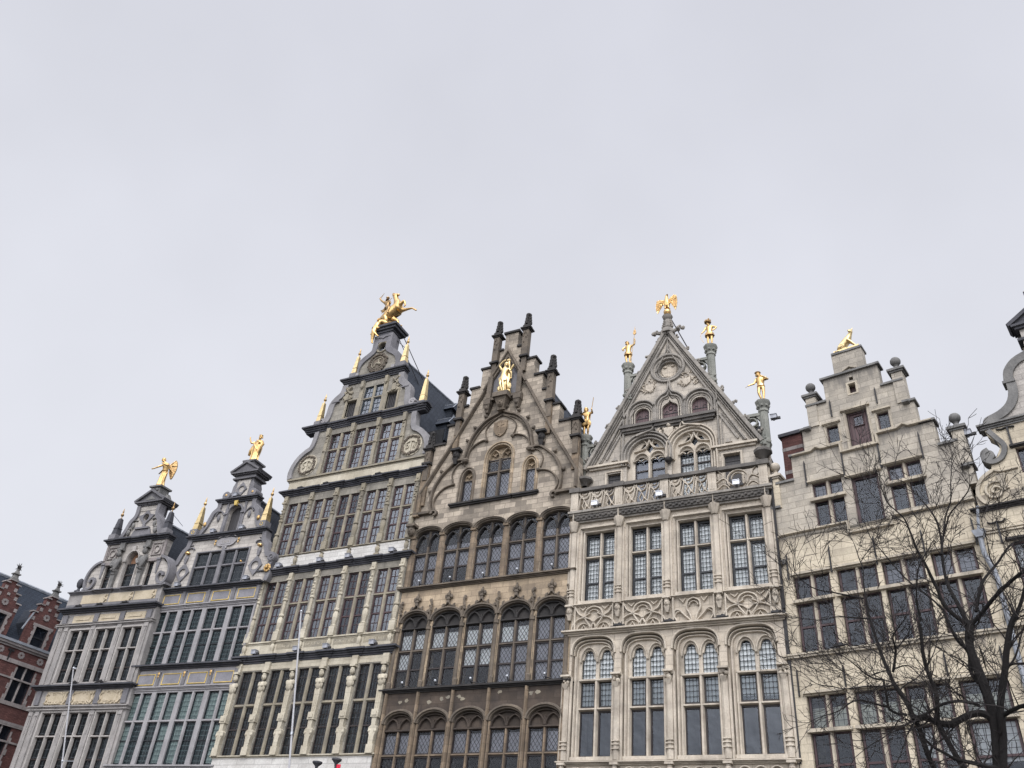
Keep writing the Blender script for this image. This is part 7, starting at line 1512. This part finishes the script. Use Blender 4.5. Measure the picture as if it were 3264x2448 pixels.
# rider on a rearing horse above a dragon, on the tallest house
OX, OY = 4.27, 33.14
s = empty('rider_statue', 'gilded rider on a rearing horse trampling a dragon atop the tallest house', 'statue', 'gilded statues', TALL.at(OX, OY, -.2))
def q_(u, v, w, r): return (u-OX, v-OY, w, r)
hj = {'barrel': q_(4.2, 34.5, 0, (.36, .33)), 'rump': q_(3.8, 34.18, 0, (.36, .34)), 'chest': q_(4.62, 34.78, 0, (.33, .3)), 'neck': q_(4.5, 35.22, .02, .22), 'crest': q_(4.3, 35.58, .04, .16), 'poll': q_(4.22, 35.8, .06, .12), 'face': q_(4.4, 35.76, .1, .1), 'muzzle': q_(4.62, 35.68, .13, .07), 'ear1': q_(4.18, 35.95, .1, .025), 'ear2': q_(4.18, 35.95, .0, .025),
      'fa1': q_(4.84, 34.75, .16, .15), 'fa2': q_(5.14, 34.98, .2, .085), 'fa3': q_(5.3, 34.58, .2, .055), 'fa4': q_(5.22, 34.45, .2, .05),
      'fb1': q_(4.9, 34.55, -.14, .14), 'fb2': q_(5.25, 34.55, -.16, .08), 'fb3': q_(5.55, 34.56, -.18, .055), 'fb4': q_(5.92, 34.26, -.18, .06),
      'ha1': q_(4.0, 33.95, .18, .2), 'ha2': q_(4.12, 33.7, .22, .11), 'ha3': q_(3.86, 33.55, .22, .07), 'ha4': q_(3.95, 33.24, .22, .06), 'ha5': q_(4.1, 33.2, .22, .06),
      'hb1': q_(4.3, 34.05, -.2, .18), 'hb2': q_(4.62, 33.86, -.22, .11), 'hb3': q_(4.72, 33.55, -.22, .06), 'hb4': q_(4.86, 33.36, -.22, .055), 'hb5': q_(5.05, 33.36, -.22, .05),
      'tl1': q_(3.5, 34.2, 0, .1), 'tl2': q_(3.35, 33.9, .05, .09), 'tl3': q_(3.38, 33.6, .05, .03)}
skinfig('horse', hj, chain('barrel', 'chest', 'neck', 'crest', 'poll', 'face', 'muzzle')+chain('poll', 'ear1')+chain('poll', 'ear2')+chain('barrel', 'rump', 'tl1', 'tl2', 'tl3')+chain('chest', 'fa1', 'fa2', 'fa3', 'fa4')+chain('chest', 'fb1', 'fb2', 'fb3', 'fb4')+chain('rump', 'ha1', 'ha2', 'ha3', 'ha4', 'ha5')+chain('rump', 'hb1', 'hb2', 'hb3', 'hb4', 'hb5'), GO, s)
k = MB(); rr = random.Random(2)
for q in range(12): t = q/11; k.ball(4.14+.25*t-OX, 35.85-.6*t-OY, .03+rr.uniform(-.08, .1), .1, .12, .09, 6)
k.tube([q_(4.15, 35.5, .2, 0)[:3], q_(4.0, 35.2, .3, 0)[:3], q_(3.9, 35.05, .3, 0)[:3]], .02, 5); k.build('mane_and_reins', GD, s)
rj = {'hip': q_(3.92, 34.85, .02, (.17, .16)), 'waist': q_(3.83, 35.05, .02, (.15, .14)), 'chest': q_(3.74, 35.3, .03, (.19, .16)), 'neck': q_(3.7, 35.5, .03, .07), 'jaw': q_(3.7, 35.6, .07, .09), 'skull': q_(3.67, 35.7, .04, .11), 'a1': q_(3.52, 35.42, .05, .09), 'a2': q_(3.25, 35.66, .06, .065), 'a3': q_(3.1, 35.86, .08, .05), 'a4': q_(3.14, 35.93, .08, .045), 'b1': q_(3.9, 35.42, .08, .09), 'b2': q_(4.05, 35.2, .16, .06), 'b3': q_(4.12, 35.08, .2, .045), 'l1': q_(4.02, 34.75, .2, .13), 'l2': q_(4.25, 34.55, .36, .09), 'l3': q_(4.18, 34.2, .38, .06), 'l4': q_(4.28, 34.12, .4, .05)}
skinfig('rider', rj, chain('hip', 'waist', 'chest', 'neck', 'jaw', 'skull')+chain('chest', 'a1', 'a2', 'a3', 'a4')+chain('chest', 'b1', 'b2', 'b3')+chain('hip', 'l1', 'l2', 'l3', 'l4'), GD, s)
k = MB(); k.tube([q_(3.05, 35.86, .08, 0)[:3], q_(3.2, 36.02, .08, 0)[:3], q_(3.34, 36.26, .08, 0)[:3]], [.03, .025, .008], 6); k.ball(3.67-OX, 35.8-OY, .03, .12, .08, .12, 8); k.ball(3.6-OX, 35.85-OY, .0, .08, .07, .08, 6); k.build('sword_and_helmet', GD, s)
k = MB(); k.tube([q_(3.68, 35.4, -.12, 0)[:3], q_(3.58, 35.05, -.15, 0)[:3], q_(3.35, 34.95, -.15, 0)[:3], q_(3.2, 35.0, -.12, 0)[:3]], [.1, .13, .09, .03], 7); k.tube([q_(3.45, 34.95, -.1, 0)[:3], q_(3.36, 34.72, -.08, 0)[:3]], [.07, .02], 6); k.ball(3.85-OX, 34.9-OY, .0, .26, .14, .24, 8); k.build('cloak', GD, s)
dj = {'d0': q_(4.3, 33.34, .25, .14), 'd1': q_(3.9, 33.6, .3, .17), 'd2': q_(3.72, 33.45, .36, .18), 'd3': q_(3.6, 33.1, .42, .17), 'd4': q_(3.55, 32.8, .46, .17), 'd5': q_(3.58, 32.5, .46, .16), 'd6': q_(3.56, 32.2, .42, .09), 'd7': q_(3.58, 31.95, .4, .06), 'd8': q_(3.68, 31.9, .4, .04), 'e1': q_(3.72, 32.6, .5, .1), 'e2': q_(3.85, 32.42, .46, .06), 'e3': q_(4.0, 32.3, .42, .04), 'w1': q_(3.85, 32.95, .45, .08), 'w2': q_(4.05, 33.1, .42, .05)}
skinfig('dragon', dj, chain('d0', 'd1', 'd2', 'd3', 'd4', 'd5', 'd6', 'd7', 'd8')+chain('d5', 'e1', 'e2', 'e3')+chain('d3', 'w1', 'w2'), GO, s)
k = MB()
for q in range(14): t = q/13; k.frustum(3.78-.28*t-OX+rr.uniform(-.06, .02), .45+rr.uniform(-.05, .1), 33.6-1.1*t-OY, 33.78-1.1*t-OY, .05, .01)
k.ball(4.35-OX, .16, .1, .5, .14, .3, 10); k.ball(4.15-OX, .32, .1, .2, .14, .2, 8); k.build('rocks_and_spines', GO, s)

# ---------------------------------------------------------------- flagpoles
def pole(name, label, b, p0, p1, r, mat, cat='flagpole'):
    o = empty(name, label, cat, 'flagpoles in front of the houses' if mat == 'white_paint' else None, b.at(*p0)); d = Vector(p1)-Vector(p0)
    k = MB(); k.tube([(0, 0, 0), tuple(d*.5), tuple(d)], [r, r*.9, r*.75], 10); k.build('shaft', M[mat], o); return o, d
o, d = pole('flagpole', 'slanting white flagpole fixed to the taupe house, with a pulley at its tip', TAUPE, (4.6, 6.2, .35), (4.6, 12.68, 2.1), .04, 'white_paint')
k = MB(); k.box(d.x-.02, d.x+.2, d.y-.02, d.y+.04, d.z-.02, d.z+.03); k.ball(d.x, d.y+.03, d.z, .06, n=8); k.build('pulley', M['steel'], o)
k = MB(); t = .38; k.box(d.x*t, d.x*t+.75, d.y*t-.015, d.y*t+.015, d.z*t-.03, d.z*t+.0); k.ball(d.x*t, d.y*t, d.z*t, .065, n=8); k.build('bracket', M['steel'], o)
k = MB(); k.box(-.12, .12, -.2, .3, -.35, .05); k.build('wall_socket', M['iron'], o)
o, d = pole('flagpole', 'slanting white flagpole fixed to the tallest house in front of its ochre windows', TALL, (5.4, 5.6, .35), (5.4, 14.34, 2.56), .045, 'white_paint')
k = MB(); k.ball(d.x, d.y+.02, d.z, .06, n=8); k.lathe(d.x*.45, d.z*.45, [(.062, d.y*.45-.06), (.062, d.y*.45+.06)], 10); k.build('collar', M['steel'], o)
k = MB(); k.box(-.12, .12, -.2, .3, -.35, .05); k.build('wall_socket', M['iron'], o)
for i, (u, v, fl) in enumerate(((6.79, 8.5, 0), (7.74, 8.6, 1))):
    o = empty('flag_post', ('bare dark post with a mushroom cap in front of the tallest house', 'dark post with mushroom cap and furled red flag before the tallest house')[i], 'flagpole', None, TALL.at(u, 0, 1.0))
    k = MB(); k.tube([(0, 4.5, -1.0), (0, 4.6, 0), (0, v-.2, 0)], [.06, .06, .05], 8); k.build('shaft', M['blue_dark'], o)
    k = MB(); k.lathe(0, 0, [(.05, v-.3), (.07, v-.2), (.2, v-.08), (.2, v-.02), (.1, v+.0)], 12); k.build('cap', M['blue_dark'], o)
    if fl:
        k = MB(); pts = []; n = 10
        for q in range(n+1):
            for e in range(2): pts.append(P3(.08+.02*q*(1-e*.3)+.03*math.sin(q*2.1), v-.25-e*2.2, .05+.07*math.sin(q*1.5)))
        k.add(pts, [(2*q, 2*q+2, 2*q+3, 2*q+1) for q in range(n)]); k.build('flag', plain('red_flag_cloth', (.5, .02, .05), .8), o)

# ---------------------------------------------------------------- bare tree in front of the right-hand houses
BARK = stone('dark_tree_bark', (.015, .013, .0125), (.009, .008, .008), (.005, .005, .005), .5, 3.0, None, streak=.4, bump=.6, seed=31)
TWIG = plain('twig_bark', (.014, .011, .0105), .85)
LIMBS=[(0.125,0.085,[(0.22,13.0,4.1),(0.25,13.0,4.48),(0.33,13.0,5.06),(0.3,13.0,5.49),(0.26,13.0,5.8),(0.26,13.0,6.1),(0.31,13.0,6.33)]),
(0.1,0.05,[(0.27,13.0,4.32),(0.37,12.94,4.75),(0.42,12.88,5.09),(0.5,12.82,5.37),(0.6,12.76,5.65),(0.68,12.7,5.87),(0.79,12.63,6.16),(0.89,12.57,6.33)]),
(0.06,0.01,[(0.31,13.0,6.33),(0.16,12.92,6.47),(0.02,12.84,6.66),(-0.02,12.77,6.92),(-0.06,12.69,7.18),(-0.14,12.61,7.38),(-0.19,12.53,7.65),(-0.24,12.45,7.84),(-0.42,12.37,8.05),(-0.45,12.29,8.28)]),
(0.065,0.012,[(0.31,13.0,6.33),(0.26,13.1,6.53),(0.17,13.2,7.0),(0.15,13.3,7.43),(0.2,13.4,7.86),(0.18,13.5,8.33),(0.04,13.6,8.77)]),
(0.03,0.008,[(0.19,13.3,7.76),(0.39,13.19,8.12),(0.7,13.08,8.45),(0.74,12.98,8.54)]),
(0.035,0.006,[(0.16,13.2,7.53),(0.26,13.3,7.96),(0.44,13.39,8.48),(0.55,13.49,8.94),(0.63,13.59,9.32)]),
(0.06,0.03,[(0.32,13.0,6.33),(0.63,12.78,6.58),(0.9,12.57,6.74),(1.09,12.35,6.79),(1.3,12.13,6.78)]),
(0.05,0.012,[(0.43,12.99,6.53),(0.6,13.09,6.96),(0.82,13.17,7.25),(1.09,13.26,7.58),(1.29,13.34,7.69),(1.57,13.41,7.84)]),
(0.05,0.03,[(0.79,12.78,6.23),(0.9,12.72,6.38),(1.06,12.66,6.69),(1.15,12.6,6.86),(1.24,12.54,7.17)]),
(0.02,0.006,[(0.82,13.17,7.25),(0.79,13.13,7.41),(0.79,13.08,7.63),(0.8,13.03,7.91),(0.85,12.97,8.03)]),
(0.065,0.03,[(-0.62,12.99,5.1),(-0.7,13.08,5.3),(-0.8,13.18,5.59),(-0.84,13.27,5.84),(-0.92,13.37,6.14),(-0.98,13.46,6.46),(-1.02,13.56,6.87)]),
(0.03,0.006,[(-1.01,13.56,6.87),(-1.03,13.62,7.22),(-1.01,13.68,7.64),(-1.03,13.74,7.82),(-1.07,13.8,8.12),(-1.09,13.86,8.24)]),
(0.014,0.005,[(-1.02,13.76,7.8),(-0.93,13.67,7.88),(-0.79,13.58,7.97),(-0.65,13.48,7.96)]),
(0.04,0.012,[(-0.81,13.38,5.87),(-0.7,13.28,6.16),(-0.7,13.18,6.31),(-0.66,13.08,6.37),(-0.51,12.99,6.5)]),
(0.025,0.01,[(-0.69,13.28,6.18),(-0.52,13.44,6.42),(-0.39,13.59,6.65)]),
(0.06,0.03,[(-0.34,13.0,5.06),(-0.29,12.92,5.37),(-0.33,12.85,5.66),(-0.33,12.77,5.97),(-0.31,12.7,6.3)]),
(0.03,0.008,[(-0.29,12.7,6.34),(-0.27,12.62,6.6),(-0.22,12.55,6.85),(-0.15,12.47,7.04),(-0.02,12.4,7.22)]),
(0.09,0.06,[(0.34,13.0,5.06),(0.19,13.0,5.14),(0.02,13.0,5.12),(-0.17,13.0,5.04),(-0.34,13.0,5.06),(-0.5,12.99,5.12),(-0.62,12.99,5.1)]),
(0.075,0.05,[(-0.1,12.9,4.3),(-0.13,12.92,4.46),(-0.23,12.95,4.71),(-0.31,12.97,4.93),(-0.34,13.0,5.07)]),
(0.06,0.05,[(-0.44,13.09,4.34),(-0.5,13.07,4.52),(-0.54,13.04,4.74),(-0.58,13.01,4.97),(-0.62,12.99,5.11)]),
(0.06,0.02,[(0.24,13.0,4.48),(0.17,12.88,4.47),(0.01,12.77,4.5),(-0.16,12.65,4.51),(-0.29,12.53,4.55),(-0.43,12.41,4.6),(-0.52,12.29,4.67)]),
(0.045,0.02,[(0.2,13.0,5.25),(0.1,12.93,5.28),(-0.03,12.87,5.29),(-0.17,12.8,5.24),(-0.28,12.73,5.18),(-0.48,12.66,5.07),(-0.58,12.59,5.02)]),
(0.04,0.008,[(-0.71,12.98,5.16),(-0.83,12.92,5.19),(-0.91,12.86,5.25),(-0.92,12.8,5.39),(-0.93,12.74,5.51),(-0.93,12.69,5.56),(-1.06,12.62,5.58),(-1.22,12.55,5.74),(-1.35,12.48,5.84),(-1.52,12.41,5.92)]),
(0.03,0.006,[(-0.92,12.77,5.22),(-1.07,12.65,5.22),(-1.23,12.54,5.23),(-1.34,12.43,5.18),(-1.49,12.31,5.06),(-1.67,12.19,4.96),(-1.85,12.06,4.84)]),
(0.022,0.006,[(-0.84,12.77,5.49),(-1.11,12.67,5.46),(-1.39,12.56,5.4),(-1.59,12.46,5.43),(-1.76,12.36,5.46),(-1.92,12.25,5.58)]),
(0.018,0.006,[(-0.85,13.27,5.87),(-0.97,13.19,5.82),(-1.12,13.1,5.73),(-1.25,13.02,5.62),(-1.34,12.93,5.55)]),
(0.02,0.006,[(-0.77,13.28,5.89),(-0.62,13.19,5.88),(-0.54,13.09,5.82),(-0.43,12.99,5.63),(-0.36,12.89,5.49)]),
(0.06,0.04,[(0.45,12.89,5.09),(0.57,12.69,5.1),(0.69,12.48,5.07),(0.87,12.27,5.03)]),
(0.03,0.012,[(0.61,12.99,5.7),(0.74,13.1,5.88),(0.88,13.22,6.17),(0.97,13.34,6.34),(1.11,13.45,6.58)]),
(0.03,0.012,[(0.61,12.99,5.64),(0.68,12.85,5.7),(0.82,12.71,5.66),(0.97,12.56,5.66)]),
(0.055,0.03,[(0.3,13.0,5.49),(0.2,13.08,5.67),(0.18,13.17,5.83),(0.2,13.25,6.07),(0.11,13.33,6.26),(0.06,13.42,6.51),(0.02,13.5,6.76)]),
(0.03,0.006,[(0.04,13.5,6.76),(-0.13,13.56,7.03),(-0.35,13.61,7.3),(-0.52,13.66,7.58),(-0.68,13.71,7.92),(-0.8,13.76,8.16),(-0.84,13.82,8.33),(-0.86,13.87,8.5)]),
(0.022,0.008,[(0.37,13.09,6.06),(0.39,13.29,5.88),(0.41,13.49,5.82)]),
(0.03,0.005,[(-1.0,12.66,6.73),(-1.2,12.54,6.73),(-1.36,12.43,6.74),(-1.59,12.3,6.78),(-1.76,12.17,6.88),(-1.86,12.06,6.99)]),
(0.025,0.006,[(-0.96,12.56,6.38),(-1.15,12.42,6.35),(-1.38,12.27,6.32),(-1.62,12.12,6.24),(-1.91,11.95,6.25)]),
(0.02,0.006,[(-0.5,12.99,5.09),(-0.65,12.92,5.07),(-0.78,12.84,5.09),(-0.88,12.77,4.95),(-1.05,12.69,4.8),(-1.22,12.61,4.67),(-1.42,12.52,4.5)]),
(0.02,0.006,[(-0.62,12.99,5.09),(-0.73,12.88,4.88),(-0.81,12.77,4.68),(-0.91,12.67,4.48),(-0.99,12.56,4.34)]),
(0.02,0.006,[(-0.22,12.8,4.87),(-0.18,12.7,4.71),(-0.11,12.6,4.6),(-0.05,12.5,4.57)]),
(0.02,0.006,[(-0.3,13.0,5.25),(-0.17,13.13,5.37),(-0.27,13.26,5.56),(-0.38,13.39,5.77)]),
(0.012,0.004,[(-0.2,13.5,8.12),(-0.32,13.6,8.37),(-0.47,13.69,8.49),(-0.63,13.79,8.88),(-0.75,13.88,9.17)])]

def w2l(p): return (p[0], p[2], -p[1])      # world point -> (u, v, w) of an unrotated frame
tree = empty('bare_tree', 'large leafless tree with dark spreading branches in front of the limestone house', 'tree', None, Matrix.Identity(4))
tk = MB(); tw = MB(); rt = random.Random(21); NT = [0]
def limb(r0, r1, pts, n=8):
    P = [Vector(p) for p in smooth(pts, 4)]; m = len(P)
    P = [p+Vector(mnoise.noise_vector(p*2.2))*.035*min(1, i/3) for i, p in enumerate(P)]
    rad = [(r0+(r1-r0)*i/(m-1))*(1+.12*mnoise.noise(p*5)) for i, p in enumerate(P)]
    tk.tube([w2l(p) for p in P], rad, n); return P, rad
def twig(p, d, ln, r, lev):
    if NT[0] > 9000: return
    NT[0] += 1
    seg = max(3, int(ln/.11)); pts = [p]; q = p.copy(); dd = d.copy()
    for i in range(seg):
        dd = (dd+Vector((rt.gauss(0, .17), rt.gauss(0, .17), rt.gauss(.05, .15)))).normalized(); q = q+dd*(ln/seg); pts.append(q.copy())
    rad = [max(.0034, r*(1-.75*i/seg)) for i in range(seg+1)]
    (tk if r > .02 else tw).tube([w2l(x) for x in pts], rad, 4 if r < .015 else 6)
    if lev > 0:
        nb = int(ln/(.14 if lev > 1 else .12))
        for b_ in range(nb):
            i = rt.randint(1, seg); t = (pts[i]-pts[i-1]).normalized(); a = t.orthogonal().normalized(); a = (Matrix.Rotation(rt.uniform(0, 6.28), 3, t) @ a)
            nd = (t*rt.uniform(.6, 1.1)+a*rt.uniform(.5, .9)+Vector((0, 0, .1))).normalized()
            twig(pts[i], nd, ln*rt.uniform(.28, .55), max(.003, rad[i]*.55), lev-1)
for r0, r1, pts in LIMBS:
    P, rad = limb(r0*.52, r1*.66, pts)
    L_ = sum((P[i+1]-P[i]).length for i in range(len(P)-1))
    nb = int(L_/.2)+2
    for b_ in range(nb):
        f = rt.random()**.75; i = min(len(P)-1, max(1, int(f*(len(P)-1)))); t = (P[i]-P[i-1]).normalized(); a = Matrix.Rotation(rt.uniform(0, 6.28), 3, t) @ t.orthogonal().normalized()
        nd = (t*rt.uniform(.5, 1.1)+a*.9+Vector((0, 0, .15))).normalized(); thick = rad[i]
        if thick > .06 and rt.random() < .45: continue
        twig(P[i], nd, rt.uniform(.35, 1.0)*(1.1 if thick < .05 else .8), min(.012, thick*.4), 2)
    e = P[-1]; t = (P[-1]-P[-2]).normalized()
    for b_ in range(3): twig(e, (t+Vector((rt.gauss(0, .3), rt.gauss(0, .3), rt.gauss(0, .3)))).normalized(), rt.uniform(.22, .5), min(.008, rad[-1]), 2)
# lower trunk down to the ground
limb(.12, .066, [(.42, 12.9, -.1), (.4, 12.95, 1.2), (.36, 13.0, 2.6), (.31, 13, 3.75)], 10); limb(.08, .053, [(.44, 12.9, 1.5), (.4, 13, 2.8), (.36, 13.0, 4.2)], 9); limb(.06, .04, [(.3, 12.95, 2.0), (.0, 13, 3.0), (-.22, 12.95, 4.1)], 9); limb(.05, .032, [(.25, 12.95, 2.2), (-.3, 13.05, 3.2), (-.72, 13.05, 4.05)], 8)
tk.build('trunk', BARK, tree); tw.build('twigs', TWIG, tree, smooth=False)

# ---------------------------------------------------------------- the square
k = MB(); k.add([P3(-1500, 0, -1500), P3(1500, 0, -1500), P3(1500, 0, 1500), P3(-1500, 0, 1500)], [(0,1,2,3)])
gm, t, bs = newmat('grey_cobbles'); tcg = N(t, 'ShaderNodeTexCoord'); vo = N(t, 'ShaderNodeTexVoronoi', inp={'Scale': 7.0}); LK(t, tcg.outputs['Object'], vo.inputs['Vector'])
LK(t, mixc(t, vo.outputs['Distance'], (.15, .145, .14), (.08, .078, .075)), bs.inputs['Base Color']); bs.inputs['Roughness'].default_value = .8
g = k.build('square', gm); g['kind'] = 'structure'
